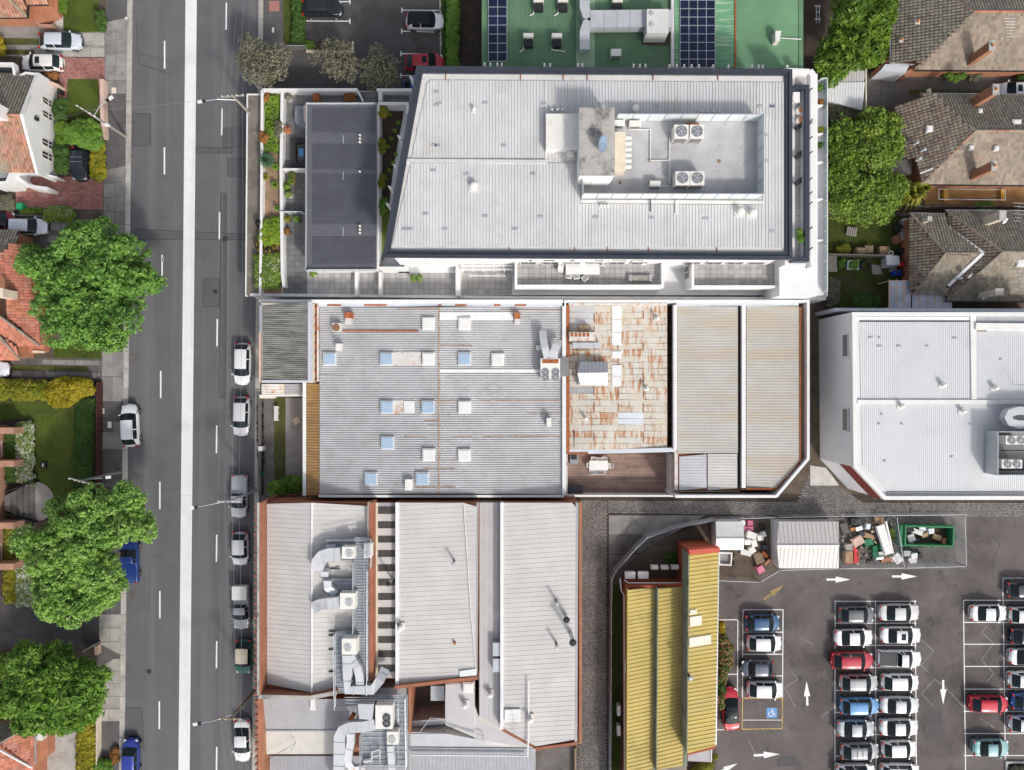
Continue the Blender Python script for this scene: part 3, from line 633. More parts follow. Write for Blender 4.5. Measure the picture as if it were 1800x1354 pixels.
# ------------------------------------------------------------ building helpers
def ribs(mb, P, d, pitch, h, prof='trap', phase=0.):
    """profiled sheet on a convex plane polygon P (world points); ribs run along d (photo direction dx, dy)"""
    P = [Vector(p) for p in P]; r = Vector((d[0], -d[1])).normalized(); q = Vector((-r.y, r.x))
    n = Vector((0, 0, 0))
    for i in range(len(P)): n += P[i].cross(P[(i+1) % len(P)])
    n.normalize(); n = n if n.z > 0 else -n; p0 = P[0]
    zf = lambda x, y: p0.z - (n.x*(x - p0.x) + n.y*(y - p0.y))/n.z
    sv = [p.x*q.x + p.y*q.y for p in P]; tv = [p.x*r.x + p.y*r.y for p in P]; s0, s1 = min(sv), max(sv)
    PR = {'trap': ((0, 0), (.55, 0), (.68, 1), (.87, 1)), 'rib': ((0, 0), (.86, 0), (.9, 1), (.96, 1)), 'corr': tuple((k/4, (0, .5, 1, .5)[k]) for k in range(4)), 'seam': ((0, 0), (.92, 0), (.94, 1), (.98, 1))}[prof]
    N = int((s1 - s0)/pitch) + 2; S_ = [(s0 + 1e-4, 0)] + [(s0 + (i + t + phase)*pitch, hh) for i in range(N) for t, hh in PR] + [(s1 - 1e-4, 0)]
    S_ = [x for x in S_ if s0 < x[0] < s1]; S_.sort(); pts = []
    for s, hh in S_:
        T = []
        for i in range(len(P)):
            a, b = sv[i], sv[(i+1) % len(P)]
            if (a - s)*(b - s) <= 0 and a != b: T.append(tv[i] + (tv[(i+1) % len(P)] - tv[i])*(s - a)/(b - a))
        lo, hi = min(T), max(T)
        for t in (lo, hi):
            x = s*q.x + t*r.x; y = s*q.y + t*r.y; pts.append((x, y, zf(x, y) + h*hh))
    return mb.add(pts, [(2*i, 2*i+1, 2*i+3, 2*i+2) for i in range(len(S_)-1)])
def RS(*a): return roofsheet('roof_sheet', *a)
def roofsheet(name, pts, d, pitch, h, prof, mat, root, z=None):
    P = [W(p[0], p[1], p[2] if len(p) > 2 else z) for p in pts]; return ribs(MB(), P, d, pitch, h, prof).build(name, mat, root)
def inset(P, t):
    n = len(P); out = []
    for i in range(n):
        a, b, c = P[i-1], P[i], P[(i+1) % n]; d1 = (b - a).to_2d().normalized(); d2 = (c - b).to_2d().normalized()
        n1 = Vector((-d1.y, d1.x)); n2 = Vector((-d2.y, d2.x)); m = (n1 + n2); k = t/max(.3, (m.dot(n1))); out.append(Vector((b.x + m.x*k, b.y + m.y*k, b.z)))
    return out
def ring(pts, z0, z1, t, mat, root, name='parapet'):
    """closed wall: pts = photo outline of its outer top edge; t = thickness (negative grows outwards)"""
    P = ccw([W(x, y, z1) for x, y in pts]); Q = inset(P, t); n = len(P); mb = MB(); dn = lambda p: Vector((p.x, p.y, z0))
    L = [dn(p) for p in P] + P + Q + [dn(p) for p in Q]
    mb.add(L, [f for i in range(n) for j in [(i+1) % n] for f in ((i, j, n+j, n+i), (n+i, n+j, 2*n+j, 2*n+i), (2*n+i, 2*n+j, 3*n+j, 3*n+i))])
    return mb.build(name, mat, root)
def wall(pts, z0, z1, t, mat, root, name='wall'):
    """open wall along photo points taken at its top, mitred at its corners"""
    P = [W(x, y, z1) for x, y in pts]; n = len(P); L = []; R = []
    for i in range(n):
        d1 = (P[i] - P[i-1]).to_2d().normalized() if i else None; d2 = (P[i+1] - P[i]).to_2d().normalized() if i < n-1 else None
        d1 = d1 or d2; d2 = d2 or d1; m = Vector((-d1.y - d2.y, d1.x + d2.x)); k = t/2/max(.35, m.dot(Vector((-d1.y, d1.x)))); m *= k
        L.append(Vector((P[i].x + m.x, P[i].y + m.y, z1))); R.append(Vector((P[i].x - m.x, P[i].y - m.y, z1)))
    dn = lambda p: Vector((p.x, p.y, z0)); mb = MB(); V = [q for i in range(n) for q in (L[i], R[i], dn(R[i]), dn(L[i]))]
    mb.add(V, [(4*i+k, 4*i+(k+1) % 4, 4*i+4+(k+1) % 4, 4*i+4+k) for i in range(n-1) for k in range(4)] + [(0, 1, 2, 3), (4*n-1, 4*n-2, 4*n-3, 4*n-4)])
    return mb.build(name, mat, root)
def block(pts, z0, z1, mat, root, name='wall', top=True): return MB().prism(pts, z0, z1, top=top).build(name, mat, root)
def flat(name, pts, z, mat, root): return MB().poly(ccw([W(x, y, z) for x, y in pts])).build(name, mat, root)
def screen(pts, z0, z1, bay, root, frame='galv', pane='screen_pane', pw=.05, zref=None):
    """post and pane screen along photo points (taken at zref, default its foot); panes and posts are parts"""
    zr = z0 if zref is None else zref; P = [W(x, y, zr) for x, y in pts]; rail = MB()
    for a, b in zip(P, P[1:]):
        a = Vector((a.x, a.y, 0)); b = Vector((b.x, b.y, 0)); L = (b - a).length; n = max(1, round(L/bay)); d = (b - a)/n; ang = math.atan2(d.y, d.x)
        for i in range(n):
            c = a + d*(i + .5); m = MB(); m.box(c.x, c.y, (z0 + z1)/2, d.length - .08, .03, z1 - z0 - .1, ang); m.build('pane', pane, root)
            c = a + d*i; m = MB(); m.box(c.x, c.y, (z0 + z1)/2 - .02, pw*1.6, pw*1.8, z1 - z0 - .04, ang); m.build('post', frame, root)
        rail.bar((a.x, a.y, z1), (b.x, b.y, z1), pw*1.4, pw); rail.bar((a.x, a.y, z0 + .05), (b.x, b.y, z0 + .05), pw, pw)
    c = P[-1]; rail.box(c.x, c.y, (z0+z1)/2, pw*1.6, pw*1.6, z1 - z0); return rail.build('rail', frame, root)
def fan(x, y, z, r, root, mat='fan_grey', hub='galv', n=5):
    """round fan guard with rings and blades on top of a unit"""
    m = MB(); m.cyl(x, y, z, z + .03, r, 18); g = m.build('fan', mat, root); m = MB()
    for k in range(n):
        a = 2*math.pi*k/n; m.box(x + math.cos(a)*r*.5, y + math.sin(a)*r*.5, z + .045, r*.9, r*.16, .02, a)
    for rr in (.97, .62):
        pts = [(x + math.cos(t*math.pi/9)*r*rr, y + math.sin(t*math.pi/9)*r*rr, z + .05) for t in range(19)]; m.tube(pts, .018, 4, caps=False)
    m.cyl(x, y, z + .03, z + .08, r*.22, 10); m.build('fan_blade', hub, g); return g
def ac_unit(px, py, z, w, d, h, label, fans=((0, 0, .42),), mat='unit_white', rz=0, group=None, name='air_conditioner', grille=True, fm=None):
    """outdoor air conditioner; px, py = middle of its top in the photo"""
    c = W(px, py, z + h); t = thing(name, label, 'air conditioner', (c.x, c.y, z), group)
    m = MB(); m.box(c.x, c.y, z + h/2 + .05, w, d, h - .1, rz); m.build('casing', mat, t)
    m = MB()
    for s in (-1, 1): m.box(c.x + s*w*.36, c.y, z + .03, .08, d*1.05, .07)
    m.build('feet', 'dark_metal', t)
    for u, v, r in fans: fan(c.x + u*w/2, c.y + v*d/2, z + h, r*min(w, d), t, *(fm or ()))
    if grille: m = MB(); m.box(c.x, c.y - d/2 - .012, z + h*.5, w*.86, .03, h*.7); m.build('grille', 'fan_grey', t)
    return t
def vent(px, py, z, r, h, label, mat='unit_white', group=None, base=True, name='roof_vent'):
    c = W(px, py, z + h); t = thing(name, label, 'vent', (c.x, c.y, z), group)
    m = MB(); m.cyl(c.x, c.y, z, z + h*.8, r*.7, 12); m.build('pipe', mat, t); m = MB(); m.cyl(c.x, c.y, z + h*.7, z + h*.8, r, 14); m.dome(c.x, c.y, z + h*.8, r, h*.25); m.build('cowl', mat, t, smooth=False)
    if base: m = MB(); m.box(c.x, c.y, z + .04, r*2.6, r*2.6, .08); m.build('flashing', 'flashing', t)
    return t
def dish(px, py, z, r, label, mat='galv', name='satellite_dish', az=.6):
    c = W(px, py, z); t = thing(name, label, 'satellite dish', c); m = MB(); m.tube([c, c + Vector((0, 0, .7))], .03); m.build('mast', 'galv', t)
    m = MB(); rings = []; R = Matrix.Rotation(az, 3, 'Z') @ Matrix.Rotation(.95, 3, 'X'); ctr = c + Vector((0, 0, .8))
    for k in range(5):
        a = k/4; rings += [ctr + R @ Vector((r*a*math.cos(i*math.pi/8), r*a*math.sin(i*math.pi/8), -.25*r*(1 - a*a))) for i in range(16)]
    m.add(rings, [(k*16+i, k*16+(i+1) % 16, (k+1)*16+(i+1) % 16, (k+1)*16+i) for k in range(4) for i in range(16)]); m.build('dish', mat, t, smooth=True)
    m = MB(); m.tube([ctr + R @ Vector((0, -r*.9, 0)), ctr + R @ Vector((0, 0, r*.7))], .02); m.build('arm', 'galv', t); return t
def antenna(px, py, z, h, L, label, ang=0, n=6, pair=1, name='aerial'):
    c = W(px, py, z); t = thing(name, label, 'aerial', c); m = MB(); m.tube([c, c + Vector((0, 0, h))], .025); m.build('mast', 'galv', t); ca, sa = math.cos(ang), math.sin(ang)
    for q in range(pair):
        m = MB(); zt = c.z + h - .25*q; m.tube([(c.x - ca*L/2, c.y - sa*L/2, zt), (c.x + ca*L/2, c.y + sa*L/2, zt)], .02, 5)
        for i in range(n):
            u = (i/(n-1) - .5)*L*.95; w = L*(.18 + .16*abs(i/(n-1) - .2)); m.tube([(c.x + ca*u - sa*w, c.y + sa*u + ca*w, zt), (c.x + ca*u + sa*w, c.y + sa*u - ca*w, zt)], .013, 4)
        m.build('boom', 'galv', t)
    return t
def windows(root, a, b, z0, z1, n, w, mat='window_glass', frame='white_paint', proud=.03, arch=False, f=.06):
    """n windows along the wall from photo point a to b (both at ground level of the wall); each a frame part with its pane"""
    A, B = W(*a, 0), W(*b, 0); d = (B - A); L = d.length; d /= L; nn = Vector((d.y, -d.x, 0)); nn = nn if nn.dot(-A) > 0 else -nn; ang = math.atan2(d.y, d.x)
    for i in range(n):
        c = A + d*L*(i + .5)/n + nn*proud; zc = (z0 + z1)/2; m = MB()
        for s in (-1, 1): m.box(*(c + d*s*w/2 + Vector((0, 0, zc))), f, .08, z1 - z0, ang)
        for z in (z0, z1): m.box(*(c + Vector((0, 0, z))), w + f, .1, f, ang)
        m.box(*(c + Vector((0, 0, zc))), f*.6, .06, z1 - z0 - f, ang)
        fr = m.build('window', frame, root); m = MB(); m.box(*(c + Vector((0, 0, zc))), w - f, .03, z1 - z0 - f, ang); m.build('pane', mat, fr)
def duct(pts, w, h, label, mat='duct_metal', name='duct', bands=True, group=None):
    """rectangular sheet metal duct along world points, with flange bands as parts"""
    pts = [Vector(p) for p in pts]; t = thing(name, label, 'duct', (pts[0].x, pts[0].y, pts[0].z - h/2), group); m = MB(); L = []
    for i, p in enumerate(pts):
        d = (pts[min(i+1, len(pts)-1)] - pts[max(i-1, 0)]).normalized(); s = d.cross(Vector((0, 0, 1))); s = s.normalized() if s.length > .2 else Vector((0, 1, 0)); u = s.cross(d).normalized()
        L.append([p + s*a*w/2 + u*b*h/2 for a, b in ((-1, -1), (1, -1), (1, 1), (-1, 1))])
    m.add([q for r in L for q in r], [(4*i+k, 4*i+(k+1) % 4, 4*i+4+(k+1) % 4, 4*i+4+k) for i in range(len(pts)-1) for k in range(4)] + [(3, 2, 1, 0), tuple(range(4*len(pts)-4, 4*len(pts)))])
    m.build('duct_run', mat, t)
    if bands:
        for a, b in zip(pts, pts[1:]):
            n = int((b - a).length/1.1)
            for k in range(n):
                c = a.lerp(b, (k + .5)/n); d = (b - a).normalized(); m = MB(); m.bar(c - d*.03, c + d*.03, w + .07, h + .07); m.build('flange', 'galv', t)
    return t
# ------------------------------------------------------------ apartment building
Z = 12.6
ap = thing('apartment_building', 'large apartment building with a pale ribbed roof, dark rim and walled plant deck', 'building', W(1040, 320, G))
block([(742, 127), (1386, 130), (1386, 447), (683, 443)], G, 12.2, 'white_render', ap)
RIM = [(732, 116), (1393, 121.5), (1393, 456), (672, 452)]
ring(RIM, 12.05, Z, .32, 'navy_metal', ap, 'roof_rim'); ring([(737.5, 122), (1387, 126), (1387, 450), (678.5, 446)], 12.1, Z - .14, .34, 'navy_metal', ap, 'gutter_rim')
flat('roof_base', [(741, 126), (1382, 129), (1382, 446), (682, 443)], 12.22, 'flashing', ap)
ZR = 12.3
RS([(752, 141), (957, 142), (957, 278), (723, 278)], (0, 1), .3, .06, 'rib', 'apartment_sheet', ap, ZR)
RS([(960, 142.5), (1378, 145), (1378, 210), (960, 210)], (0, 1), .3, .06, 'rib', 'apartment_sheet', ap, ZR)
RS([(960, 210), (1019, 210), (1019, 282), (960, 282)], (0, 1), .3, .06, 'rib', 'apartment_sheet', ap, ZR)
RS([(722, 287), (1019, 287), (1019, 434), (690, 432)], (0, 1), .3, .06, 'rib', 'apartment_sheet', ap, ZR)
RS([(1019, 358), (1341, 361), (1341, 435), (1019, 434)], (0, 1), .3, .06, 'rib', 'apartment_sheet', ap, ZR)
RS([(1341, 210), (1378, 210), (1378, 436), (1341, 435)], (0, 1), .3, .06, 'rib', 'apartment_sheet', ap, ZR)
for x in (957.5,): block([(x, 142), (x + 2.5, 142), (x + 2.5, 284), (x, 284)], 12.25, 12.36, 'flashing', ap, 'flashing')
block([(714, 279), (962, 281), (962, 287), (713, 285)], 12.2, 12.42, 'apartment_sheet', ap, 'ridge_cap')
block([(1020, 351), (1342, 353), (1342, 359), (1020, 357)], 12.2, 12.36, 'flashing', ap, 'flashing')
for x in (783, 915, 990, 1032, 1148, 1262): block([(x, 130.5), (x + 1, 130.5), (x + 1, 141), (x, 141)], 12.2, 12.34, 'rust', ap, 'gutter_joint')
for x in (895, 1010, 1068, 1140, 1260): block([(x, 435), (x + 1, 435), (x + 1, 444), (x, 444)], 12.2, 12.34, 'rust', ap, 'gutter_joint')
for x in (852, 862, 874, 882, 957, 967, 1016, 1024, 1114, 1125, 1135, 1177, 1190, 1203, 1216, 1229, 1254, 1281, 1322, 1334, 1341, 1384):       # fins on the north front
    y = 116.5 + (x - 732)*.008; MB().prism([(x - 1.4, y - 7), (x + 1.4, y - 7.4), (x + 1.4, y + 4), (x - 1.4, y + 4)], 10.6, 12.0).build('fin', 'white_paint', ap)
for x, y in ((702, 241), (706, 250), (694, 292), (686, 330), (682, 360), (723, 137)): MB().prism([(x - 4, y - 4), (x + 3, y - 1), (x + 4, y + 4), (x - 2, y + 2)], 9.5, 11.6).build('fin', 'white_paint', ap)
# plant deck
PD = [(1022, 212), (1332, 213), (1332, 350), (1022, 350)]
flat('plant_deck', PD, 12.29, 'membrane', ap)
pd = thing('plant_screen', 'pale paned screen on posts walling the plant deck on the apartment roof', 'screen', W(1178, 281, 12.29))
screen([(1082, 213), (1331, 213.5), (1331, 350), (1022, 349), (1022, 300)], 12.3, 14.1, 1.45, pd)
lo = thing('lift_overrun', 'grey stained concrete lift tower rising above the apartment roof', 'roof structure', W(1050, 250, 12.29))
block([(1019, 190), (1080, 190), (1080, 308), (1019, 308)], 12.29, 15.2, 'white_render', lo, top=False); block([(1018.3, 189.3), (1080.7, 189.3), (1080.7, 308.7), (1018.3, 308.7)], 15.2, 15.32, 'stained_concrete', lo, 'roof_slab')
block([(1024, 309.6), (1042, 309.6), (1042, 318), (1024, 318)], 12.3, 14.2, 'white_paint', lo, 'door_hood'); block([(1044, 309.6), (1079, 309.6), (1072, 321), (1041, 321)], 12.3, 13.8, 'white_paint', lo, 'stair_hood')
dish(1058, 258, 15.3, .75, 'blue grey satellite dish standing on the concrete lift tower', M('dish_blue', (.2, .27, .36), .5, var=.1), az=1.2)
one('roof_hatch', 'square white speckled roof box against the lift tower', 'roof box', MB().prism([(960, 200), (1016, 200), (1016, 262), (960, 262)], 12.3, 13.3), M('speckled_white', (.76, .74, .7), .7, var=.05, dirt=[((.5, .42, .32), .5, .9, .56), ((.12, .1, .08), .8, 6, .66)]))
t = thing('exhaust_plenum', 'cream exhaust box with six round outlets beside the lift tower', 'exhaust box', W(1090, 265, 12.29)); block([(1081, 232), (1100, 232), (1100, 298), (1081, 298)], 12.3, 14.3, 'cream', t, 'casing')
for k in range(6): c = W(1103, 242 + k*10.2, 14); MB().tube([c + Vector((-.3, 0, 0)), c + Vector((.35, 0, 0))], .2, 10).build('outlet', 'white_paint', t)
for i, (x, y, l) in enumerate(((1198, 231, 'top left of the four fan units on the plant deck'), (1225.5, 231, 'top right of the four fan units on the plant deck'), (1200, 313, 'bottom left of the four fan units on the plant deck'), (1226, 313, 'bottom right of the four fan units on the plant deck'))):
    ac_unit(x, y, 12.3, 1.32, 1.25, 1.5, 'white boxy air conditioner, ' + l, ((0, 0, .43),), group='fan units on the plant deck')
ac_unit(1088, 216, 12.3, 1.1, .55, .8, 'small white split unit touching the lift tower', (), group='split units on the plant deck'); ac_unit(1117, 217, 12.3, 1.1, .55, .8, 'small white split unit under the screen, clear of the lift tower', (), group='split units on the plant deck')
ac_unit(1152, 323, 12.3, 1.0, .55, .8, 'small white split unit alone at the lower edge of the plant deck', (), group='split units on the plant deck')
def pipe(pts, z, r, label, mat='white_paint', name='pipe'):
    m = MB(); m.tube([W(x, y, z) for x, y in pts], r, 6); return one(name, label, 'pipe', m, mat)
pipe([(1106, 228), (1143, 228), (1143, 282), (1177, 282)], 12.42, .06, 'white pipe run from the split units across the plant deck')
pipe([(1184, 242), (1177, 243), (1177, 322), (1187, 322)], 12.46, .06, 'white pipe joining the upper and lower fan units'); pipe([(1162, 327), (1177, 327)], 12.42, .05, 'short white pipe beside the lone split unit')
one('rust_stand', 'rust red plinth behind the upper fan units', 'plinth', MB().box(*W(1217, 221, 12.5), 1.2, .4, .4), 'rust')
for x, y in ((1142, 282), (1264, 284), (1090, 321)):
    one('floor_waste', {1142: 'round drain at the pipe bend on the plant deck', 1264: 'round drain standing alone on the right of the plant deck', 1090: 'round drain at the foot of the stair hood'}[x], 'drain', MB().cyl(*W(x, y, 12.3).xy, 12.3, 12.36, .16), 'timber')
PADS = ((768, 162), (773, 182), (766, 185), (763, 255), (769, 256), (762, 300), (820, 306), (748, 376), (711, 403), (721, 403), (782, 403), (906, 403), (853, 181), (956, 182), (1057, 183), (1154, 185), (853, 380), (950, 381), (1047, 382), (1145, 383), (1240, 384), (886, 256), (937, 306), (1337, 187), (1357, 188), (1345, 238), (1346, 283), (1358, 186), (1357, 407))
for x, y in PADS:
    m = MB(); m.box(*W(x, y, 12.36), .5, .22, .05); m.build('roof_anchor', 'galv', ap)
for x, y, l in ((833, 190, 'pale pipe vent near the upper left corner of the apartment roof'),): vent(x, y, 12.3, .16, .6, l)
for x, y, l in ((833, 325, 'round white cowl left of the apartment roof middle'), (1003, 270, 'round white cowl below the speckled roof box'), (1118, 189, 'round white cowl above the plant screen'), (1303, 371, 'left round white cowl below the plant deck'), (1325, 373, 'right round white cowl below the plant deck')): vent(x, y, 12.3, .36, .7, l)
for i, (x, y, l) in enumerate(((970, 192, 'above the speckled roof box, left of three'), (980, 192, 'above the speckled roof box, middle of three'), (989, 192, 'above the speckled roof box, right of three'), (1235, 195, 'above the plant screen, first of four'), (1245, 195, 'above the plant screen, second of four'), (1255, 195, 'above the plant screen, third of four'), (1265, 195, 'above the plant screen, last of four'),
                          (1057, 361, 'below the lift tower, left of three'), (1063, 361, 'below the lift tower, middle of three'), (1069, 361, 'below the lift tower, right of three'))):
    vent(x, y, 12.3, .14, .5, 'little pipe cowl ' + l, group='little pipe cowls on the apartment roof', base=False)
one('overflow_spout', 'thin dark spout hanging out under the plant screen', 'spout', MB().tube([W(1143, 350, 12.6), W(1143, 372, 12.4)], .06), 'dark_metal'); one('overflow_chute', 'short pale chute under the plant screen', 'spout', MB().prism([(1187, 352), (1193, 352), (1193, 375), (1187, 375)], 12.3, 12.5), 'flashing')
# podium and terraces
block([(460, 158), (720, 161), (720, 520), (460, 520)], G, 3.1, 'white_render', ap, 'podium'); block([(700, 470), (1448, 470), (1448, 519), (700, 519)], G, 3.1, 'white_render', ap, 'podium')
block([(905, 445), (1166, 445), (1166, 505), (905, 505)], 3.1, 6.2, 'white_render', ap, 'terrace_block'); block([(1216, 445), (1424, 445), (1424, 505), (1216, 505)], 3.1, 6.2, 'white_render', ap, 'terrace_block')
block([(1380, 124), (1417, 124), (1417, 466), (1380, 466)], G, 9.2, 'white_render', ap, 'east_wing'); block([(1370, 130), (1437, 130), (1437, 520), (1370, 520)], G, 7.6, 'white_render', ap, 'east_wing')
block([(1380, 140), (1449, 140), (1449, 519), (1380, 519)], G, 5.6, 'white_render', ap, 'east_wing'); block([(1440, 152), (1454, 152), (1454, 522), (1440, 522)], G, 3.6, 'white_render', ap, 'east_wing')
def paving(pts, z, su, mat, root, name='paving'):
    a, b, c, d = [W(x, y, z) for x, y in pts]; nu, nv = max(1, round((b - a).length/su)), max(1, round((d - a).length/su)); mb = MB()
    flat('paving_bed', pts, z + .004, 'mulch', root)
    for i in range(nu):
        for j in range(nv):
            u0, u1, v0, v1 = (i + .02)/nu, (i + .98)/nu, (j + .02)/nv, (j + .98)/nv; q = [a.lerp(b, u).lerp(d.lerp(c, u), v) for u, v in ((u0, v0), (u1, v0), (u1, v1), (u0, v1))]
            q = ccw(q); mb.loft(q, [p + Vector((0, 0, .03)) for p in q], bottom=False)
    o = mb.build(name, mat, root); o['kind'] = 'stuff'; return o
paving([(908, 462), (1163, 462), (1163, 502), (908, 502)], 6.2, .6, 'terrace_tile', ap); paving([(1219, 464), (1421, 464), (1421, 502), (1219, 502)], 6.2, .6, 'terrace_tile', ap)
paving([(503, 161), (720, 161), (720, 184), (503, 184)], 3.1, .6, 'dark_terrace', ap); paving([(498, 184), (540, 184), (540, 518), (498, 518)], 3.1, .6, 'dark_terrace', ap)
paving([(540, 480), (803, 480), (803, 518), (540, 518)], 3.1, .6, 'terrace_tile', ap); paving([(812, 470), (900, 470), (900, 518), (812, 518)], 3.1, .6, 'terrace_tile', ap); paving([(1398, 135), (1416, 135), (1416, 452), (1398, 452)], 9.2, .7, 'terrace_tile', ap)
wall([(907, 459), (907, 503), (1165, 503), (1165, 459)], 6.2, 7.15, .26, 'white_paint', ap, 'parapet'); wall([(1218, 461), (1218, 504), (1423, 504), (1423, 461)], 6.2, 7.15, .26, 'white_paint', ap, 'parapet')
wall([(805, 456), (805, 520)], 3.1, 4.4, .5, 'white_paint', ap, 'parapet'); wall([(626, 478), (626, 520)], 3.1, 4.2, .3, 'white_paint', ap, 'parapet'); wall([(668, 478), (668, 520)], 3.1, 4.2, .3, 'white_paint', ap, 'parapet')
wall([(461, 158), (628, 158)], 3.1, 4.2, .3, 'white_paint', ap, 'parapet'); wall([(628, 158), (638, 178)], 3.1, 4.2, .2, 'white_paint', ap, 'parapet'); wall([(460.5, 158), (459, 400), (457, 520)], 3.1, 4.2, .25, 'white_paint', ap, 'parapet'); wall([(496, 162), (494, 300), (496, 480), (499, 505)], 3.1, 4.1, .32, 'white_paint', ap, 'parapet')
wall([(662, 158), (724, 158)], 3.1, 4.2, .3, 'white_paint', ap, 'parapet'); wall([(668, 160), (668, 178)], 3.1, 4.2, .35, 'white_paint', ap, 'parapet'); wall([(664, 182), (716, 182), (716, 200)], 3.1, 5., .3, 'white_paint', ap, 'parapet'); wall([(665, 184), (664, 470)], 3.1, 5., .22, 'white_paint', ap, 'parapet'); wall([(666, 471), (713, 471), (713, 455)], 3.1, 5., .25, 'white_paint', ap, 'parapet')
wall([(497, 297), (540, 297)], 3.1, 4.4, .14, 'white_paint', ap, 'parapet'); wall([(440, 518), (905, 523), (1452, 525)], G, 3.36, .3, 'white_paint', ap, 'parapet')
wall([(1424, 124), (1430, 132), (1430, 470)], 7.6, 8.6, .6, 'white_paint', ap, 'parapet'); wall([(1386, 122.5), (1424, 124)], 9, 10.3, .3, 'white_paint', ap, 'parapet')
wall([(1396, 152), (1419, 152.5), (1419, 456), (1394, 456)], 9.2, 10.2, .42, 'navy_metal', ap, 'balcony_rim'); wall([(1414, 158), (1414, 452)], 9.2, 9.9, .35, 'galv', ap, 'balcony_rim')
wall([(1452, 155), (1453.5, 520)], 3.6, 4.6, .22, 'white_paint', ap, 'parapet')
gs = thing('balcony_glass', 'tinted glass balustrade of the narrow planter balcony on the right of the apartments', 'balustrade', W(1447, 330, 5.6)); screen([(1437, 145), (1447, 145), (1447, 514)], 5.6, 6.6, 1.6, gs, 'white_paint', 'tint_glass')
for y in (185, 235, 285, 350, 422): wall([(1437, y), (1447, y)], 5.6, 6.5, .1, 'white_paint', ap, 'divider')
for y in (160, 215, 219, 245, 271, 317, 342, 360, 404, 440): MB().bar(W(1422, y, 9.0), W(1428, y - 5, 9.0), .12, .12).build('bracket', 'navy_metal', ap)
aw = thing('street_awning', 'stained concrete street awning with a thin white edge along the kerb', 'awning', W(446, 340, G)); block([(435, 166), (460, 166), (458, 521), (432, 521)], 2.95, 3.2, 'awning_top', aw, 'slab'); wall([(434.6, 520), (431.8, 520), (434.6, 166), (459, 166)], 2.9, 3.3, .14, 'white_paint', aw, 'edge')
for x0, x1 in ((700, 742), (750, 767), (790, 806), (830, 862), (900, 930), (935, 955), (975, 1001), (1010, 1045), (1060, 1075), (1100, 1106), (1130, 1140), (1180, 1205), (1212, 1232), (1245, 1280), (1300, 1330)):
    m = MB(); m.prism([(x0, 455), (x1, 455), (x1, 460), (x0, 460)], 8.4, 8.6); m.build('sun_hood', 'white_paint', ap)
k = (80 - 0)/(80 - 12.2); q = lambda x, y: (900 + (x - 900)*(80 - 12.2)/80, 677 + (y - 677)*(80 - 12.2)/80)
windows(ap, q(910, 447), q(1160, 447), 6.5, 8.2, 6, 1.6); windows(ap, q(1220, 447), q(1380, 447), 6.5, 8.2, 4, 1.6)
windows(ap, (1216 - (316*6.2/80), 470), (1216 - (316*6.2/80), 500), 3.6, 5.4, 3, .7, proud=.05)
# penthouse
ph = thing('penthouse', 'low unit with a charcoal ribbed roof and glazed edge in the front of the apartments', 'building', W(600, 330, 3.1)); block([(541, 186), (661, 186), (661, 472), (539, 472)], 3.1, 6.1, 'white_render', ph)
block([(540, 184.5), (662, 184.5), (662, 473), (538, 473)], 6.1, 6.2, 'charcoal_flat', ph, 'roof')
for y0, y1 in ((190, 234), (253, 299), (306, 395), (416, 465)): RS([(549, y0), (660, y0), (660, y1), (549, y1)], (1, 0), .2, .045, 'rib', 'charcoal_sheet', ph, 6.22)
for y in (238, 302, 400): block([(602.5, y), (604, y), (604, y + 14), (602.5, y + 14)], 6.2, 6.26, 'galv', ph, 'joint')
pg = thing('penthouse_screen', 'pale glazed screen edging the charcoal penthouse roof', 'screen', W(537, 330, 6.1)); screen([(660, 181), (538, 181), (537, 475), (660, 475)], 5.7, 6.5, 1.7, pg, 'galv', 'screen_pane', zref=6.5)
for i, (x, y) in enumerate(((632, 237), (632, 243), (632, 249), (632, 301), (632, 397), (632, 403), (632, 409))): vent(x, y, 6.2, .13, .35, 'tiny pipe cowl on the charcoal roof, ' + ('top', 'second', 'third', 'fourth', 'fifth', 'sixth', 'lowest')[i] + ' of seven', group='tiny cowls on the charcoal roof', base=False)
paving([(1396, 160), (1416, 160), (1416, 180), (1396, 180)], 9.2, .7, 'terrace_tile', ap)
gd = thing('terrace_divider', 'greenish glass divider on the front terrace above the lower potted plants', 'screen', W(518, 376, 3.1)); screen([(498, 377), (536, 377)], 3.1, 4.3, .7, gd, 'white_paint', 'tint_glass')
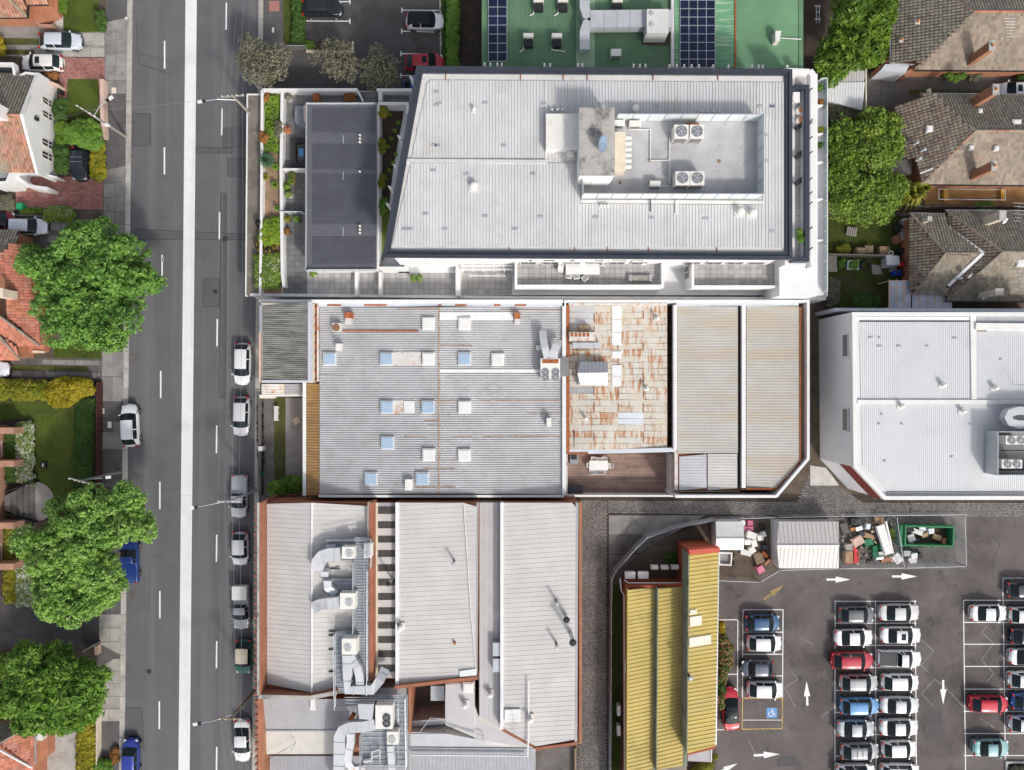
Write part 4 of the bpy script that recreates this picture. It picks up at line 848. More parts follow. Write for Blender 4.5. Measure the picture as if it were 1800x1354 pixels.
# terrace furniture
def table(px0, py0, px1, py1, z, h, label, mat, top=.05, legs=True):
    c = W((px0+px1)/2, (py0+py1)/2, z + h); t = thing('table', label, 'table', (c.x, c.y, z)); a, b = W(px0, py1, z + h), W(px1, py0, z + h)
    MB().loft([(a.x, a.y, z + h - top), (b.x, a.y, z + h - top), (b.x, b.y, z + h - top), (a.x, b.y, z + h - top)], [(a.x, a.y, z + h), (b.x, a.y, z + h), (b.x, b.y, z + h), (a.x, b.y, z + h)]).build('tabletop', mat, t)
    for x in (a.x + .12, b.x - .12):
        for y in (a.y + .12, b.y - .12): m = MB(); m.box(x, y, z + (h - top)/2, .07, .07, h - top); m.build('leg', mat, t)
    return t
CH = None
def chair(px, py, z, ang, label, group, mat='white_paint', sz=.5, name='chair'):
    c = W(px, py, z + .45); key = ('chair', mat, sz)
    if key in PROTO: r = copy_tree(PROTO[key]); tag(r, label, 'chair', group)
    else:
        r = thing(name, label, 'chair', (0, 0, 0), group); PROTO[key] = r; s = sz/2
        m = MB(); m.box(0, 0, .45, sz, sz, .04); m.build('seat', mat, r); m = MB(); m.box(-s, 0, .68, .05, sz, .4); m.build('backrest', mat, r)
        for x in (-s + .03, s - .03):
            for y in (-s + .03, s - .03): m = MB(); m.box(x, y, .215, .04, .04, .43); m.build('leg', mat, r)
        for y in (-s - .02, s + .02): m = MB(); m.box(.02, y, .64, sz*.9, .05, .04); m.build('armrest', mat, r)
    r.location = (c.x, c.y, z); r.rotation_euler = (0, 0, math.radians(ang)); return r
table(994.5, 461, 1054, 482.5, 6.2, .75, 'long white table on the upper terrace under the roof edge', 'white_paint')
for x, y, a, l in ((987, 463, 5, 'white chair at the left end of the long white table, upper one'), (985.5, 474, -5, 'white chair at the left end of the long white table, lower one'), (1060, 463, 180, 'white chair at the right end of the long white table'), (1000, 485, 80, 'white chair tucked under the long white table, left one'), (1013, 486, 95, 'white chair tucked under the long white table, right one'), (1028, 489, 130, 'white chair pulled out and turned below the long white table')):
    chair(x, y, 6.2, a, l, 'white chairs round the upper terrace table', sz=.58)
b = thing('bench', 'long grey bench with end blocks on the upper terrace', 'bench', W(1125, 489, 6.2)); MB().prism([(1104, 484), (1146, 484), (1146, 494), (1104, 494)], 6.5, 6.62).build('seat', 'grey_timber', b)
for x in (1106, 1141): MB().prism([(x, 483), (x + 5, 483), (x + 5, 495), (x, 495)], 6.2, 6.7).build('leg', 'grey_sheet', b)
one('terrace_lamp', 'small white box lamp on the terrace wall end', 'lamp', MB().prism([(1130, 457), (1139, 457), (1139, 463), (1130, 463)], 6.2, 7.4), 'white_paint')
pe = thing('pergola', 'white slatted pergola over the stair beside the long terrace', 'pergola', W(855, 470, 3.1))
for y in (460, 467, 474): m = MB(); m.bar(W(810, y, 5.6), W(902, y, 5.6), .16, .18); m.build('beam', 'white_paint', pe)
for i in range(4): m = MB(); m.bar(W(826 + i*19, 457, 5.75), W(833 + i*18, 479, 5.75), .08, .1); m.build('slat', 'white_paint', pe)
for x in (812, 900): m = MB(); c = W(x, 474, 5.5); m.box(c.x, c.y, 4.3, .14, .14, 2.4); m.build('post', 'white_paint', pe)
one('handrail', 'white handrail bar below the slatted pergola', 'handrail', MB().bar(W(826, 485, 4.1), W(889, 485, 4.1), .1, .1), 'white_paint')
so = thing('covered_sofa', 'outdoor sofa under a crumpled grey cover on the front terrace', 'sofa', W(524, 205, 3.1))
m = MB(); rr = random.Random(3); A = [W(*p, 4.0) for p in ((517, 184), (532, 182), (540, 196), (541, 222), (522, 225), (515, 213))]; m.loft([Vector((p.x, p.y, 3.12)) for p in ccw(A)], [p.lerp(sum(A, Vector())/6, .18) for p in ccw(A)]); m.build('cover', M('cover_grey', (.2, .22, .26), .8, var=.25, scale=2, fine=.15), so)
m = MB(); m.prism([(533, 186), (539, 183), (540, 222), (534, 212)], 4.0, 4.12); m.build('cushion', 'pink_wall', so)
ft = thing('sunken_lounge', 'dark square outdoor lounge set around a small blue table', 'lounge', W(527, 268, 3.1)); ring([(512, 243), (541, 243), (541, 293), (512, 293)], 3.1, 3.75, .45, 'plastic_black', ft, 'seat'); block([(525, 261), (538, 261), (538, 275), (525, 275)], 3.1, 3.5, 'sign_blue', ft, 'tabletop')
one('brazier', 'rust red box heater on the upper front terrace', 'heater', MB().prism([(550, 165), (561, 165), (561, 177), (550, 177)], 3.1, 3.8), 'rust')
tt = table(1395, 162, 1406, 180, 9.2, .9, 'white bar table on the narrow right balcony', 'white_paint')
for y, l in ((194, 'upper'), (212, 'lower')):
    c = W(1408, y, 9.6); t = thing('stool', f'round white stool with an orange cushion on the right balcony, {l} one', 'stool', (c.x, c.y, 9.2), 'orange stools on the right balcony'); MB().cyl(c.x, c.y, 9.2, 9.62, .42, 16).build('seat', 'white_paint', t); MB().cyl(c.x + .08, c.y + .05, 9.62, 9.72, .34, 16).build('cushion', 'terracotta', t)
for y, l in ((222, 'top'), (272, 'middle'), (319, 'bottom')):
    a = W(1397, y + 6, 9.6); b2 = W(1413, y - 6, 9.6); one('folded_chair', f'black folding chair leaning on the right balcony, {l} one of three', 'chair', MB().bar(a, b2, .45, .12), 'plastic_black', 'folding chairs on the right balcony')
# north neighbour: green roofed building
gb = thing('green_roof_building', 'building with a green ribbed roof at the top edge, solar panels at both ends', 'building', W(1130, 40, G)); block([(847, -140), (1411, -140), (1411, 119), (847, 119)], G, 6.0, 'grey_sheet', gb)
GZ = 6.05
for x0, x1, m_ in ((847, 892, 'green_sheet'), (892, 1013, 'green_sheet'), (1013, 1045, 'pale_green'), (1045, 1180, 'green_sheet')): RS([(x0, -140), (x1, -140), (x1, 118), (x0, 118)], (0, 1), .28, .035, 'rib', m_, gb, GZ)
RS([(1186, -140), (1292, -140), (1292, 119), (1186, 119)], (1, 0), .2, .035, 'trap', 'fade_green', gb, GZ); RS([(1294, -140), (1410, -140), (1410, 120), (1294, 120)], (1, 0), .25, .035, 'rib', 'fade_green' if 0 else 'green_light', gb, GZ) if 'green_light' in MATS else RS([(1294, -140), (1410, -140), (1410, 120), (1294, 120)], (1, 0), .25, .035, 'rib', M('green_light', (.15, .3, .165), .75, .02, var=.14, scale=.25, fine=.05), gb, GZ)
block([(1180, -140), (1185, -140), (1185, 118), (1180, 118)], 6, 6.5, 'flashing', gb, 'gutter_wall'); block([(1291.5, -140), (1294, -140), (1294, 120), (1291.5, 120)], 6, 6.15, 'rust', gb, 'gutter'); block([(1404, -140), (1412, -140), (1412, 120), (1404, 120)], 6, 6.12, 'green_sheet', gb, 'gutter'); block([(847, -140), (851, -140), (851, 118), (847, 118)], 6, 6.3, 'green_sheet', gb, 'gutter')
def solar(x0, y0, x1, y1, nx, ny, label, tall):
    t = thing('solar_array', label, 'solar panels', W((x0+x1)/2, (y0+y1)/2, GZ))
    a = MB(); 
    for i in range(nx + 1): x = x0 + (x1-x0)*i/nx; a.bar(W(x, y0, GZ + .13), W(x, y1, GZ + .13), .06, .05)
    for j in range(ny + 1): y = y0 + (y1-y0)*j/ny; a.bar(W(x0, y, GZ + .126), W(x1, y, GZ + .126), .06, .05)
    a.build('frame', 'galv', t)
    for i in range(nx):
        for j in range(ny):
            X0, X1, Y0, Y1 = x0 + (x1-x0)*i/nx + .5, x0 + (x1-x0)*(i+1)/nx - .5, y0 + (y1-y0)*j/ny + .5, y0 + (y1-y0)*(j+1)/ny - .5; m = MB(); m.prism([(X0, Y0), (X1, Y0), (X1, Y1), (X0, Y1)], GZ + .09, GZ + .135); m.build('solar_panel', 'solar_cell', t)
solar(858.5, -35, 891, 108, 2, 9, 'narrow two column solar array at the left end of the green roof', 1); solar(1195.5, -14, 1257, 119, 4, 9, 'wide four column solar array near the right end of the green roof', 1)
for i, (x, y, l) in enumerate(((929, 66, 'left of the lower pair'), (979, 66, 'right of the lower pair'), (947, 2, 'left one at the top edge'), (990, 2, 'right one at the top edge'), (1086, 2, 'nearest the duct at the top edge'))):
    t = ac_unit(x, y - 4, GZ, 1.05, .42, .95, 'white split unit on the green roof, ' + l, (), group='split units on the green roof', grille=False); c = wl(t)
    m = MB(); m.box(c.x, c.y - .62, GZ + .35, .95, .75, .6); m.build('stand', 'dark_metal', t); m = MB(); m.tube([c + Vector((-.4, -.5, .3)), c + Vector((-.5, -1.1, .15)), c + Vector((-.9 if i != 1 else .9, -1.3, .1))], .07, 6); m.build('hose', 'unit_white', t)
ac_unit(1083, 92, GZ, 1.05, .7, .9, 'single white split unit low on the green roof below the big duct', (), group='split units on the green roof')
ZD = GZ + 1.
duct([W(1180, 37, ZD), W(1140, 37, ZD), W(1050, 38, ZD), W(1037, 38, ZD)], 1.75, 1.1, 'large branching grey air duct lying on the green roof')
duct([W(1041, 42, ZD), W(1031, 46, ZD), W(1027, 58, ZD), W(1027, 90, ZD - .2)], 1.0, 1.0, 'lower branch of the large grey duct ending in a cowl'); duct([W(1041, 34, ZD), W(1031, 30, ZD), W(1027, 18, ZD), W(1027, -30, ZD)], 1.0, 1.0, 'upper branch of the large grey duct leaving the top edge')
t = thing('rooftop_plant', 'large grey rooftop plant box with two caps at the end of the duct', 'plant box', W(1155, 39, GZ)); block([(1137, 16), (1175, 16), (1175, 58), (1137, 58)], GZ + .2, GZ + 2.2, 'flashing', t, 'casing')
for y in (25, 44): c = W(1146, y, GZ + 2.2); MB().cyl(c.x, c.y, GZ + 2.2, GZ + 2.35, .22).build('cap', 'duct_metal', t)
flat('dark_patch', [(1128, 55), (1176, 55), (1176, 81), (1128, 79)], GZ + .05, 'mulch', gb)  # dark sheet under and just below the plant box
one('roof_box', 'small white box on a stand at the right of the green roof', 'roof box', MB().prism([(1363, 55), (1373, 54), (1371, 72), (1363, 72)], GZ, GZ + 1), 'unit_white'); pipe([(1373, 67), (1408, 69)], GZ + .2, .05, 'thin pipe from the small box across the light green roof')
# ------------------------------------------------------------ rusty warehouse in the middle
def skylight(px, py, z, blue, root, s=1.32, h=.34):
    m = MB(); c = W(px, py, z + h); a = s/2
    P = lambda r, zz: [(c.x - r, c.y - r, zz), (c.x + r, c.y - r, zz), (c.x + r, c.y + r, zz), (c.x - r, c.y + r, zz)]
    m.loft(P(a + .06, z - .1), P(a, z + h)); f = m.build('skylight', 'flashing', root); m = MB(); m.loft(P(a - .05, z + h), P(a - .12, z + h + .06)); m.build('pane', 'skylight_blue' if blue else 'skylight_white', f); return f
M('rust_dim', (.4, .26, .17), .9, var=.3, scale=2, fine=.2, dirt=((.5, .5, .5), .8, 1.5, .5))
wh = thing('warehouse', 'low warehouse under a grey corrugated roof with square skylights and rust stains', 'building', W(770, 700, G))
zE, zR = 4.7, 5.3
block([(561, 538), (994, 536), (994, 871), (561, 871)], G, 4.6, 'orange_brick', wh)
RS([(562, 540, zE), (772, 539, zR), (772, 868, zR), (562, 868, zE)], (1, 0), .24, .1, 'trap', 'zinc', wh); RS([(772, 539, zR), (990, 538, zE), (990, 868, zE), (772, 868, zR)], (1, 0), .24, .1, 'trap', 'zinc', wh)
zat = lambda x: zR - (zR - zE)*abs(x - 772)/214
def strip(x0, y0, x1, y1, mat, h=.14, name='roof_patch'):
    m = MB(); P = [W(x, y, zat(x) + h) for x, y in ((x0, y0), (x1, y0), (x1, y1), (x0, y1))]; P = ccw(P); m.loft([p - Vector((0, 0, .06)) for p in P], P); return m.build(name, mat, wh)
strip(773, 549, 902, 563, 'white_sheet'); strip(773, 649.5, 949, 655, 'white_sheet'); strip(690, 619, 741, 643, 'rusty_white'); strip(689, 704, 709, 728, 'rusty_white'); strip(710, 705, 729, 727, 'white_sheet'); strip(602, 580.5, 735, 583, 'rust'); strip(562, 659.5, 990, 661.5, 'grey_sheet', .12)
strip(771, 540, 773.2, 868, 'rust_dim', .115, 'rust_lap')
for x0, x1, y in ((770, 830, 607), (735, 800, 704.5), (840, 985, 704.5), (710, 830, 767.5), (765, 800, 810), (745, 800, 824.5), (850, 985, 767.5), (730, 800, 856), (925, 988, 726), (700, 772, 534.5+8), (880, 988, 545), (760, 792, 730), (745, 772, 740), (752, 775, 747)): strip(x0, y - .6, x1, y + .6, 'rust_dim', .112, 'rust_streak')
for x, y, b in ((753, 569, 0), (816.5, 569, 0), (579, 631, 1), (679, 631, 1), (753, 631, 0), (816.5, 631, 1), (875, 632, 0), (680, 716, 1), (752.5, 716, 1), (816.5, 716, 0), (681, 779, 1), (753.5, 800, 0), (816, 801, 0), (652, 842, 1), (742, 842, 1)): skylight(x, y, zat(x) + .02, b, wh)
m = MB(); m.prism([(532, 672), (538, 672), (538, 872), (532, 872)], 4.0, 4.25); m.build('gutter', 'white_paint', wh); RS([(539, 674, 4.2), (561, 674, 4.6), (561, 871, 4.6), (539, 871, 4.2)], (1, 0), .3, .05, 'corr', 'ochre_sheet', wh)
block([(539, 674), (562, 674), (562, 871), (539, 871)], G, 4.1, 'orange_brick', wh)
wall([(455, 529.5), (990, 529.5)], G, 5.5, .32, 'white_sheet', wh, 'parapet'); block([(560, 532), (992, 531.5), (992, 538.5), (560, 539.5)], 4.4, 5.1, 'clean_sheet', wh, 'box_gutter'); wall([(560, 872.5), (992, 872.5)], G, 5.0, .25, 'white_sheet', wh, 'parapet')
for x0, x1 in ((575, 600), (640, 680), (770, 776), (800, 820), (868, 880), (905, 925)): block([(x0, 535), (x1, 535), (x1, 538), (x0, 538)], 5.1, 5.13, 'rust', wh, 'rust_patch')
block([(988.5, 532), (995, 532), (995, 871), (988.5, 871)], 4.3, 5.1, 'white_sheet', wh, 'gutter'); block([(995.5, 536), (1000.5, 536), (1000.5, 798), (995.5, 798)], 3.5, 4.9, 'rust', wh, 'flashing'); block([(995.5, 798.5), (997.5, 798.5), (997.5, 871), (995.5, 871)], G, 4.9, 'rusty_white', wh, 'flashing')
one('evaporative_cooler', 'dark topped round fan cooler near the upper left of the corrugated roof', 'cooler', MB().prism([(584, 568), (599, 568), (599, 583), (584, 583)], 4.8, 5.6), 'flashing'); c = W(591, 576, 5.6)
t = bpy.data.objects['evaporative_cooler']; fan(c.x, c.y, 5.62, .38, t, 'timber', 'rust')
for x, y, w, h, l in ((612, 559, 13, 20, 'rust topped box vent beside the round fan cooler'), (909, 560, 11, 20, 'red rust box vent at the end of the white roof patch')):
    t = thing('box_vent', l, 'vent', W(x, y, 4.8)); block([(x - w/2, y - h/2), (x + w/2, y - h/2), (x + w/2, y), (x - w/2, y)], 4.8, 5.7, 'rust', t, 'hood'); block([(x - w/2 + 1, y), (x + w/2 - 1, y), (x + w/2 - 1, y + h/2), (x - w/2 + 1, y + h/2)], 4.8, 5.3, 'flashing', t, 'throat')
for x, y, w, h, l in ((594.5, 608.5, 9, 15, 'small white box below the round fan cooler'), (718.5, 851, 13, 22, 'small white hooded box beside the lowest blue skylight'), (965, 741, 8, 18, 'small white box standing alone at the right of the corrugated roof')):
    t = thing('box_vent', l, 'vent', W(x, y, 5)); block([(x - w/2, y - h/2 + 3), (x + w/2, y - h/2 + 3), (x + w/2, y + h/2), (x - w/2, y + h/2)], 4.9, 5.8, 'unit_white', t, 'hood'); block([(x - w/2 + 1, y - h/2 - 2), (x + w/2 - 2, y - h/2 - 2), (x + w/2 - 2, y - h/2 + 2), (x - w/2 + 1, y - h/2 + 2)], 4.9, 5.4, 'galv', t, 'throat')
antenna(590, 598, 5.0, 1.4, 1.6, 'small television aerial above the small white box near the cooler', .5); antenna(822, 606, 5.2, 1.2, 1., 'little aerial above a blue skylight right of the rust line', 1.5, n=4)
t = ac_unit(967.5, 648, 4.9, 2.05, 2.1, 1.35, 'large cream unit with four fans and a rusty back on the corrugated roof', ((-.52, -.35, .2), (.52, -.35, .2), (-.52, -.85, .2), (.52, -.85, .2)))
c = wl(t); MB().box(c.x, c.y + .75, 4.9 + 1.36, 1.7, .4, .06).build('rust_panel', 'rust', t)
duct([W(962, 629, 6), W(958, 612, 6.1), W(955, 596, 6.), W(954, 583, 5.8)], .75, .6, 'left arm of the forked grey duct above the four fan unit'); duct([W(973, 629, 6), W(974, 617, 6.1), W(979, 608, 6.1), W(980, 601, 5.7)], .85, .6, 'right arm of the forked grey duct above the four fan unit'); duct([W(956, 610, 5.6), W(944, 612, 5.3)], .5, .4, 'short side spur of the forked grey duct')
one('pipe_bundle', 'bundle of dark pipes crossing the gutter from the four fan unit', 'pipes', MB().prism([(986, 628), (1000, 628), (1000, 662), (986, 662)], 5.1, 5.2), 'fan_grey')
# front wing and yard
fw = thing('front_wing', 'two storey front wing with a weathered grey corrugated cement roof', 'building', W(503, 600, G)); block([(459, 533), (548, 533), (548, 673), (459, 673)], G, 6.0, 'cream', fw)
RS([(462, 539, 6.1), (541, 533, 6.35), (541, 667, 6.35), (462, 672, 6.1)], (1, .03), .21, .07, 'corr', 'asbestos', fw); block([(541, 531), (547, 531), (547, 671), (541, 671)], 5.9, 6.5, 'clean_sheet', fw, 'gutter'); block([(456, 537), (461, 537), (461, 585), (456, 585)], 5.6, 6.1, 'galv', fw, 'gutter'); block([(455, 585), (460, 585), (460, 672), (455, 672)], 5.4, 6.0, 'pink_wall', fw, 'eave')
block([(461, 668.5), (541, 668.5), (541, 673), (461, 673)], 5.9, 6.3, 'clean_sheet', fw, 'gutter')
bw = thing('light_slot', 'red brick wall slot with rusty crossbars between the two corrugated roofs', 'wall', W(554, 600, G)); block([(548.5, 531), (557, 531), (557, 671), (548.5, 671)], G, 4.7, 'brick', bw)
for k in range(9): block([(549, 540 + k*16), (556.5, 540 + k*16), (556.5, 543 + k*16), (549, 543 + k*16)], 4.7, 5.0, 'rust', bw, 'crossbar')
block([(557, 533), (560, 533), (560, 671), (557, 671)], 4.7, 5.0, 'rusty_white', bw, 'edge')
lr = thing('lean_to', 'short lean to roof of corrugated sheets and a dark pane below the front wing', 'roof', W(495, 684, G)); block([(460, 675), (531, 675), (531, 694), (460, 694)], G, 3.0, 'cream', lr); RS([(460, 675, 3.1), (497, 675, 3.1), (497, 693, 3.), (460, 693, 3.)], (1, .02), .3, .05, 'corr', 'rusty_white', lr); RS([(500, 675, 3.1), (530, 675, 3.1), (530, 693, 3.), (500, 693, 3.)], (1, 0), .3, .05, 'corr', 'grey_sheet', lr); block([(456, 694), (532, 694), (532, 697), (456, 697)], 2.7, 3.05, 'white_paint', lr, 'fascia')
block([(456, 697), (483, 697), (483, 700.5), (456, 700.5)], 2.2, 2.8, 'cream', lr, 'fascia')
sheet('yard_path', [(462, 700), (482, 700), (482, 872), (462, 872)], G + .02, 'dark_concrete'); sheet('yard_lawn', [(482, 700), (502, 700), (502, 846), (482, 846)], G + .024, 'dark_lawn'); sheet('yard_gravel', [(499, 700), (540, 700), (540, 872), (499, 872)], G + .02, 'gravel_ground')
b = thing('bench', 'white slatted bench on the strip of lawn in the front yard', 'bench', W(485, 727, G))
for k in range(4): m = MB(); m.prism([(481.5 + k*2, 714), (483 + k*2, 714), (483 + k*2, 740), (481.5 + k*2, 740)], .5, .56); m.build('slat', 'white_paint', b)
for y in (716, 726, 738): m = MB(); m.prism([(481.5, y), (489.5, y), (489.5, y + 1.5), (481.5, y + 1.5)], G, .5); m.build('leg', 'white_paint', b)
st_ = thing('boundary_wall', 'low dark front wall with planting along the street edge of the yard', 'wall', W(457, 780, G)); wall([(456, 700), (456, 872)], G, 1.1, .3, 'dark_concrete', st_)
one('letter_box', 'small white box on the dark front wall', 'letter box', MB().prism([(454, 785), (461, 785), (461, 793), (454, 793)], G, 1.25), 'white_paint'); one('rubbish_bin', 'green bin beside the dark front wall', 'bin', MB().prism([(453, 830), (459, 830), (459, 838), (453, 838)], G, 1.0), M('bin_green', (.01, .2, .09), .5))
for x, y, r_, l in ((521, 740, .55, 'flat beige square stone tilted on the gravel'),): m = MB(); c = W(x, y, .2); m.box(c.x, c.y, .2, .8, .75, .14, .6); one('stepping_stone', l, 'stone', m, 'pink_wall')
# rusted shed roof in the middle
rs = thing('rusted_shed', 'shed roofed in a patchwork of pale sheets streaked with orange rust', 'building', W(1086, 665, G)); block([(1001, 536), (1173, 536), (1173, 792), (1001, 792)], G, 4.1, 'orange_brick', rs)
cx_ = (1001, 1044.6, 1087, 1131, 1172.5); rows = 23; y0_ = 538.; dy_ = (791 - 538)/rows; zr = lambda x: 4.7 - .5*abs(x - 1050)/120
for i in range(4):
    for j in range(rows):
        xa, xb = cx_[i], cx_[i+1]; ya, yb = y0_ + j*dy_, y0_ + (j+1)*dy_; mm = 'rust_sheet'
        if i == 1 and False: pass
        if xa == 1087 and 728 < (ya+yb)/2 < 752: mm = 'clean_sheet'
        if i == 0 and j < 3: mm = 'zinc'
        if i == 0 and j in (13,) : mm = 'grey_sheet'
        lift = .012*((i + j) % 2); P = [W(x, y, zr(x) + lift) for x, y in ((xa, ya), (xb, ya), (xb, yb), (xa, yb))]; mb = ribs(MB(), P, (1, 0), .22, .012, 'corr'); mb.build('roof_sheet', mm, rs)
for y_a, y_b in ((538, 562), (562, 585), (585, 608), (618, 631), (642, 662), (662, 680)): m = MB(); P = ccw([W(x, y, zr(1083) + .09) for x, y in ((1076, y_a), (1092.5, y_a), (1092.5, y_b - .6), (1076, y_b - .6))]); m.loft([p - Vector((0, 0, .05)) for p in P], P); m.build('skylight_sheet', 'white_sheet', rs)
for x in (1044.6, 1087, 1131):
    for k in range(9):
        if random.random() < .7: ya = 545 + k*27 + random.uniform(0, 8); m = MB(); P = ccw([W(xx, yy, zr(x) + .075) for xx, yy in ((x - .8, ya), (x + .8, ya), (x + .7, ya + random.uniform(8, 20)), (x - .7, ya + 15))]); m.poly(P); m.build('rust_lap', 'rust', rs)
block([(1000, 533), (1173, 533), (1173, 537), (1000, 537)], 4.3, 5.0, 'rusty_white', rs, 'gutter'); wall([(992, 529.5), (1421, 529.5), (1421, 807), (1365, 873), (1187, 873)], G, 5.2, .28, 'white_sheet', rs, 'parapet')
wall([(1000, 794.5), (1033, 794.5), (1186, 791)], 2.5, 4.5, .45, 'clean_sheet', rs, 'fascia'); wall([(1000, 797.5), (1034, 797)], 3, 4.55, .2, 'rust', rs, 'fascia')
t = thing('rusty_box', 'rust and white striped box on the left of the rusted shed roof', 'roof box', W(1024, 592, 4.7)); block([(1001, 584), (1047, 584), (1047, 600), (1001, 600)], 4.6, 5.6, 'rusty_white', t, 'casing')
for k in range(5): block([(1003 + k*7, 585), (1008 + k*7, 585), (1008 + k*7, 592), (1003 + k*7, 592)], 5.6, 5.63, 'rust', t, 'rust_panel')
duct([W(1006, 607.5, 5.3), W(1056, 607.5, 5.3)], .6, .55, 'straight pale duct lying below the rusty striped box'); one('dark_opening', 'dark louvre box under the straight pale duct', 'louvre', MB().prism([(1015, 613), (1035, 613), (1035, 617), (1015, 617)], 4.6, 5.0), 'timber')
rl = thing('roof_lantern', 'small grey gabled cabin roof standing on the rusted shed', 'roof lantern', W(1042, 657, 4.6)); block([(1016, 637), (1067, 637), (1067, 676), (1016, 676)], 4.3, 5.5, 'grey_sheet', rl)
RS([(1015, 636, 5.5), (1068, 636, 5.5), (1068.5, 655, 6.2), (1015, 656, 6.2)], (0, 1), .4, .03, 'seam', 'grey_flat' if 'grey_flat' in MATS else M('grey_flat', (.38, .4, .43), .5, .1, var=.05), rl); RS([(1015, 656, 6.2), (1068.5, 655, 6.2), (1069, 678, 5.5), (1015, 677, 5.5)], (0, 1), .4, .03, 'seam', 'zinc_light', rl)
t = thing('smoke_stack', 'brown stub chimney with a cap near the upper left of the rusted shed', 'flue', W(1026, 577, 4.6)); block([(1019, 571), (1034, 571), (1034, 584), (1019, 584)], 4.6, 5.2, 'timber', t, 'casing')
for x, y, l in ((1030, 736, 'bluish pipe flue on the lower left of the rusted shed'), (1138, 683, 'white pipe flue beside the skylight strip of the rusted shed'), (1157, 559, 'small rusty flue near the top right of the rusted shed')): vent(x, y, 4.4, .2, .9, l)
one('flue_pole', 'thin dark upright pole at the lower edge of the rusted shed', 'pole', MB().tube([W(1009, 790, 4.5), W(1009, 757, 4.6)], .05), 'dark_metal')
# courtyard
cy = sheet('courtyard', [(996, 790), (1186, 790), (1186, 872), (996, 872)], G + .012, 'timber')
nb = 0
for j in range(15):
    y0 = 799 + j*4.9; x = 996
    while x < 1186:
        x1 = min(1186, x + random.choice((38, 45, 52))); P = ccw([W(a, b, G + .05) for a, b in ((x + .3, y0), (x1 - .3, y0), (x1 - .3, y0 + 4.4), (x + .3, y0 + 4.4))]); m = MB(); m.loft([p - Vector((0, 0, .03)) for p in P], P, bottom=False); m.build('deck_board', 'deck_board', cy); x = x1
table(1036, 810, 1069, 827, G + .05, .74, 'white outdoor table with eight chairs in the brown courtyard', 'white_paint')
for x, y, a, l in ((1043, 807, 270, 'far left chair above the courtyard table'), (1053, 808.5, 270, 'far middle chair tucked under the courtyard table'), (1062, 807, 260, 'far right chair above the courtyard table'), (1035, 818, 0, 'chair at the left end of the courtyard table'), (1073, 818.5, 180, 'chair at the right end of the courtyard table'), (1041, 829.5, 90, 'near left chair below the courtyard table'), (1050.5, 829, 90, 'near middle chair below the courtyard table'), (1059.5, 829, 90, 'near right chair below the courtyard table')): chair(x, y, G + .05, a, l, 'chairs round the courtyard table', 'flashing', .52)
t = thing('barbecue', 'grey barbecue with open shelves against the left of the courtyard', 'barbecue', W(1008, 807, G)); block([(1002, 798), (1016, 798), (1016, 816), (1002, 816)], G, 1.0, 'grating', t, 'body'); block([(1004, 800), (1014, 800), (1014, 808), (1004, 808)], 1.0, 1.15, 'dark_metal', t, 'lid')
one('storage_chest', 'dark chest in the bottom left corner of the courtyard', 'chest', MB().prism([(998, 853), (1024, 856), (1024, 870), (998, 870)], G, 1.0), 'navy_metal')
wall([(1183.5, 798), (1183.5, 872)], G, 2.6, .5, 'flashing', rs, 'courtyard_wall'); wall([(996, 872), (1186, 872)], G, 1.9, .2, 'white_sheet', rs, 'courtyard_wall')
# two tan sheds on the right
ts = thing('tan_shed', 'shed with two long tan corrugated roofs and cleaner pale sheets at its foot', 'building', W(1300, 700, G))
block([(1189, 536), (1404, 536), (1404, 812), (1366, 862), (1189, 862)], G, 4.2, 'brick', ts); block([(1184, 536), (1190.5, 536), (1190.5, 792), (1184, 792)], 4.0, 4.7, 'white_sheet', ts, 'gutter'); block([(1186, 792), (1191.5, 792), (1191.5, 862), (1186, 862)], 3.8, 4.3, 'rusty_white', ts, 'gutter')
RS([(1191, 538, 4.4), (1297, 538, 4.8), (1297, 797, 4.8), (1191, 797, 4.4)], (1, 0), .3, .02, 'corr', 'tan_sheet', ts); RS([(1194, 799, 4.3), (1242, 799, 4.5), (1242, 862, 4.5), (1194, 862, 4.3)], (1, 0), .3, .03, 'rib', 'zinc_light', ts); RS([(1244, 798, 4.4), (1296, 798, 4.6), (1296, 862, 4.6), (1244, 862, 4.4)], (1, 0), .3, .03, 'rib', 'pale_sheet', ts)
block([(1304, 532), (1311, 532), (1311, 858), (1304, 858)], 4.2, 4.9, 'white_sheet', ts, 'gutter'); block([(1297.5, 536), (1303.5, 536), (1303.5, 860), (1297.5, 860)], 3.8, 4.3, 'dark_metal', ts, 'valley')
RS([(1312, 538, 4.5), (1405, 538, 4.8), (1405, 811, 4.8), (1389, 832, 4.78), (1367, 858, 4.7), (1312, 858, 4.5)], (1, 0), .3, .02, 'corr', 'tan_sheet', ts); block([(1407.5, 540), (1418.5, 540), (1418.5, 806), (1407.5, 814)], 3.9, 4.3, 'timber', ts, 'gutter'); block([(1405.5, 540), (1407.5, 540), (1407.5, 812), (1405.5, 812)], 4.2, 4.9, 'rust', ts, 'edge'); wall([(1312, 859.5), (1364, 859.5), (1406, 814)], 4, 4.75, .15, 'rust', ts, 'edge')
block([(1189, 531.5), (1404, 531.5), (1404, 537), (1189, 537)], 4.3, 5.0, 'clean_sheet', ts, 'box_gutter'); wall([(1192, 864), (1300, 864)], 3.5, 4.4, .14, 'timber', ts, 'fascia')
flat('gap', [(1173, 536), (1185, 536), (1185, 792), (1173, 792)], 2.5, 'mulch', rs)
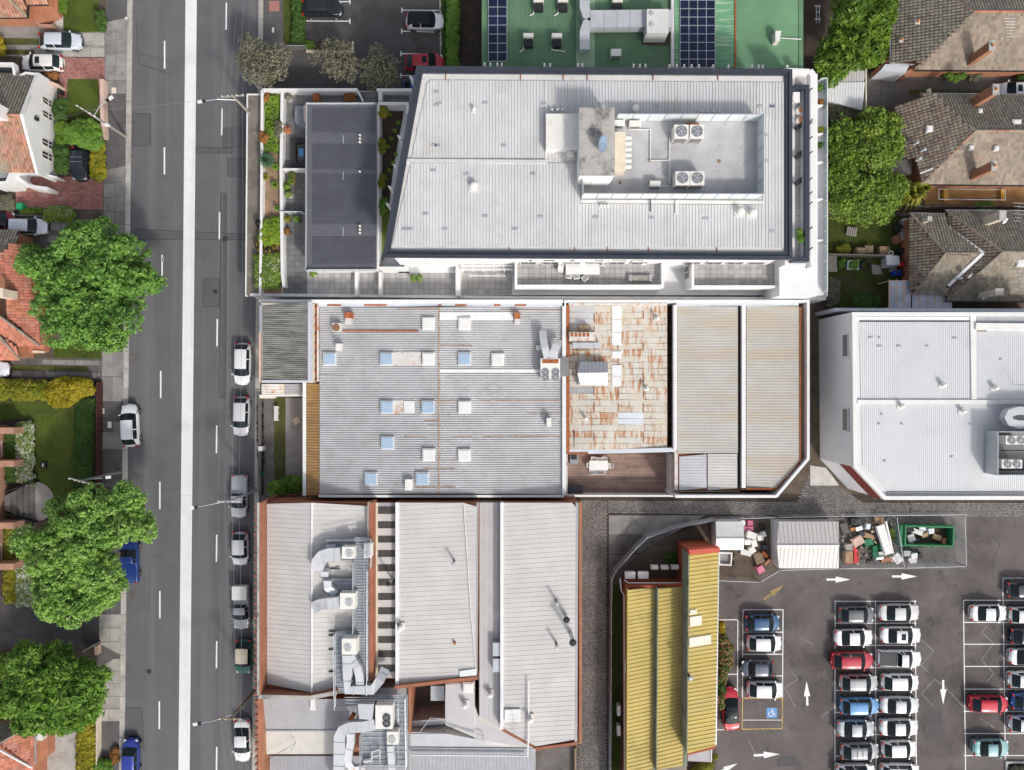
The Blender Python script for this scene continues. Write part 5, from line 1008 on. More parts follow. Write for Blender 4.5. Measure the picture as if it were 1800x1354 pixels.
# ------------------------------------------------------------ pale roofed brick building at the bottom
lb = thing('brick_works', 'brick building with several pale seamed roofs around a dark courtyard', 'building', W(740, 1080, G))
block([(466, 884), (656, 884), (656, 1196), (592, 1214), (547, 1223), (466, 1212)], G, 5.9, 'brick', lb); block([(657, 884), (697, 884), (697, 1193), (657, 1193)], G, 5.3, 'brick', lb); block([(696, 884), (842, 884), (839, 1190), (696, 1207)], G, 6.1, 'brick', lb)
block([(842, 884), (881, 884), (881, 1284), (842, 1262)], G, 5.0, 'cream', lb); block([(880, 884), (1017, 884), (1015, 1306), (941, 1317), (880, 1284)], G, 6.0, 'brick', lb)
RS([(469, 884, 6.), (548, 884, 6.9), (548, 1218, 6.9), (469, 1206, 6.)], (1, .02), .48, .022, 'seam', 'pale_sheet', lb); RS([(548, 884, 6.9), (648, 884, 6.1), (648, 1194, 6.1), (592, 1210, 6.5), (548, 1218, 6.9)], (1, .02), .48, .022, 'seam', 'pale_sheet', lb)
m = MB(); m.tube([W(548, 884, 6.95), W(548, 1218, 6.95)], .12, 6); m.build('ridge_cap', 'white_sheet', lb)
wall([(455.5, 884), (455.5, 1222)], G, 7.6, .35, 'brick', lb, 'parapet'); wall([(454, 1224), (546, 1226), (592, 1217)], 5.5, 7.5, .35, 'brick', lb, 'parapet'); wall([(453.5, 884), (453.5, 1222)], 7.6, 7.72, .22, 'stained_concrete', lb, 'coping'); wall([(454, 1225), (546, 1227), (592, 1218)], 7.5, 7.6, .4, 'stained_concrete', lb, 'coping')
for k in range(40):
    y = 888 + k*12.3
    if y < 1390: MB().prism([(447.5, y), (452, y), (452, y + 4), (447.5, y + 4)], 7.1, 7.5).build('corbel', 'brick', lb)
wall([(652.5, 884), (652.5, 1196)], 5, 7.1, .42, 'brick', lb, 'party_wall'); wall([(647.5, 884), (647.5, 1200)], 6, 6.9, .16, 'cream', lb, 'flashing')
y = 884; k = 0; dk = 891.5
flat('valley_base', [(660, 884), (696, 884), (696, 1192), (660, 1192)], 5.4, 'grey_sheet', lb)
while dk < 1192:
    roofsheet('skylight_sheet', [(664, dk), (695, dk), (695, dk + 11.6), (664, dk + 11.6)], (0, 1), .45, .03, 'seam', 'dark_pane', lb, 5.47)
    RS([(660, dk + 12.2), (695, dk + 12.2), (695, min(1192, dk + 24.8)), (660, min(1192, dk + 24.8))], (0, 1), .6, .02, 'seam', 'pale_sheet', lb, 5.5); dk += 25.2
wall([(662, 884), (662, 1192)], 5.4, 5.8, .18, 'cream', lb, 'flashing')
RS([(698, 884, 6.2), (838, 884, 6.5), (836, 1187, 6.5), (698, 1203, 6.2)], (1, -.06), .5, .022, 'seam', 'pale_sheet', lb); block([(695, 884), (701, 884), (701, 1204), (695, 1204)], 6, 6.38, 'white_sheet', lb, 'edge'); block([(837.5, 884), (841, 884), (839, 1190), (836, 1190)], 5.9, 6.3, 'grey_sheet', lb, 'gutter'); wall([(694, 1209), (840, 1192)], 5, 6.7, .35, 'brick', lb, 'parapet'); m = MB(); m.prism([(808, 1180), (837, 1176), (838, 1188), (808, 1190)], 6.5, 6.62); m.build('flashing', 'white_sheet', lb)
RS([(843, 884), (880, 884), (880, 1282), (843, 1260)], (0, 1), .5, .03, 'seam', 'grey_pale' if 'grey_pale' in MATS else M('grey_pale', (.5, .49, .5), .6, .1, var=.06, scale=.4), lb, 5.1)
RS([(884, 884, 6.1), (1012, 884, 6.4), (1010, 1302, 6.4), (942, 1312, 6.2), (884, 1280, 6.1)], (1, -.08), .5, .022, 'seam', 'pale_sheet', lb); block([(879.5, 884), (885, 884), (885, 1282), (879.5, 1284)], 5.5, 6.3, 'white_sheet', lb, 'edge'); block([(1012, 884), (1017, 884), (1014.5, 1304), (1010, 1304)], 5.5, 6.4, 'grey_sheet', lb, 'gutter'); wall([(941, 1317), (1016, 1307)], 5, 6.3, .3, 'brick', lb, 'parapet')
bf = thing('low_brick_wall', 'low weathered brick wall along the cobbled lane', 'wall', W(1020, 1100, G)); wall([(1020.5, 884), (1020.5, 1308)], G, 1.6, .3, 'orange_brick', bf)
# lower half
block([(458, 1228), (641, 1228), (622, 1400), (458, 1400)], G, 4.6, 'orange_brick', lb); RS([(460, 1229, 5.6), (638, 1229, 5.6), (622, 1284, 4.9), (460, 1284, 4.9)], (0, 1), .4, .02, 'seam', 'grey_sheet', lb); RS([(460, 1286, 4.95), (618, 1286, 4.95), (590, 1326, 4.8), (460, 1326, 4.8)], (0, 1), .4, .02, 'seam', 'cream_sheet' if 'cream_sheet' in MATS else M('cream_sheet', (.6, .58, .53), .6, var=.06), lb); RS([(474, 1329, 4.9), (640, 1329, 4.9), (640, 1400, 4.9), (474, 1400, 4.9)], (0, 1), .4, .03, 'seam', 'grey_sheet', lb)
block([(458, 1284), (622, 1284), (622, 1286.5), (458, 1286.5)], 4.7, 5.0, 'galv', lb, 'gutter'); wall([(454, 1228), (456, 1400)], G, 6.6, .3, 'orange_brick', lb, 'parapet'); m = MB(); m.prism([(546, 1228), (553, 1228), (555, 1249), (545, 1249)], 5.5, 5.8); m.build('spout', 'white_sheet', lb)
block([(783, 1203), (834, 1198), (834, 1296), (783, 1274)], G, 5.0, 'flashing', lb); flat('roof', [(784, 1205), (833, 1200), (833, 1294), (784, 1272)], 5.04, 'grey_pale', lb)
block([(720, 1287), (780, 1289), (850, 1302), (941, 1316), (941, 1420), (720, 1420)], G, 4.3, 'flashing', lb); flat('roof', [(722, 1290), (784, 1290), (850, 1302), (850, 1313), (722, 1312)], 4.36, 'mauve_sheet' if 'mauve_sheet' in MATS else M('mauve_sheet', (.55, .55, .58), .6, var=.06), lb); RS([(722, 1314, 4.4), (940, 1316, 4.4), (940, 1420, 4.6), (722, 1420, 4.6)], (0, 1), .4, .03, 'seam', 'blue_grey' if 'blue_grey' in MATS else M('blue_grey', (.4, .41, .44), .6, var=.08), lb)
block([(640, 1210), (722, 1208), (722, 1420), (640, 1420)], G, 4.2, 'grey_sheet', lb); block([(842, 1262), (881, 1284), (941, 1316), (850, 1302), (834, 1298), (834, 1240)], G, 4.8, 'grey_pale', lb)
sheet('inner_courtyard', [(715, 1195), (800, 1195), (800, 1285), (715, 1285)], G + .01, 'dark_concrete'); wall([(720, 1209), (720, 1290)], G, 4.6, .25, 'orange_brick', lb, 'courtyard_wall'); wall([(722, 1273), (782, 1268)], G, 3.5, .6, 'grey_sheet', lb, 'courtyard_wall'); flat('canopy', [(757, 1206), (781, 1206), (781, 1232), (757, 1232)], 3., 'galv', lb)
sheet('back_yard', [(942, 1312), (1016, 1306), (1016, 1420), (942, 1420)], G + .01, 'dark_concrete'); one('yard_post', 'thin timber post beside the small back yard', 'post', MB().prism([(1010, 1316), (1013, 1316), (1013, 1400), (1010, 1400)], G, .9), 'timber')
pipe([(722, 1327), (925, 1329)], 4.75, .09, 'white ridge pipe along the blue grey roof at the bottom'); pipe([(929, 1196), (929, 1292), (927, 1330)], 6.6, .09, 'tall white pipe lying on the right pale roof'); pipe([(815, 884), (820, 960), (828, 1080), (837, 1180)], 6.6, .05, 'thin white cable pipe down the second pale roof')
pipe([(785, 1275), (850, 1294), (853, 1310)], 5.2, .05, 'grey rail along the edge of the bottom roof', 'galv'); pipe([(783, 1218), (783, 1270)], 5.3, .04, 'grey rail beside the dark courtyard', 'galv'); pipe([(728, 1300), (757, 1262), (783, 1264)], 4.2, .05, 'grey pipe in the dark courtyard corner', 'galv')
skylight(823, 1209, 5.1, 0, lb, 1.1, .4)
for x, y, z, l in ((817, 1243, 5.05, 'white cowl on the small grey roof right of the courtyard'), (703, 1106, 6.3, 'cream square cowl on the left of the second pale roof'), (861, 1224, 5.1, 'cream cowl in the narrow strip roof'), (932, 1268, 6.3, 'grey cowl at the foot of the tall white pipe')): vent(x, y, z, .3, .8, l)
def flue(px, py, z, h, r, label, mat='timber', name='flue'):
    c = W(px, py, z + h); t = thing(name, label, 'flue', (c.x, c.y, z)); m = MB(); m.cyl(c.x, c.y, z, z + h, r, 10); m.build('pipe', mat, t); m = MB(); m.cyl(c.x, c.y, z + h, z + h + .12, r*1.7, 12, r*.9); m.build('cap', 'galv' if mat != 'galv' else 'dark_metal', t); return t
flue(797, 991, 6.4, 1.2, .13, 'small brown flue on the second pale roof'); flue(683, 1027, 5.5, 2.2, .14, 'tall grey flue rising from the striped roof', 'galv'); flue(979, 1062, 6.3, 1.3, .13, 'upper small brown flue on the right pale roof'); flue(979, 1138, 6.3, 1.3, .13, 'lower small brown flue on the right pale roof'); flue(1007, 1130, 6.3, 2.8, .22, 'tall grey flue with a round cap on the right pale roof', 'galv'); flue(996, 1090, 6.3, 1.5, .2, 'grey flue with a black cap above the tall flue', 'galv')
one('rust_stub', 'tiny rust coloured stub on the second pale roof', 'stub', MB().cyl(*W(799, 1130, 6.5).xy, 6.4, 6.7, .14), 'rust')
ac_unit(873.5, 1142, 5.1, .85, 1.4, .9, 'upper grey condenser in the narrow strip roof', (), 'galv', group='condensers in the strip roof'); ac_unit(873.5, 1170, 5.1, .85, 1.4, .9, 'lower grey condenser in the narrow strip roof', (), 'galv', group='condensers in the strip roof')
one('base_sheet', 'flat white base sheet under the aerial on the right pale roof', 'base', MB().prism([(887, 1248), (915, 1247), (915, 1269), (887, 1270)], 6.25, 6.32), 'white_paint'); antenna(902, 1256, 6.3, 2.2, 1.8, 'double aerial standing on the white base sheet', 1.57, pair=2); antenna(870, 1072, 5.2, 2.2, 1.2, 'small aerial over the narrow strip roof', .6, n=5)
# plant platforms
pt = thing('walkway_platform', 'galvanised walkway and unit platform beside the brick party wall', 'platform', W(630, 1070, 6.5))
def plat(pts, z, root, bar=8.0):
    flat('grating', pts, z, 'grating', root)
    x0, x1 = min(p[0] for p in pts), max(p[0] for p in pts); y0, y1 = min(p[1] for p in pts), max(p[1] for p in pts); n = int((y1 - y0)/bar); m = MB()
    for k in range(n + 1): yy = y0 + (y1 - y0)*k/n; m.bar(W(x0, yy, z + .03), W(x1, yy, z + .03), .06, .05)
    for k in range(int((x1 - x0)/16) + 1): xx = x0 + k*16; m.bar(W(xx, y0, z + .05), W(xx, y1, z + .05), .06, .05)
    m.build('bearer', 'galv', root)
plat([(624, 945), (648, 945), (648, 1218), (624, 1218)], 7.0, pt, 5); plat([(578, 950), (624, 950), (624, 985), (578, 985)], 7.0, pt); plat([(578, 1018), (626, 1018), (626, 1050), (578, 1050)], 6.9, pt); plat([(590, 1110), (624, 1110), (624, 1218), (590, 1218)], 6.9, pt)
def rails(pts, z, h, root, bay=1.6):
    P = [W(x, y, z) for x, y in pts]; m = MB()
    for a, b in zip(P, P[1:]):
        for f in (1, .5): m.tube([a + Vector((0, 0, h*f)), b + Vector((0, 0, h*f))], .035, 5)
        n = max(1, int((b - a).length/bay))
        for k in range(n + 1): c = a.lerp(b, k/n); m.tube([c, c + Vector((0, 0, h))], .035, 5)
    m.build('handrail', 'galv', root)
rails([(577, 947), (655, 945), (655, 995)], 7., 1.05, pt); rails([(624, 985), (624, 1110), (591, 1110), (591, 1218)], 7., 1.05, pt); rails([(648, 1000), (648, 1215)], 7., 1.05, pt)
for y in (1000, 1028, 1062, 1110, 1117, 1142, 1181): m = MB(); m.bar(W(578, y, 6.7), W(598, y, 6.7), .1, .12); m.build('bearer', 'dark_metal', pt)
pb = thing('plant_platform', 'large galvanised plant platform with handrails at the bottom of the pale roofs', 'platform', W(680, 1280, 5.5)); plat([(636, 1222), (716, 1222), (716, 1345), (636, 1345)], 6.3, pb); rails([(592, 1217), (592, 1240), (640, 1240)], 6.3, 1.05, pb); rails([(608, 1222), (714, 1222), (716, 1345), (636, 1345), (636, 1285)], 6.3, 1.05, pb)
for y in (1226, 1231, 1236): m = MB(); m.bar(W(608, y, 6.9), W(640, y, 6.9), .08, .08); m.build('bearer', 'galv', pb)
for x0, y0, x1, y1 in ((654, 1322, 654, 1340), (668, 1318, 668, 1342), (654, 1322, 668, 1318), (654, 1330, 668, 1328), (700, 1245, 700, 1270)): m = MB(); m.bar(W(x0, y0, 6.8), W(x1, y1, 6.8), .08, .08); m.build('bearer', 'white_paint', pb)
U = 'cream units on the plant platforms'; CF = ('flashing', 'galv')
ac_unit(612, 972, 7.0, 1.25, 1.2, 1.2, 'cream square unit at the top of the walkway, ducts on its left', ((.2, -.05, .32),), group=U, fm=CF); ac_unit(646.5, 968, 7.0, .75, 1.4, 1.1, 'narrow cream unit with twin fans beside the brick wall', ((0, .5, .42), (0, -.45, .42)), group=U, fm=CF); ac_unit(611, 1057, 7.0, 1.55, 1.6, 1.3, 'cream square unit half way down the walkway with a rusty duct', ((.2, -.1, .26),), group=U, fm=CF)
ac_unit(614, 1137, 7.0, 1.5, 1.6, 1.4, 'cream square unit above the forked grey duct', ((-.2, -.1, .26),), group=U, fm=CF); ac_unit(675, 1261, 6.3, 1.75, 2.4, 1.5, 'large white unit with two black fans on the lower platform', ((.3, -.02, .24), (.3, -.5, .24)), group=U, fm=('plastic_black', 'fan_grey')); ac_unit(690, 1298, 6.3, 1.15, 1.3, 1.2, 'small cream unit below the large white unit', ((-.1, -.15, .35),), group=U, fm=CF)
duct([W(599, 974, 7.7), W(580, 974, 7.7), W(568, 978, 7.7), W(561, 986, 7.6), W(558, 1000, 7.3)], 1.35, .7, 'curved rust patched duct leaving the top cream unit', 'duct_rust'); duct([W(572, 1002, 7.4), W(572, 1011, 7.2)], .8, .7, 'short pale duct stub below the curved rusty duct', 'duct_metal', bands=False); duct([W(577, 1019, 7.5), W(577, 1031, 7.4), W(590, 1042, 7.)], .8, .7, 'small rust spotted duct elbow above the middle unit', 'duct_rust', bands=False)
duct([W(598, 1058, 7.7), W(577, 1060, 7.7), W(566, 1061, 7.5), W(553, 1066, 7.0)], 1.15, .7, 'orange rusted duct leaving the middle cream unit', 'duct_rust'); duct([W(590, 961, 7.4), W(574, 962, 7.4)], .5, .5, 'short grey duct beside the top cream unit', 'galv', bands=False)
duct([W(611, 1150, 7.8), W(612, 1180, 7.7), W(612, 1211, 7.6), W(655, 1211, 7.6), W(668, 1195, 7.2), W(677, 1176, 6.6)], .95, .7, 'long forked grey duct looping round to the striped roof'); duct([W(617, 1152, 7.7), W(629, 1172, 7.7), W(633, 1188, 7.6), W(634, 1207, 7.5)], .8, .65, 'right branch of the forked grey duct', 'duct_metal')
t = thing('duct_plenum', 'plain grey plenum box left of the large white unit', 'plenum', W(644, 1251, 6.3)); block([(629, 1238), (657, 1238), (654, 1266), (631, 1264)], 6.3, 7.8, 'duct_metal', t, 'casing')
duct([W(660, 1271, 7.4), W(640, 1275, 7.4), W(617, 1276, 7.4), W(604, 1281, 7.3), W(598, 1291, 7.2), W(597, 1354, 6.9), W(597, 1400, 6.8)], 1.1, .8, 'big curving grey duct running off the bottom edge'); duct([W(617, 1288, 7.0), W(617, 1305, 6.9), W(613, 1325, 6.7), W(613, 1340, 6.6), W(622, 1352, 6.5), W(642, 1349, 6.4)], .75, .6, 'brown stained duct curling right at the bottom', 'duct_rust'); duct([W(687, 1309, 7.), W(690, 1354, 6.8), W(690, 1400, 6.8)], .7, .6, 'straight duct below the small cream unit')
duct([W(622, 1262, 6.9), W(616, 1258, 6.9)], .7, .6, 'short rusty duct mouth left of the plenum', 'rust', bands=False); one('white_cylinder', 'white drum lying at the foot of the lower platform', 'drum', MB().tube([W(639, 1338, 6.6), W(652, 1336, 6.6)], .18, 10), 'white_paint')
antenna(520, 1306, 4.9, 1.6, .3, 'thin stayed mast on the cream roof near the street', 0, n=2)
pipe([(520, 1306), (463, 1340)], 5.4, .02, 'stay wire from the thin mast on the cream roof', 'dark_metal')
# ------------------------------------------------------------ white building at the right
wb2 = thing('white_store', 'tall white building with a pale ribbed roof and a cut corner striped dark red', 'building', W(1640, 710, G)); ZW = 7.9
FP = [(1498, 549), (1860, 549), (1860, 879), (1555, 879), (1500.5, 821)]
k6 = lambda pts, z0, z1: [(900 + (x - 900)*(80 - z0)/(80 - z1), 677 + (y - 677)*(80 - z0)/(80 - z1)) for x, y in pts]   # photo pixels of a top outline at another height
block(FP, G, 8.0, 'white_render', wb2); ring(FP, 7.8, 8.4, .38, 'white_paint', wb2)
flat('roof_base', FP, 8.01 - .1 + .12, 'store_sheet', wb2); ZW = 8.06
RS([(1510, 566), (1704, 566), (1709, 702), (1512, 702)], (0, 1), .2, .035, 'rib', 'store_sheet', wb2, ZW); RS([(1718, 583), (1860, 583), (1860, 702), (1718, 702)], (0, 1), .2, .035, 'rib', 'store_sheet', wb2, ZW); RS([(1513, 712), (1860, 712), (1860, 864), (1560, 864), (1514, 816)], (0, 1), .2, .035, 'rib', 'store_sheet', wb2, ZW)
block([(1508, 703), (1860, 703), (1860, 711), (1508, 711)], 8.0, 8.22, 'white_paint', wb2, 'ridge_cap'); block([(1706, 556), (1716, 556), (1717, 702), (1708, 702)], 8.0, 8.2, 'white_paint', wb2, 'ridge_cap'); block([(1716, 568), (1860, 569), (1860, 581), (1716, 580)], 8.0, 8.4, 'white_paint', wb2, 'parapet'); block([(1717, 551), (1860, 551), (1860, 567), (1717, 567)], 8.0, 8.12, 'blue_grey', wb2, 'roof'); block([(1504, 557), (1704, 557), (1704, 563), (1504, 562)], 8.0, 8.16, 'white_paint', wb2, 'flashing'); block([(1512, 564), (1704, 564), (1704, 565.5), (1512, 565.5)], 8.0, 8.12, 'dark_metal', wb2, 'gutter'); block([(1718, 581.2), (1735, 581.2), (1735, 583), (1718, 583)], 8.0, 8.12, 'timber', wb2, 'gutter'); block([(1560, 865), (1860, 865), (1860, 867.5), (1560, 867.5)], 8.0, 8.15, 'fan_grey', wb2, 'gutter')
block([(1467, 541.5), (1860, 543), (1860, 549), (1467, 547)], G, 5.0, 'clean_sheet', wb2, 'ledge')
for yc in (607.5, 738): # two slot windows in the west wall
    a = W(1480, yc - 19.5, 6.6); b = W(1480, yc + 19.5, 6.6); xw = W(1498, 600, 8.).x; L = a.y - b.y; yc_ = (a.y + b.y)/2; m = MB()
    for z in (6.0, 7.2): m.box(xw - .02, yc_, z, .14, L + .12, .1)
    for s in (-1, 1): m.box(xw - .02, yc_ + s*L/2, 6.6, .14, .1, 1.2)
    f = m.build('window', 'white_paint', wb2); m = MB(); m.box(xw - .015, yc_, 6.6, .06, L - .1, 1.1); m.build('pane', 'fan_grey', f)
a = W(1500.5, 821, 8.); b = W(1555, 879, 8.); d = (b - a); n = Vector((d.y, -d.x, 0)).normalized(); n = n if n.x < 0 else -n; m = MB()      # dark red band on the cut corner
lo = [Vector((p.x, p.y, 4.9)) + n*o for p, o in ((a, .05), (b, .05), (b, .0), (a, .0))]; m.loft(ccw(lo), [Vector((p.x, p.y, 7.75)) for p in ccw(lo)]); m.build('red_band', 'red_stripe', wb2)
ps = thing('plant_screen', 'grey paned enclosure around fan units on the white store roof', 'screen', W(1780, 795, ZW)); screen([(1860, 757), (1730, 757), (1730, 831), (1860, 831)], ZW, 10.1, 1.3, ps, 'galv', 'poly_grey' if 'poly_grey' in MATS else M('poly_grey', (.42, .45, .47), .4, .1, var=.08)); flat('floor', [(1733, 760), (1860, 760), (1860, 828), (1733, 828)], ZW + .1, 'fan_grey', ps)
for x, y, l in ((1786, 774, 'upper'), (1779, 816, 'lower')): ac_unit(x, y, ZW + .4, 2.0, .85, 1.4, f'white twin fan unit inside the enclosure on the white roof, {l} one', ((-.45, 0, .46), (.45, 0, .46)), group='twin fan units in the white roof enclosure')
for y in (792, 825): m = MB(); m.bar(W(1760, y, 9.), W(1860, y, 9.), .12, .1); m.build('rail', 'dark_metal', ps)
duct([W(1860, 722, 9.2), W(1785, 722, 9.2), W(1772, 726, 9.2), W(1768, 734, 9.2), W(1772, 742, 9.2), W(1785, 746, 9.2), W(1860, 746, 9.2)], .8, .8, 'pale round bend of duct above the enclosure on the white roof')
for x, y, l in ((1588, 714, 'white pipe cowl left below the ridge of the white store'), (1697, 723, 'white pipe cowl right below the ridge of the white store'), (1662, 677, 'white pipe cowl above the ridge, left of two'), (1754, 682, 'white pipe cowl above the ridge, right of two')): vent(x, y, ZW, .24, .7, l)
antenna(1782, 676, ZW, 1.5, 1.0, 'dark little aerial near the right edge of the white store', .4, n=4)
for x, y in ((1531, 594), (1546, 594), (1547, 609), (1581, 609), (1630, 609), (1679, 595), (1760, 632), (1550, 729), (1546, 746), (1586, 746), (1706, 746), (1556, 811), (1674, 804)): m = MB(); m.box(*W(x, y, ZW + .08), .45 if x % 2 else .25, .16, .06); m.build('roof_anchor', 'galv', wb2)

# ------------------------------------------------------------ yellow roofed hall
yh = thing('yellow_hall', 'red brick hall with three stepped yellow ribbed roof strips', 'building', W(1180, 1180, G))
block([(1101, 1031), (1207, 1031), (1207, 1420), (1101, 1420)], G, 3.4, 'red_wall', yh); block([(1211, 968), (1263, 968), (1258, 1316), (1208, 1328)], G, 5.3, 'red_wall', yh)
flat('roof_base', [(1104, 1034), (1207, 1031), (1207, 1420), (1104, 1420)], 3.42, 'moss_tile', yh)
for pts in ([(1104.5, 1037, 4.5), (1150, 1033, 3.6), (1149, 1420, 3.6), (1102, 1420, 4.5)],): RS(pts, (1, -.07), .42, .055, 'trap', 'yellow_dirty', yh)
RS([(1157, 1035, 4.5), (1203, 1031, 3.6), (1202, 1346, 3.6), (1154, 1356, 4.5)], (1, -.07), .42, .055, 'trap', 'yellow_dirty', yh); RS([(1212, 975, 6.0), (1264, 971, 5.4), (1258, 1311, 5.4), (1208, 1325, 6.0)], (1, -.08), .42, .055, 'trap', 'yellow_sheet', yh)
for x0, x1, yb in ((1150.5, 1156, 1356), (1203.5, 1210, 1348)): block([(x0, 1034), (x1, 1034), (x1 - 2, yb), (x0 - 2, yb)], 3.4, 3.7, M('valley_green', (.19, .22, .17), .8, var=.25, scale=.6, dirt=((.03, .03, .025), .8, .8, .55)) if 'valley_green' not in MATS else 'valley_green', yh, 'valley_gutter')
wall([(1104, 1037), (1102, 1400)], 3.4, 4.56, .1, 'yellow_sheet', yh, 'edge'); wall([(1156.5, 1035), (1154, 1356)], 3.4, 4.56, .1, 'valley_green', yh, 'edge'); wall([(1211, 975), (1207.5, 1325)], 3.4, 6.06, .1, 'valley_green', yh, 'edge'); wall([(1263.5, 973), (1258.5, 1310)], 5.1, 5.42, .14, 'galv', yh, 'gutter'); block([(1211, 967), (1265, 963), (1265.5, 971), (1212, 975)], 5.2, 6.1, M('red_cap', (.55, .1, .06), .6, var=.06), yh, 'cap')
block([(1101, 1031), (1152, 1029), (1152, 1034), (1101, 1037)], 3.2, 3.75, 'red_wall', yh, 'parapet'); block([(1156, 1029), (1207, 1027), (1207, 1032), (1156, 1034)], 3.2, 3.75, 'red_wall', yh, 'parapet')
for pts in ([(1213, 1073), (1225, 1071.5), (1225, 1079.5), (1213, 1081)], [(1213, 1085), (1233.5, 1082), (1233.5, 1099), (1213, 1102)], [(1212, 1122), (1250, 1116), (1250, 1132), (1212, 1138)]): m = MB(); P = ccw([W(x, y, 6.1 - .6*(x - 1212)/52) for x, y in pts]); m.loft([p - Vector((0, 0, .07)) for p in P], P); m.build('patch_sheet', 'cream_pale' if 'cream_pale' in MATS else M('cream_pale', (.72, .68, .58), .6, var=.04), yh)
block([(1209, 1318), (1253, 1312), (1250, 1340), (1209, 1338)], G, 2.6, 'grey_sheet', yh, 'porch_roof'); wall([(1251, 1314), (1250, 1340)], 2.4, 2.7, .12, 'white_paint', yh, 'fascia')
for pts, z, l in (([(1090, 1017), (1092, 1038), (1097, 1046), (1098, 1400)], 2.8, 'long white pipe down the left wall of the yellow hall'), ([(1098, 1020), (1104, 1025), (1200, 1025)], 3.1, 'white pipe along the red north wall of the yellow hall'), ([(1096, 1160), (1100, 1160), (1099, 1185)], 3, 'short bent white pipe on the left wall of the yellow hall')): pipe(pts, z, .07, l)
for i, (x, y, w, d, l) in enumerate(((1108, 1012, 1.1, .7, 'larger white condenser at the left on the red wall'), (1131, 1012, 1.1, .7, 'larger white condenser, second from the left on the red wall'), (1151, 998, .8, .4, 'slim white condenser, left of the upper three'), (1169, 998, .8, .4, 'slim white condenser, middle of the upper three'), (1187, 998, .8, .4, 'slim white condenser, right of the upper three'))): ac_unit(x, y, 2.0 if i < 2 else 1.4, w, d, .7, l + ' by the yellow hall', (), group='condensers behind the yellow hall')
for y in (1250, 1285): ac_unit(1088, y, .9, .35, 1.1, 1., ('upper' if y == 1250 else 'lower') + ' white condenser on the left side of the yellow hall', (), group='condensers beside the yellow hall')
flue(1214, 1193, 5.9, .9, .16, 'small dark flue on the tall yellow roof strip', 'dark_metal')
wf = thing('white_trailer', 'white open trailer tray beside the top of the yellow hall', 'trailer', W(1276, 983, G)); ring([(1263, 971), (1288, 972), (1286, 995), (1264, 994)], .7, 1.1, .14, 'white_paint', wf, 'side'); block([(1264, 972), (1287, 973), (1285, 994), (1265, 993)], .55, .75, 'fan_grey', wf, 'tray')
for y in (976, 990): m = MB(); c = W(1288, y, .3); m.tube([c, c + Vector((.12, 0, 0))], .28, 10); m.build('wheel', 'black_rubber', wf)
# curved metal fence
cf = thing('metal_fence', 'curving grey metal fence along the lane corner', 'fence', W(1180, 950, G)); FPX = [(1073, 1420), (1074, 1300), (1074.5, 1180), (1075, 1080), (1076, 1020), (1083, 1005), (1118, 965), (1138, 946), (1183, 930), (1258, 915)]
for (x0, y0), (x1, y1) in zip(FPX, FPX[1:]):
    n = max(1, round(math.hypot(x1 - x0, y1 - y0)/36))
    for k in range(n):
        f0, f1 = k/n, (k+1)/n; wall([(x0 + (x1-x0)*f0, y0 + (y1-y0)*f0), (x0 + (x1-x0)*f1, y0 + (y1-y0)*f1)], G, 1.85, .07, 'fence_grey' if 'fence_grey' in MATS else M('fence_grey', (.3, .32, .35), .6, .2, var=.12, rand=.08), cf, 'panel'); m = MB(); c = W(x0 + (x1-x0)*f0, y0 + (y1-y0)*f0, 1.95); m.box(c.x, c.y, 1.0, .1, .1, 1.9); m.build('post', 'galv', cf)
sheet('hall_grass', [(1072, 1028), (1094, 1028), (1090, 1420), (1068, 1420)], G + .014, 'dark_lawn'); sheet('fenced_yard', [(1090, 1018), (1122, 975), (1180, 940), (1262, 918), (1365, 915), (1370, 1003), (1335, 1026), (1262, 1020), (1205, 1050), (1100, 1050)], G + .012, 'soil')
# chain link fences
def chainlink(pts, z1, label, root=None, bay=2.4):
    t = root or thing('chain_link_fence', label, 'fence', W(*pts[0], G)); P = [W(x, y, z1) for x, y in pts]; m = MB(); rl = MB()
    for a, b in zip(P, P[1:]):
        L = (b - a).length; d = (b - a)/L; n = int(L/.28); h = z1 - G
        for k in range(n):
            for s in (1, -1):
                u0 = k*.28; u1 = u0 + s*h*.6
                c0 = a + d*u0; 
                if 0 <= u1 <= L: c1 = a + d*u1; m.bar((c0.x, c0.y, G), (c1.x, c1.y, z1), .014, .014)
        rl.bar(a, b, .05, .05); k = max(1, round(L/bay))
        for i in range(k + 1): c = a + d*L*i/k; pm = MB(); pm.tube([(c.x, c.y, G), (c.x, c.y, z1 + .1)], .04, 6); pm.build('post', 'galv', t)
    m.build('wire_mesh', 'galv', t)['kind'] = 'stuff'; rl.build('rail', 'galv', t); return t
chainlink([(1264, 1021), (1336, 1024), (1371, 1003), (1475, 1000), (1592, 999), (1699, 996)], 2.0, 'chain link fence along the car park side of the storage yard'); chainlink([(1696, 909), (1699, 996)], 2.0, 'chain link fence at the right end by the green skip'); chainlink([(1577, 911), (1590, 999)], 2.0, 'chain link fence between the rubbish heap and the green skip'); chainlink([(1258, 914), (1365, 910), (1477, 908), (1700, 905)], 1.9, 'long chain link fence between storage yard and lane'); chainlink([(1262, 914), (1262, 968)], 1.8, 'short chain link fence left of the small shed')
sheet('storage_yard', [(1365, 912), (1700, 908), (1700, 1000), (1365, 1003)], G + .01, 'dark_concrete')
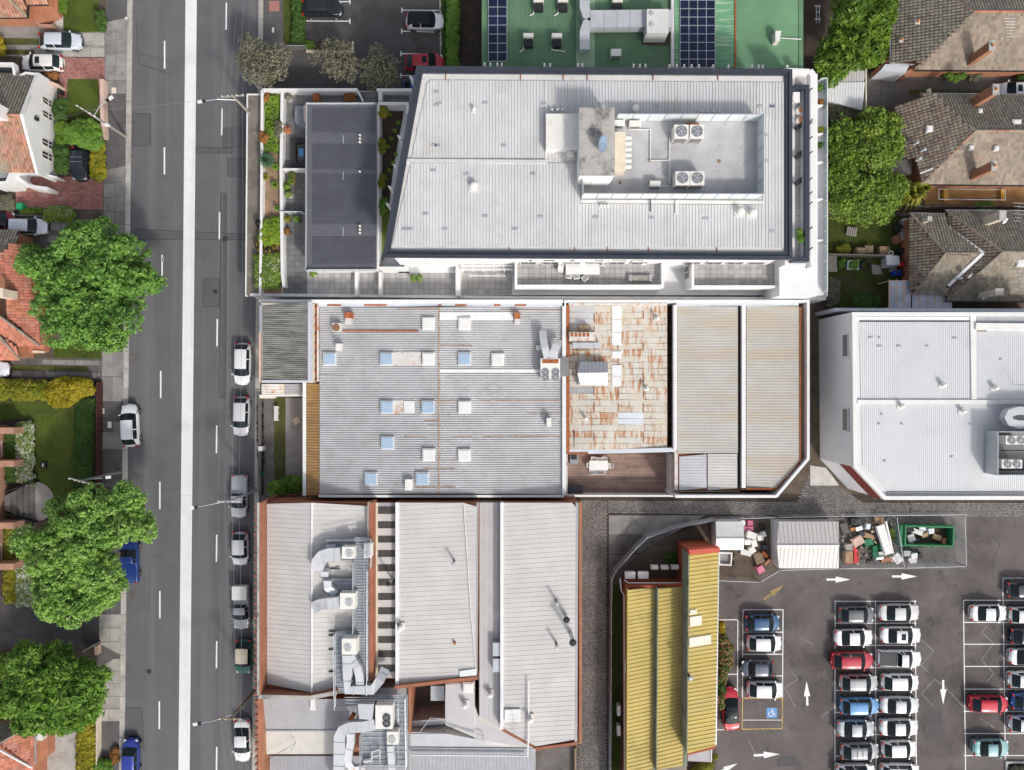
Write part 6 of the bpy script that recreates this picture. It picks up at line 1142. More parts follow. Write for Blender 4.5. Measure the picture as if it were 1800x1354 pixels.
def shed(x0, y0, x1, y1, yr, label, mat, prof='seam', p=.45):
    t = thing('storage_shed', label, 'shed', W((x0+x1)/2, (y0+y1)/2, G)); block([(x0 + 2, y0 + 2), (x1 - 2, y0 + 2), (x1 - 2, y1 - 2), (x0 + 2, y1 - 2)], G, 2.3, 'clean_sheet', t); zr = 3.0
    RS([(x0, y0, 2.35), (x1, y0, 2.35), (x1 + 1, yr, zr), (x0 + 1, yr, zr)], (0, 1), p, .04, prof, mat, t); RS([(x0 + 1, yr, zr), (x1 + 1, yr, zr), (x1, y1, 2.35), (x0, y1, 2.35)], (0, 1), p, .04, prof, mat, t); m = MB(); m.tube([W(x0 + 1, yr, zr + .02), W(x1 + 1, yr, zr + .02)], .09, 6); m.build('ridge_cap', 'white_sheet', t)
    for x in (x0 + 2, x1 - 2): m = MB(); m.poly([W(x, y0 + 2, 2.3), W(x, y1 - 2, 2.3), W(x + .5, yr, zr - .05)]); m.build('gable', 'clean_sheet', t)
    return t
shed(1258, 917, 1307, 967, 947, 'small white ribbed shed beside the stacked white goods', 'white_sheet', 'trap', .22); shed(1365, 917, 1474, 999, 959, 'larger pale grey gabled shed in the storage yard', 'pale_sheet')
def junk(name, label, cat, px, py, w, d, h, rz, mat, group=None, z=G, lid=None):
    c = W(px, py, z + h); q = random.Random(int(px*13 + py*7)); m = MB(); T_ = Matrix.Rotation(q.uniform(-.16, .16), 3, 'X') @ Matrix.Rotation(q.uniform(-.16, .16), 3, 'Y')
    m.box(c.x, c.y, z + h/2, w, d, h, rz, T_); m.box(c.x, c.y, z + h/2 + .014, w*.86, d*.86, h, rz, T_); m.v = [tuple(a + q.uniform(-.07, .07)*min(w, d) for a in v) for v in m.v]; o = one(name, label, cat, m, mat, group)
    if lid: m = MB(); m.box(c.x, c.y, z + h + .03, w*.5, d*.3, .02, rz); m.build('flap', lid, o)
    return o
M('pink_plastic', (.6, .17, .28), .6, var=.1); M('bin_green2', (.015, .16, .07), .55, var=.15); M('red_plastic', (.62, .03, .03), .5, var=.1); M('cardboard', (.36, .24, .14), .9, var=.15, rand=.2); M('skip_green', (.02, .17, .07), .55, var=.15, dirt=((.2, .1, .05), .4, 2, .58))
WG = 'white goods stacked by the small shed'
for i, (x, y, w, d, h, r, l) in enumerate(((1307, 920, .4, .5, .8, 0, 'small white fridge nearest the shed top'), (1322, 942, 1.1, .75, .9, -.3, 'large white chest freezer in the middle of the white goods'), (1337, 945, .65, .6, .7, .1, 'grey white box right of the chest freezer'), (1343, 940, .5, .5, .6, .4, 'white tub at the right end of the white goods'), (1314, 953, .7, .6, .8, 0, 'white washing machine left of the pile centre'), (1326, 955, .6, .8, .7, .3, 'pale blue white box in the pile centre'), (1312, 972, 1.2, .6, .5, -.2, 'long white cabinet lying below the small shed'), (1323, 967, .7, .7, .6, .6, 'tilted white box at the foot of the pile'))): junk('white_box', l, 'box', x, y, w, d, h, r, 'unit_white' if i % 3 else 'white_paint', WG)
for i, (x, y, r, l) in enumerate(((1319, 920, 0, 'pink crate at the top of the yard, right of the white fridge'), (1311, 930, 0, 'pink crate below the white fridge'), (1320, 930, 0, 'pink crate directly below the topmost pink crate'))): junk('crate', l, 'crate', x, y, .55, .55, .5, r, 'pink_plastic', 'pink crates by the small shed')
junk('tub', 'pink tub alone near the fence corner at the bottom of the yard', 'tub', 1337, 1001, .8, .8, .6, .5, 'pink_plastic')
def ringtyre(name, label, cat, px, py, R, r, mat, z=G):
    m = MB(); c = W(px, py, z + r); m.tube([(c.x + R*math.cos(a*math.pi/9), c.y + R*math.sin(a*math.pi/9), z + r) for a in range(19)], r, 8, caps=False); return one(name, label, cat, m, mat)
ringtyre('tyre', 'dark coil of hose at the top right of the small yard', 'hose', 1340, 926, .33, .12, 'dark_metal')
for i, (x, y, w, d, h, r, mt, nm, l) in enumerate(((1334, 982, .9, 1.2, .5, .4, 'timber', 'timber_sheet', 'brown board leaning near the pink tub'), (1345, 975, .7, .4, .4, -.6, 'rust', 'scrap_metal', 'rusty scrap beside the larger shed'), (1350, 988, .9, .3, .3, .8, 'orange_brick', 'brick_heap', 'loose orange bricks beside the larger shed'), (1345, 962, .5, .4, .5, .2, 'navy_metal', 'dark_box', 'dark box beside the larger shed'))): junk(nm, l, 'rubbish', x, y, w, d, h, r, mt)
# rubbish heap
HP = [('bin_bag', 'shiny black bin bag at the top of the rubbish heap', 1505, 917, 1.1, .7, .7, .1, 'plastic_black'), ('pallet_stack', 'brown pallet at the top right of the rubbish heap', 1545, 915, .9, .8, .4, .0, 'cardboard'), ('metal_box', 'grey metal box below the black bin bag', 1511, 929, .7, .5, .6, .4, 'galv'), ('metal_box', 'small silver box right of the grey metal box', 1526, 926, .5, .6, .6, -.2, 'clean_sheet'), ('red_scrap', 'rusty red scrap beside the grey metal box', 1500, 931, .6, .4, .4, .2, 'terracotta'), ('carton', 'brown carton above the green crates', 1527, 943, 1.1, .6, .5, -.3, 'cardboard'), ('dark_carton', 'dark box at the middle of the rubbish heap', 1515, 939, .5, .6, .5, .7, 'navy_metal'),
      ('crate', 'green lidded crate tilted above the other green crates', 1527, 954, 1.0, .8, .6, .35, 'bin_green2'), ('crate', 'dark green crate, left of the lower pair', 1538, 966, .6, .65, .6, 0, 'bin_green2'), ('crate', 'dark green crate, right of the lower pair', 1550, 963, .6, .55, .6, -.4, 'bin_green2'), ('crate', 'dark green crate at the bottom of the green group', 1539, 976, .6, .6, .5, .1, 'bin_green2'), ('timber_stack', 'stack of pale timber offcuts left of the green crates', 1508, 952, 1.2, .9, .6, .5, 'pink_wall'), ('timber_stack', 'brown timber stack in the lower left of the heap', 1492, 980, .9, 1.3, .6, 0, 'cardboard'), ('timber_stack', 'whitish timber pieces above the brown timber stack', 1493, 962, .9, .8, .5, .2, 'grey_timber'),
      ('flat_sheet', 'white sheet rubbish below the green crates', 1551, 973, .7, .4, .4, .2, 'white_paint'), ('wood_heap', 'scattered orange brown wood at the bottom of the heap', 1558, 984, 1.1, .5, .3, .2, 'orange_brick'), ('grey_box', 'grey box among the scattered wood', 1547, 981, .8, .3, .4, .1, 'galv'), ('dark_pipe_heap', 'dark rocks at the left of the rubbish heap', 1485, 930, .8, 1.2, .4, .3, 'dark_concrete'), ('door_panel', 'grey white panel leaning at the fence near the skip', 1578, 982, .9, 1.1, .9, .7, 'flashing'), ('carton', 'blue grey crate below the skip, left of three', 1594, 973, .75, .6, .6, 0, 'blue_grey'), ('carton', 'white box below the skip, middle of three', 1607, 977, .7, .6, .6, .05, 'white_sheet'), ('carton', 'white foam block below the skip, lowest of three', 1605, 986, .8, .55, .4, .2, 'white_paint'), ('bin_bag', 'black bag right of the white boxes below the skip', 1618, 978, .5, .6, .5, .1, 'plastic_black')]
for nm, l, x, y, w, d, h, r, mt in HP: junk(nm, l, 'rubbish', x, y, w, d, h, r, mt)
m = MB(); m.bar(W(1546, 924, .9), W(1562, 974, .9), 1.0, .25); m.bar(W(1541, 926, 1.1), W(1557, 975, 1.1), .06, .12); one('plank_bundle', 'bundle of long white panels lying across the rubbish heap', 'panels', m, 'white_paint')
one('gutter_pole', 'long white pole beside the bundle of white panels', 'pole', MB().bar(W(1557, 917, 1.2), W(1570, 973, .9), .16, .16), 'white_sheet')
pc = thing('plastic_chair', 'bright red plastic chair tipped over in the rubbish heap', 'chair', W(1503, 976, G)); block([(1500, 962), (1505, 961), (1508, 986), (1502, 987)], .55, .7, 'red_plastic', pc, 'backrest'); block([(1493, 987), (1507, 985), (1508, 990), (1487, 992)], .4, .55, 'red_plastic', pc, 'seat')
for a_, b_ in (((1505, 966), (1510, 974)), ((1510, 974), (1509, 986))): m = MB(); m.bar(W(*a_, .7), W(*b_, .5), .08, .08); m.build('leg', 'red_plastic', pc)
rr = random.Random(11); m = MB()
for k in range(150):
    x, y = rr.uniform(1480, 1574), rr.uniform(914, 990); c = W(x, y, .2); m.box(c.x, c.y, .12 + rr.random()*.25, rr.uniform(.08, .4), rr.uniform(.08, .3), rr.uniform(.05, .25), rr.random()*3)
tag(m.build('rubble', M('rubble_mat', (.25, .2, .16), .9, var=.3, island=.7, hue=.06)), 'loose dark rubble and scraps under the rubbish heap', 'rubble', kind='stuff')
sk = thing('rubbish_skip', 'long green rubbish skip half full of cartons in the storage yard', 'skip', W(1630, 943, G)); ring([(1591, 924), (1678, 926), (1677, 962), (1590, 960)], G + .15, 1.5, .16, 'skip_green', sk, 'side'); block([(1592, 925), (1677, 927), (1676, 961), (1591, 959)], G + .1, .3, 'mulch', sk, 'floor'); block([(1583, 924), (1590, 924), (1589.5, 961), (1582, 960)], G + .1, 1.3, 'skip_green', sk, 'end_frame'); block([(1676, 941), (1681, 941), (1681, 946), (1676, 946)], .8, 1.1, 'skip_green', sk, 'lug')
for x in (1600, 1620, 1640, 1660):
    for y in (922.8, 962.6): m = MB(); m.prism([(x, y), (x + 2, y), (x + 2, y + .9), (x, y + .9)], .2, 1.4); m.build('rib', 'skip_green', sk)
SKJ = [(1599, 931, .9, .6, .35, .2, 'plastic_black', 'black bag at the upper left inside the skip'), (1613, 935, 1.2, .5, .4, -.3, 'white_paint', 'white crumpled sheet at the top inside the skip'), (1622, 930, .7, .5, .4, .1, 'clean_sheet', 'silver sheet at the top inside the skip'), (1637, 934, .6, .6, .5, .1, 'white_sheet', 'white carton at the top middle inside the skip'), (1626, 941, .7, .5, .4, .4, 'cardboard', 'pink brown carton at the middle inside the skip'), (1602, 946, .85, .7, .4, .3, 'white_paint', 'round white bundle at the left inside the skip'), (1611, 950, .6, .5, .3, .0, 'navy_metal', 'dark folder box at the lower left inside the skip'), (1648, 945, .9, .6, .3, -.3, 'cardboard', 'brown carton right of the middle inside the skip'), (1660, 952, .7, .45, .3, 1.4, 'orange_brick', 'orange bent carton at the right inside the skip'), (1602, 953, .5, .4, .3, .5, 'pink_wall', 'beige carton at the lower left inside the skip')]
for x, y, w, d, h, r, mt, l in SKJ: junk('carton', l, 'rubbish', x, y, w, d, h, r, mt, z=.35)
sheet('corner_bed', [(1768, 1340), (1860, 1340), (1860, 1420), (1768, 1420)], G + .03, 'mulch', None); cb = thing('bed_edging', 'pale stone edging of the planting bed in the bottom right corner', 'edging', W(1770, 1341, G)); wall([(1770, 1420), (1770, 1341), (1860, 1341)], G, .3, .25, 'pale_concrete', cb)
# puddle shaped and square dark patches on the car park asphalt
sheet('asphalt_patch', [(1365, 1335), (1378, 1329), (1398, 1330), (1408, 1340), (1404, 1347), (1366, 1347)], G + .013, 'tar', cp); sheet('asphalt_patch', [(1630, 1245), (1655, 1245), (1655, 1303), (1625, 1300)], G + .0095, 'dark_asphalt', cp)
# ------------------------------------------------------------ tiled houses
def tiles(pts, e0, e1, mat, root, tw=.33, th=.4, name='roof_tiles'):
    """roof plane of overlapping tiles: pts = photo outline with heights; e0, e1 = indices of the eave corners"""
    P = [W(*p) for p in pts]; o, a = P[e0], P[e1]; u = (a - o).normalized(); far = max(P, key=lambda p: abs((p - o).cross(u).length)); n = u.cross(far - o).normalized(); n = n if n.z > 0 else -n; v = n.cross(u).normalized()
    if v.dot(far - o) < 0: v = -v
    P = [Vector((p.x, p.y, o.z - (n.x*(p.x - o.x) + n.y*(p.y - o.y))/n.z)) for p in P]
    Q = [((p - o).dot(u), (p - o).dot(v)) for p in P]; u0, u1 = min(q[0] for q in Q), max(q[0] for q in Q); v0, v1 = min(q[1] for q in Q), max(q[1] for q in Q); rr = random.Random(len(pts)*17 + int(u1*10))
    ni = int((u1 - u0)/tw) + 1; nj = int((v1 - v0)/th) + 1; I, J = np.meshgrid(np.arange(ni), np.arange(nj)); cu = (u0 + (I + .5)*tw).ravel(); cv = (v0 + (J + .5)*th).ravel(); ok = inside_np(Q, cu, cv); cu, cv = cu[ok], cv[ok]; N = len(cu); R = np.random.default_rng(5)
    o_, u_, v_, n_ = (np.array(x) for x in (o, u, v, n)); jit = R.normal(0, .008, N); ht = .085 + R.uniform(-.015, .015, N); V = np.zeros((N, 8, 3))
    # a tile: front lip low on its left, rolled up on its right, back edge tucked under the next course
    for k, (du, dv, dz) in enumerate(((-.5, -.56, 0), (.5, -.56, 0), (.5, -.56, 1), (.18, -.56, 1.15), (-.5, -.56, .6), (-.5, .5, .05), (.18, .5, .5), (.5, .5, .3))):
        V[:, k] = o_ + np.outer(cu + du*tw*.97, u_) + np.outer(cv + dv*th + jit, v_) + np.outer(ht*dz + .01, n_)
    F = np.array(((0, 1, 2, 4), (4, 3, 6, 5), (3, 2, 7, 6), (4, 2, 3, 3)))[:3]; F = (np.arange(N)[:, None, None]*8 + F[None]).reshape(-1, 4)
    m = MB(); m.poly(P); m.build('underlay', 'tile_underlay', root); t = np_mesh(name, V.reshape(-1, 3), F, mat, root); t['kind'] = 'stuff'; return t
def hips(lines, mat, root, r=.13):
    m = MB()
    for a, b in lines:
        A, B = W(*a), W(*b); L = (B - A).length; n = max(1, int(L/.42))
        for k in range(n): p, q = A.lerp(B, k/n), A.lerp(B, (k + .97)/n); m.tube([p + Vector((0, 0, .05)), q + Vector((0, 0, .07))], r, 6, r*.9)
    o = m.build('ridge_tiles', mat, root); o['kind'] = 'stuff'; return o
def chimney(bx, by, zb, zt, w, d, label, root, mat='orange_brick', cap='stained_concrete', pot=True):
    c = W(bx, by, zb); m = MB(); m.box(c.x, c.y, (zb + zt)/2 - .4, w, d, zt - zb + .8); o = m.build('chimney', mat, root); o['label'] = label; m = MB(); m.box(c.x, c.y, zt + .05, w + .12, d + .12, .12); m.build('chimney_cap', cap, o)
    if pot: m = MB(); m.cyl(c.x, c.y, zt + .1, zt + .35, .14, 10); m.build('chimney_pot', 'terracotta', o)
ZE, ZT = 2.9, 5.6
h1 = thing('brick_house', 'brick house at the top right with a long grey brown tiled hip roof', 'house', W(1700, 30, G))
block([(1576, -60), (1860, -60), (1860, 117), (1614, 117), (1612, 107), (1576, 107)], G, 2.75, 'orange_brick', h1)
tiles([(1570, -64, ZE), (1567, 110, ZE), (1608, 112, ZE + .3), (1608, 121, ZE), (1712, 21, ZT)], 0, 1, 'moss_tile', h1); tiles([(1608, 122, ZE), (1712, 21, ZT), (1860, 21, ZT), (1860, 124, ZE)], 0, 3, 'grey_tile', h1); tiles([(1570, -64, ZE), (1712, 21, ZT), (1860, 21, ZT), (1860, -64, ZE)], 0, 3, 'moss_tile', h1)
hips([((1608, 121, ZE), (1712, 21, ZT)), ((1570, -64, ZE), (1712, 21, ZT))], 'dark_tile', h1); hips([((1712, 21, ZT), (1860, 21, ZT))], 'red_tile', h1); chimney(1708, 106, 3.5, 6.7, .55, .9, 'lone orange chimney of the top right house', h1)
wall([(1566, -60), (1565.5, 111), (1609, 113.5)], ZE - .2, ZE - .02, .12, 'galv', h1, 'gutter'); wall([(1608, 123.5), (1860, 125)], ZE - .2, ZE - .02, .12, 'dark_metal', h1, 'gutter'); block([(1556, 113), (1600, 113), (1592, 128), (1548, 124)], G, 2.4, 'clean_sheet', h1, 'porch_roof'); wall([(1545, 122), (1566, 105)], G, 2.0, .5, 'orange_brick', h1, 'porch_wall'); wall([(1590, 132), (1606, 121)], G, 1.6, .4, 'orange_brick', h1, 'porch_wall')
windows(h1, (1640, 131), (1830, 132), .9, 2.2, 5, 1.5)
antenna(1757, 62, 5., 1.6, 2.0, 'large faint aerial on the grey brown tiles above the lone chimney', 1.57, n=7); vent(1616, 36, 4.2, .18, .4, 'pink vent high on the mossy west roof', 'terracotta'); vent(1587, 68, 3.4, .16, .4, 'pink vent low on the mossy west roof', 'terracotta'); skylight(1800, 40, 4.6, 0, h1, .9, .2)
h2 = thing('brick_house', 'middle right house with two chimneys and white vents on its mottled tiles', 'house', W(1720, 245, G))
block([(1622, 172), (1860, 172), (1860, 319), (1624, 319), (1612, 276), (1592, 274), (1576, 222), (1574, 192), (1610, 186)], G, 2.75, 'orange_brick', h2)
tiles([(1568.5, 187, ZE), (1575, 230, ZE), (1587, 279, ZE), (1609, 280, ZE + .3), (1618.6, 323, ZE), (1714, 231, ZT), (1618, 166, ZE), (1608, 181, ZE)], 1, 2, 'dark_tile', h2); tiles([(1618, 166, ZE), (1714, 230, ZT), (1860, 230, ZT), (1860, 168, ZE)], 0, 3, 'moss_tile', h2); tiles([(1618.6, 323, ZE), (1714, 231, ZT), (1860, 231, ZT), (1860, 325, ZE)], 0, 3, 'grey_tile', h2)
hips([((1618, 166, ZE), (1714, 230, ZT)), ((1618.6, 323, ZE), (1714, 231, ZT)), ((1714, 230.5, ZT), (1860, 230.5, ZT))], 'mixed_tile', h2); chimney(1712, 181, 3.6, 7.0, .55, 1.0, 'orange chimney on the shaded side of the middle right house', h2); chimney(1711.5, 308, 3.5, 6.7, .5, .9, 'orange chimney on the lower edge of the middle right house', h2)
wall([(1618, 164.5), (1860, 166.5)], ZE - .2, ZE - .02, .12, 'galv', h2, 'gutter'); wall([(1618, 325), (1860, 327)], ZE - .2, ZE - .02, .12, 'dark_metal', h2, 'gutter')
skylight(1635, 226, 4.1, 0, h2, .7, .15); skylight(1788, 218, 5., 0, h2, .95, .12); skylight(1708.5, 599 - 340 + 0, 4.9, 0, h2, .45, .2); skylight(1752.5, 260, 4.9, 0, h2, .45, .2); skylight(1724, 195, 4.2, 0, h2, .45, .2); skylight(1619, 179, 3.5, 0, h2, .4, .15)
for x, y, l in ((1613, 250, 'white pipe vent on the left of the middle right roof, upper one'), (1626, 262, 'white pipe vent on the left of the middle right roof, lower one'), (1618, 278, 'white pipe poking over the left eave of the middle right roof')): flue(x, y, 3.6, .8, .12, l, 'white_paint')
one('ridge_pipe', 'white pipe lying along the lower hip of the middle right roof', 'pipe', MB().tube([W(1617, 305, 3.7), W(1640, 296, 4.1)], .07), 'white_paint'); block([(1593, 280), (1603, 280), (1603, 305), (1560, 305), (1566, 282)], G, 2.5, 'dark_concrete', h2, 'porch_roof')
h3 = thing('semi_detached_house', 'lower right pair of houses with a white zigzag valley in their brown tiles', 'house', W(1720, 450, G))
block([(1605, 382), (1662, 384), (1668, 377), (1860, 378), (1860, 524), (1668, 522), (1662, 514), (1610, 511)], G, 2.75, 'orange_brick', h3)
A3 = (1661.5, 445.5, 4.9); M3 = (1762, 443, ZT); V0, V1, V2 = (1664, 400, 3.3), (1726.5, 445.5, 4.75), (1665, 503, 3.3)
tiles([(1601, 376, ZE), (1662, 377, ZE), V0, V1, A3], 0, 1, 'moss_tile', h3); tiles([(1605, 516, ZE), A3, V1, V2, (1667, 519, ZE)], 0, 4, 'moss_tile', h3); tiles([(1599, 376, ZE), A3, (1603, 516, ZE), (1599, 499, ZE)], 0, 3, 'dark_tile', h3)
tiles([(1664, 371, ZE), M3, (1664, 528, ZE), V2, V1, V0], 0, 2, 'dark_tile', h3); tiles([(1664, 371, ZE), M3, (1860, 443, ZT), (1860, 373, ZE)], 0, 3, 'moss_tile', h3); tiles([(1664, 528, ZE), M3, (1860, 443, ZT), (1860, 530, ZE)], 0, 3, 'moss_tile', h3)
hips([((1601, 376, ZE), A3), ((1605, 516, ZE), A3), (A3, V1), ((1664, 371, ZE), M3), ((1664, 528, ZE), M3), (M3, (1860, 443, ZT))], 'grey_tile', h3)
m = MB(); P = [Vector(W(*p)) + Vector((0, 0, .16)) for p in (V0, V1, V2)]
for a, b in zip(P, P[1:]): m.bar(a, b, .32, .1)
m.build('valley_flashing', 'white_sheet', h3); wall([(1599, 374.5), (1661, 376)], ZE - .2, ZE - .02, .12, 'galv', h3, 'gutter'); wall([(1662, 369.5), (1860, 371)], ZE - .2, ZE - .02, .12, 'galv', h3, 'gutter'); wall([(1662, 530), (1860, 531.5)], ZE - .2, ZE - .02, .12, 'dark_metal', h3, 'gutter')
chimney(1730, 390, 3.5, 6.3, .6, .9, 'yellow chimney beside the aerial on the lower right house', h3, 'cream', pot=False); chimney(1727, 519, 3.4, 6.0, .8, .6, 'cream chimney at the bottom edge of the lower right house', h3, 'cream', pot=False); chimney(1624, 389, 3.4, 4.4, .35, .4, 'small cream stub chimney on the left hip roof', h3, 'cream', pot=False)
antenna(1765, 382, 4., 2.2, 2.0, 'aerial on the upper side of the lower right house', 1.5, n=6); antenna(1768, 502, 4., 2.2, 2.4, 'aerial on the lower side of the lower right house', 1.5, n=7); dish(1697, 487, 4.3, .32, 'small dish on the brown tiles near the white valley', 'galv'); dish(1758, 392, 4.4, .35, 'small white dish beside the yellow chimney', 'white_paint'); skylight(1795, 461, 5.0, 0, h3, .9, .15)
flue(1690, 489, 4., .9, .08, 'thin white pipe beside the small dish', 'white_paint'); dish(1723, 523, 3.6, .4, 'grey white dish at the bottom eave of the lower right house', 'white_paint')
# right hand yards
sheet('side_drive', [(1522, 122), (1608, 120), (1860, 133), (1860, 168), (1618, 168), (1600, 190), (1522, 192)], G + .01, 'dark_concrete'); sd_ = bpy.data.objects['side_drive']; slabs(sd_, [(1525, 126), (1572, 126), (1572, 188), (1525, 190)], 2, 3, G + .05, 'dark_concrete'); sheet('drive_grass', [(1600, 158), (1860, 160), (1860, 167), (1596, 168)], G + .02, 'dark_lawn')
tp = thing('tin_garage', 'small white ribbed garage roof between the trees and the side drive', 'shed', W(1486, 160, G)); block([(1452, 130), (1520, 128), (1516, 192), (1452, 176)], G, 2.4, 'flashing', tp); roofsheet('roof_sheet', [(1450, 144, 2.6), (1520, 143.5, 2.6), (1520, 120, 2.45), (1450, 120, 2.45)], (0, 1), .3, .03, 'trap', 'pale_sheet', tp); roofsheet('roof_sheet', [(1450, 145, 2.6), (1520, 145, 2.6), (1516, 194, 2.4), (1455, 178, 2.4)], (0, 1), .3, .03, 'trap', 'store_sheet', tp); wall([(1522.5, 121), (1523, 192)], G, 2.6, .14, 'cream', tp, 'gutter')
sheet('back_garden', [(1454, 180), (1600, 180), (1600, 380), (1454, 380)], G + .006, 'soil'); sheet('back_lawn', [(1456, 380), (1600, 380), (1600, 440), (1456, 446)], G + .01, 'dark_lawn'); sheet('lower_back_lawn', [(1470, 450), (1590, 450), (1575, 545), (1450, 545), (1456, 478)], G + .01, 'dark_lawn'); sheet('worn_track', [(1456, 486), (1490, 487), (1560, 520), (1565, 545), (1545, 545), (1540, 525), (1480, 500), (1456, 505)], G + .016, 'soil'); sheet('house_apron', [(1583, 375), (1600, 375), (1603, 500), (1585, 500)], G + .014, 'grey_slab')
fy = thing('timber_fence', 'grey timber fence dividing the two back gardens', 'fence', W(1510, 449, G))
for k in range(24): x = 1457 + k*4.9; wall([(x, 446.5 + k*.1), (x + 4.5, 446.6 + k*.1)], G, 1.5, .05, 'grey_timber', fy, 'paling')
fz = thing('timber_fence', 'dark timber fence behind the patio below the middle right house', 'fence', W(1700, 364, G))
for k in range(48): x = 1608 + k*5.1; wall([(x, 362.5), (x + 4.7, 362.6)], G, 1.7, .05, 'grey_timber' if k % 3 else 'timber', fz, 'paling')
sheet('patio', [(1625, 326), (1860, 328), (1860, 362), (1625, 360)], G + .012, 'ochre_sheet'); cl = thing('clothes_line', 'square clothes line frame on the ochre patio', 'clothes line', W(1715, 343, G)); ring([(1650, 332), (1768, 333), (1768, 352), (1650, 351)], 1.75, 1.8, .06, 'galv', cl, 'frame'); m = MB(); c = W(1733, 350, 1.0); m.tube([(c.x, c.y, G), (c.x, c.y, 2.4)], .05); m.build('post', 'galv', cl)
for x, l in ((1663, 'left'), (1764, 'right')): one('timber_post', f'bright orange timber post under the clothes line, {l} one', 'post', MB().prism([(x - 4, 333), (x + 4, 333), (x + 4, 354), (x - 4, 354)], G, .5), 'ochre_post' if 'ochre_post' in MATS else M('ochre_post', (.62, .36, .06), .7, var=.1), 'orange posts on the patio')
# back garden clutter
b = thing('garden_bench', 'weathered timber bench on the shaded back lawn', 'bench', W(1498, 407, G))
for k in range(5): m = MB(); c = W(1490 + k*3.6, 406 + k*.6, .5); m.box(c.x, c.y, .5, .16, 1.0, .04, -.15); m.build('slat', 'grey_timber', b)
for dx, dy in ((-.4, -.4), (.4, -.4), (-.4, .4), (.4, .4)): c = W(1498, 407, .3); m = MB(); m.box(c.x + dx, c.y + dy, .28, .07, .07, .4); m.build('leg', 'timber', b)
CL = [('planter_box', 'dark open timber frame beside the garden fence, left one', 1513, 441, 1.0, .7, .8, 0, 'timber'), ('planter_box', 'dark open timber frame beside the garden fence, right one', 1529, 439, .8, .9, .8, 0, 'timber'), ('garden_shelf', 'brown shelf full of oddments next to the white ring', 1555, 440, 1.1, .9, .7, .1, 'cardboard'), ('water_tank', 'blue grey box with a pale lid behind the red bin', 1570, 459, 1.4, 1.0, 1.4, 0, 'clean_sheet'), ('cardboard_pile', 'rusty scrap by the house wall above the white ring', 1578, 420, .8, .9, .5, .5, 'orange_brick'), ('tarpaulin', 'black covered heap by the house wall', 1581, 402, .9, .8, .6, .3, 'plastic_black'), ('drawer_unit', 'grey metal frame standing by the house wall', 1590, 412, .6, 1.2, .8, .1, 'galv'), ('drawer_unit', 'second grey metal frame above the first by the house wall', 1592, 390, .7, .7, .8, 0, 'galv'), ('grey_tub', 'dark green tub beside the blue bin', 1571, 474, .7, .5, .6, 0, 'valley_green'), ('grey_tub', 'grey cabinet right of the white ring', 1585, 441, .7, .5, .7, 0, 'navy_metal'), ('compost_bin', 'greenish timber compost frame at the left end of the garden fence', 1464, 464, 1.0, 1.7, .6, 0, 'grey_timber'), ('sandpit', 'flat grey board path between the lawns', 1541, 474, 1.2, 1.1, .08, 0, 'grey_timber')]
for nm, l, x, y, w, d, h, r, mt in CL: junk(nm, l, 'garden clutter', x, y, w, d, h, r, mt)
ringtyre('white_ring', 'white ring lying on the brown shelf', 'ring', 1566, 445, .22, .08, 'white_paint', .8); ringtyre('tyre_planter', 'dark round tyre planter on the lower back lawn', 'planter', 1521, 467, .48, .14, 'dark_metal')
t = thing('rubbish_bin', 'bright red round bin behind the lower right house', 'bin', W(1584, 465, G)); c = W(1584, 465, 1.); MB().cyl(c.x, c.y, G, 1.0, .26, 14, .3).build('body', 'red_plastic', t); MB().cyl(c.x, c.y, 1.0, 1.06, .32, 14).build('lid', 'red_plastic', t)
t = thing('rubbish_bin', 'blue square bin below the red bin', 'bin', W(1578, 480, G)); block([(1572, 475), (1584, 475), (1584, 484), (1572, 484)], G, 1.0, 'blue_bin' if 'blue_bin' in MATS else M('blue_bin', (.01, .06, .5), .5), t, 'body'); block([(1575, 476), (1581, 476), (1581, 481), (1575, 481)], 1.0, 1.04, 'navy_metal', t, 'lid')
t = thing('garden_bath', 'grey tub planted with bright green on the lower back lawn', 'planter', W(1499, 466, G)); ring([(1490, 458), (1510, 457), (1510, 474), (1489, 474)], G, .6, .16, 'galv', t, 'rim'); block([(1491, 459), (1509, 458), (1509, 473), (1490, 473)], G, .45, 'soil', t, 'soil_fill')
pr = thing('pergola_roof', 'grid roofed clear pergola between the tiled house and the white store', 'pergola', W(1610, 515, G))
GX = lambda x0, y0, x1, y1, nx, ny: [flat('roof_pane', [(x0 + (x1-x0)*i/nx + .7, y0 + (y1-y0)*j/ny + .7), (x0 + (x1-x0)*(i+1)/nx - .7, y0 + (y1-y0)*j/ny + .7), (x0 + (x1-x0)*(i+1)/nx - .7, y0 + (y1-y0)*(j+1)/ny - .7), (x0 + (x1-x0)*i/nx + .7, y0 + (y1-y0)*(j+1)/ny - .7)], 2.6, 'poly_sheet', pr) for i in range(nx) for j in range(ny)]
GX(1563, 494, 1602, 542, 3, 4); GX(1602, 518, 1672, 542, 5, 2)
m = MB()
for k in range(4): x = 1563 + k*13; m.bar(W(x, 492, 2.55), W(x, 542, 2.55), .1, .12)
for k in range(5): y = 494 + k*12; m.bar(W(1562, y, 2.54), W(1602, y, 2.54), .09, .1)
for k in range(6): x = 1602 + k*14; m.bar(W(x, 518, 2.55), W(x, 542, 2.55), .1, .12)
for k in range(3): y = 518 + k*12; m.bar(W(1602, y, 2.54), W(1672, y, 2.54), .09, .1)
m.build('frame', 'pink_wall', pr)
for x, y in ((1563, 494), (1563, 541), (1671, 541)): c = W(x, y, 2.5); m = MB(); m.box(c.x, c.y, 1.3, .12, .12, 2.4); m.build('post', 'pink_wall', pr)
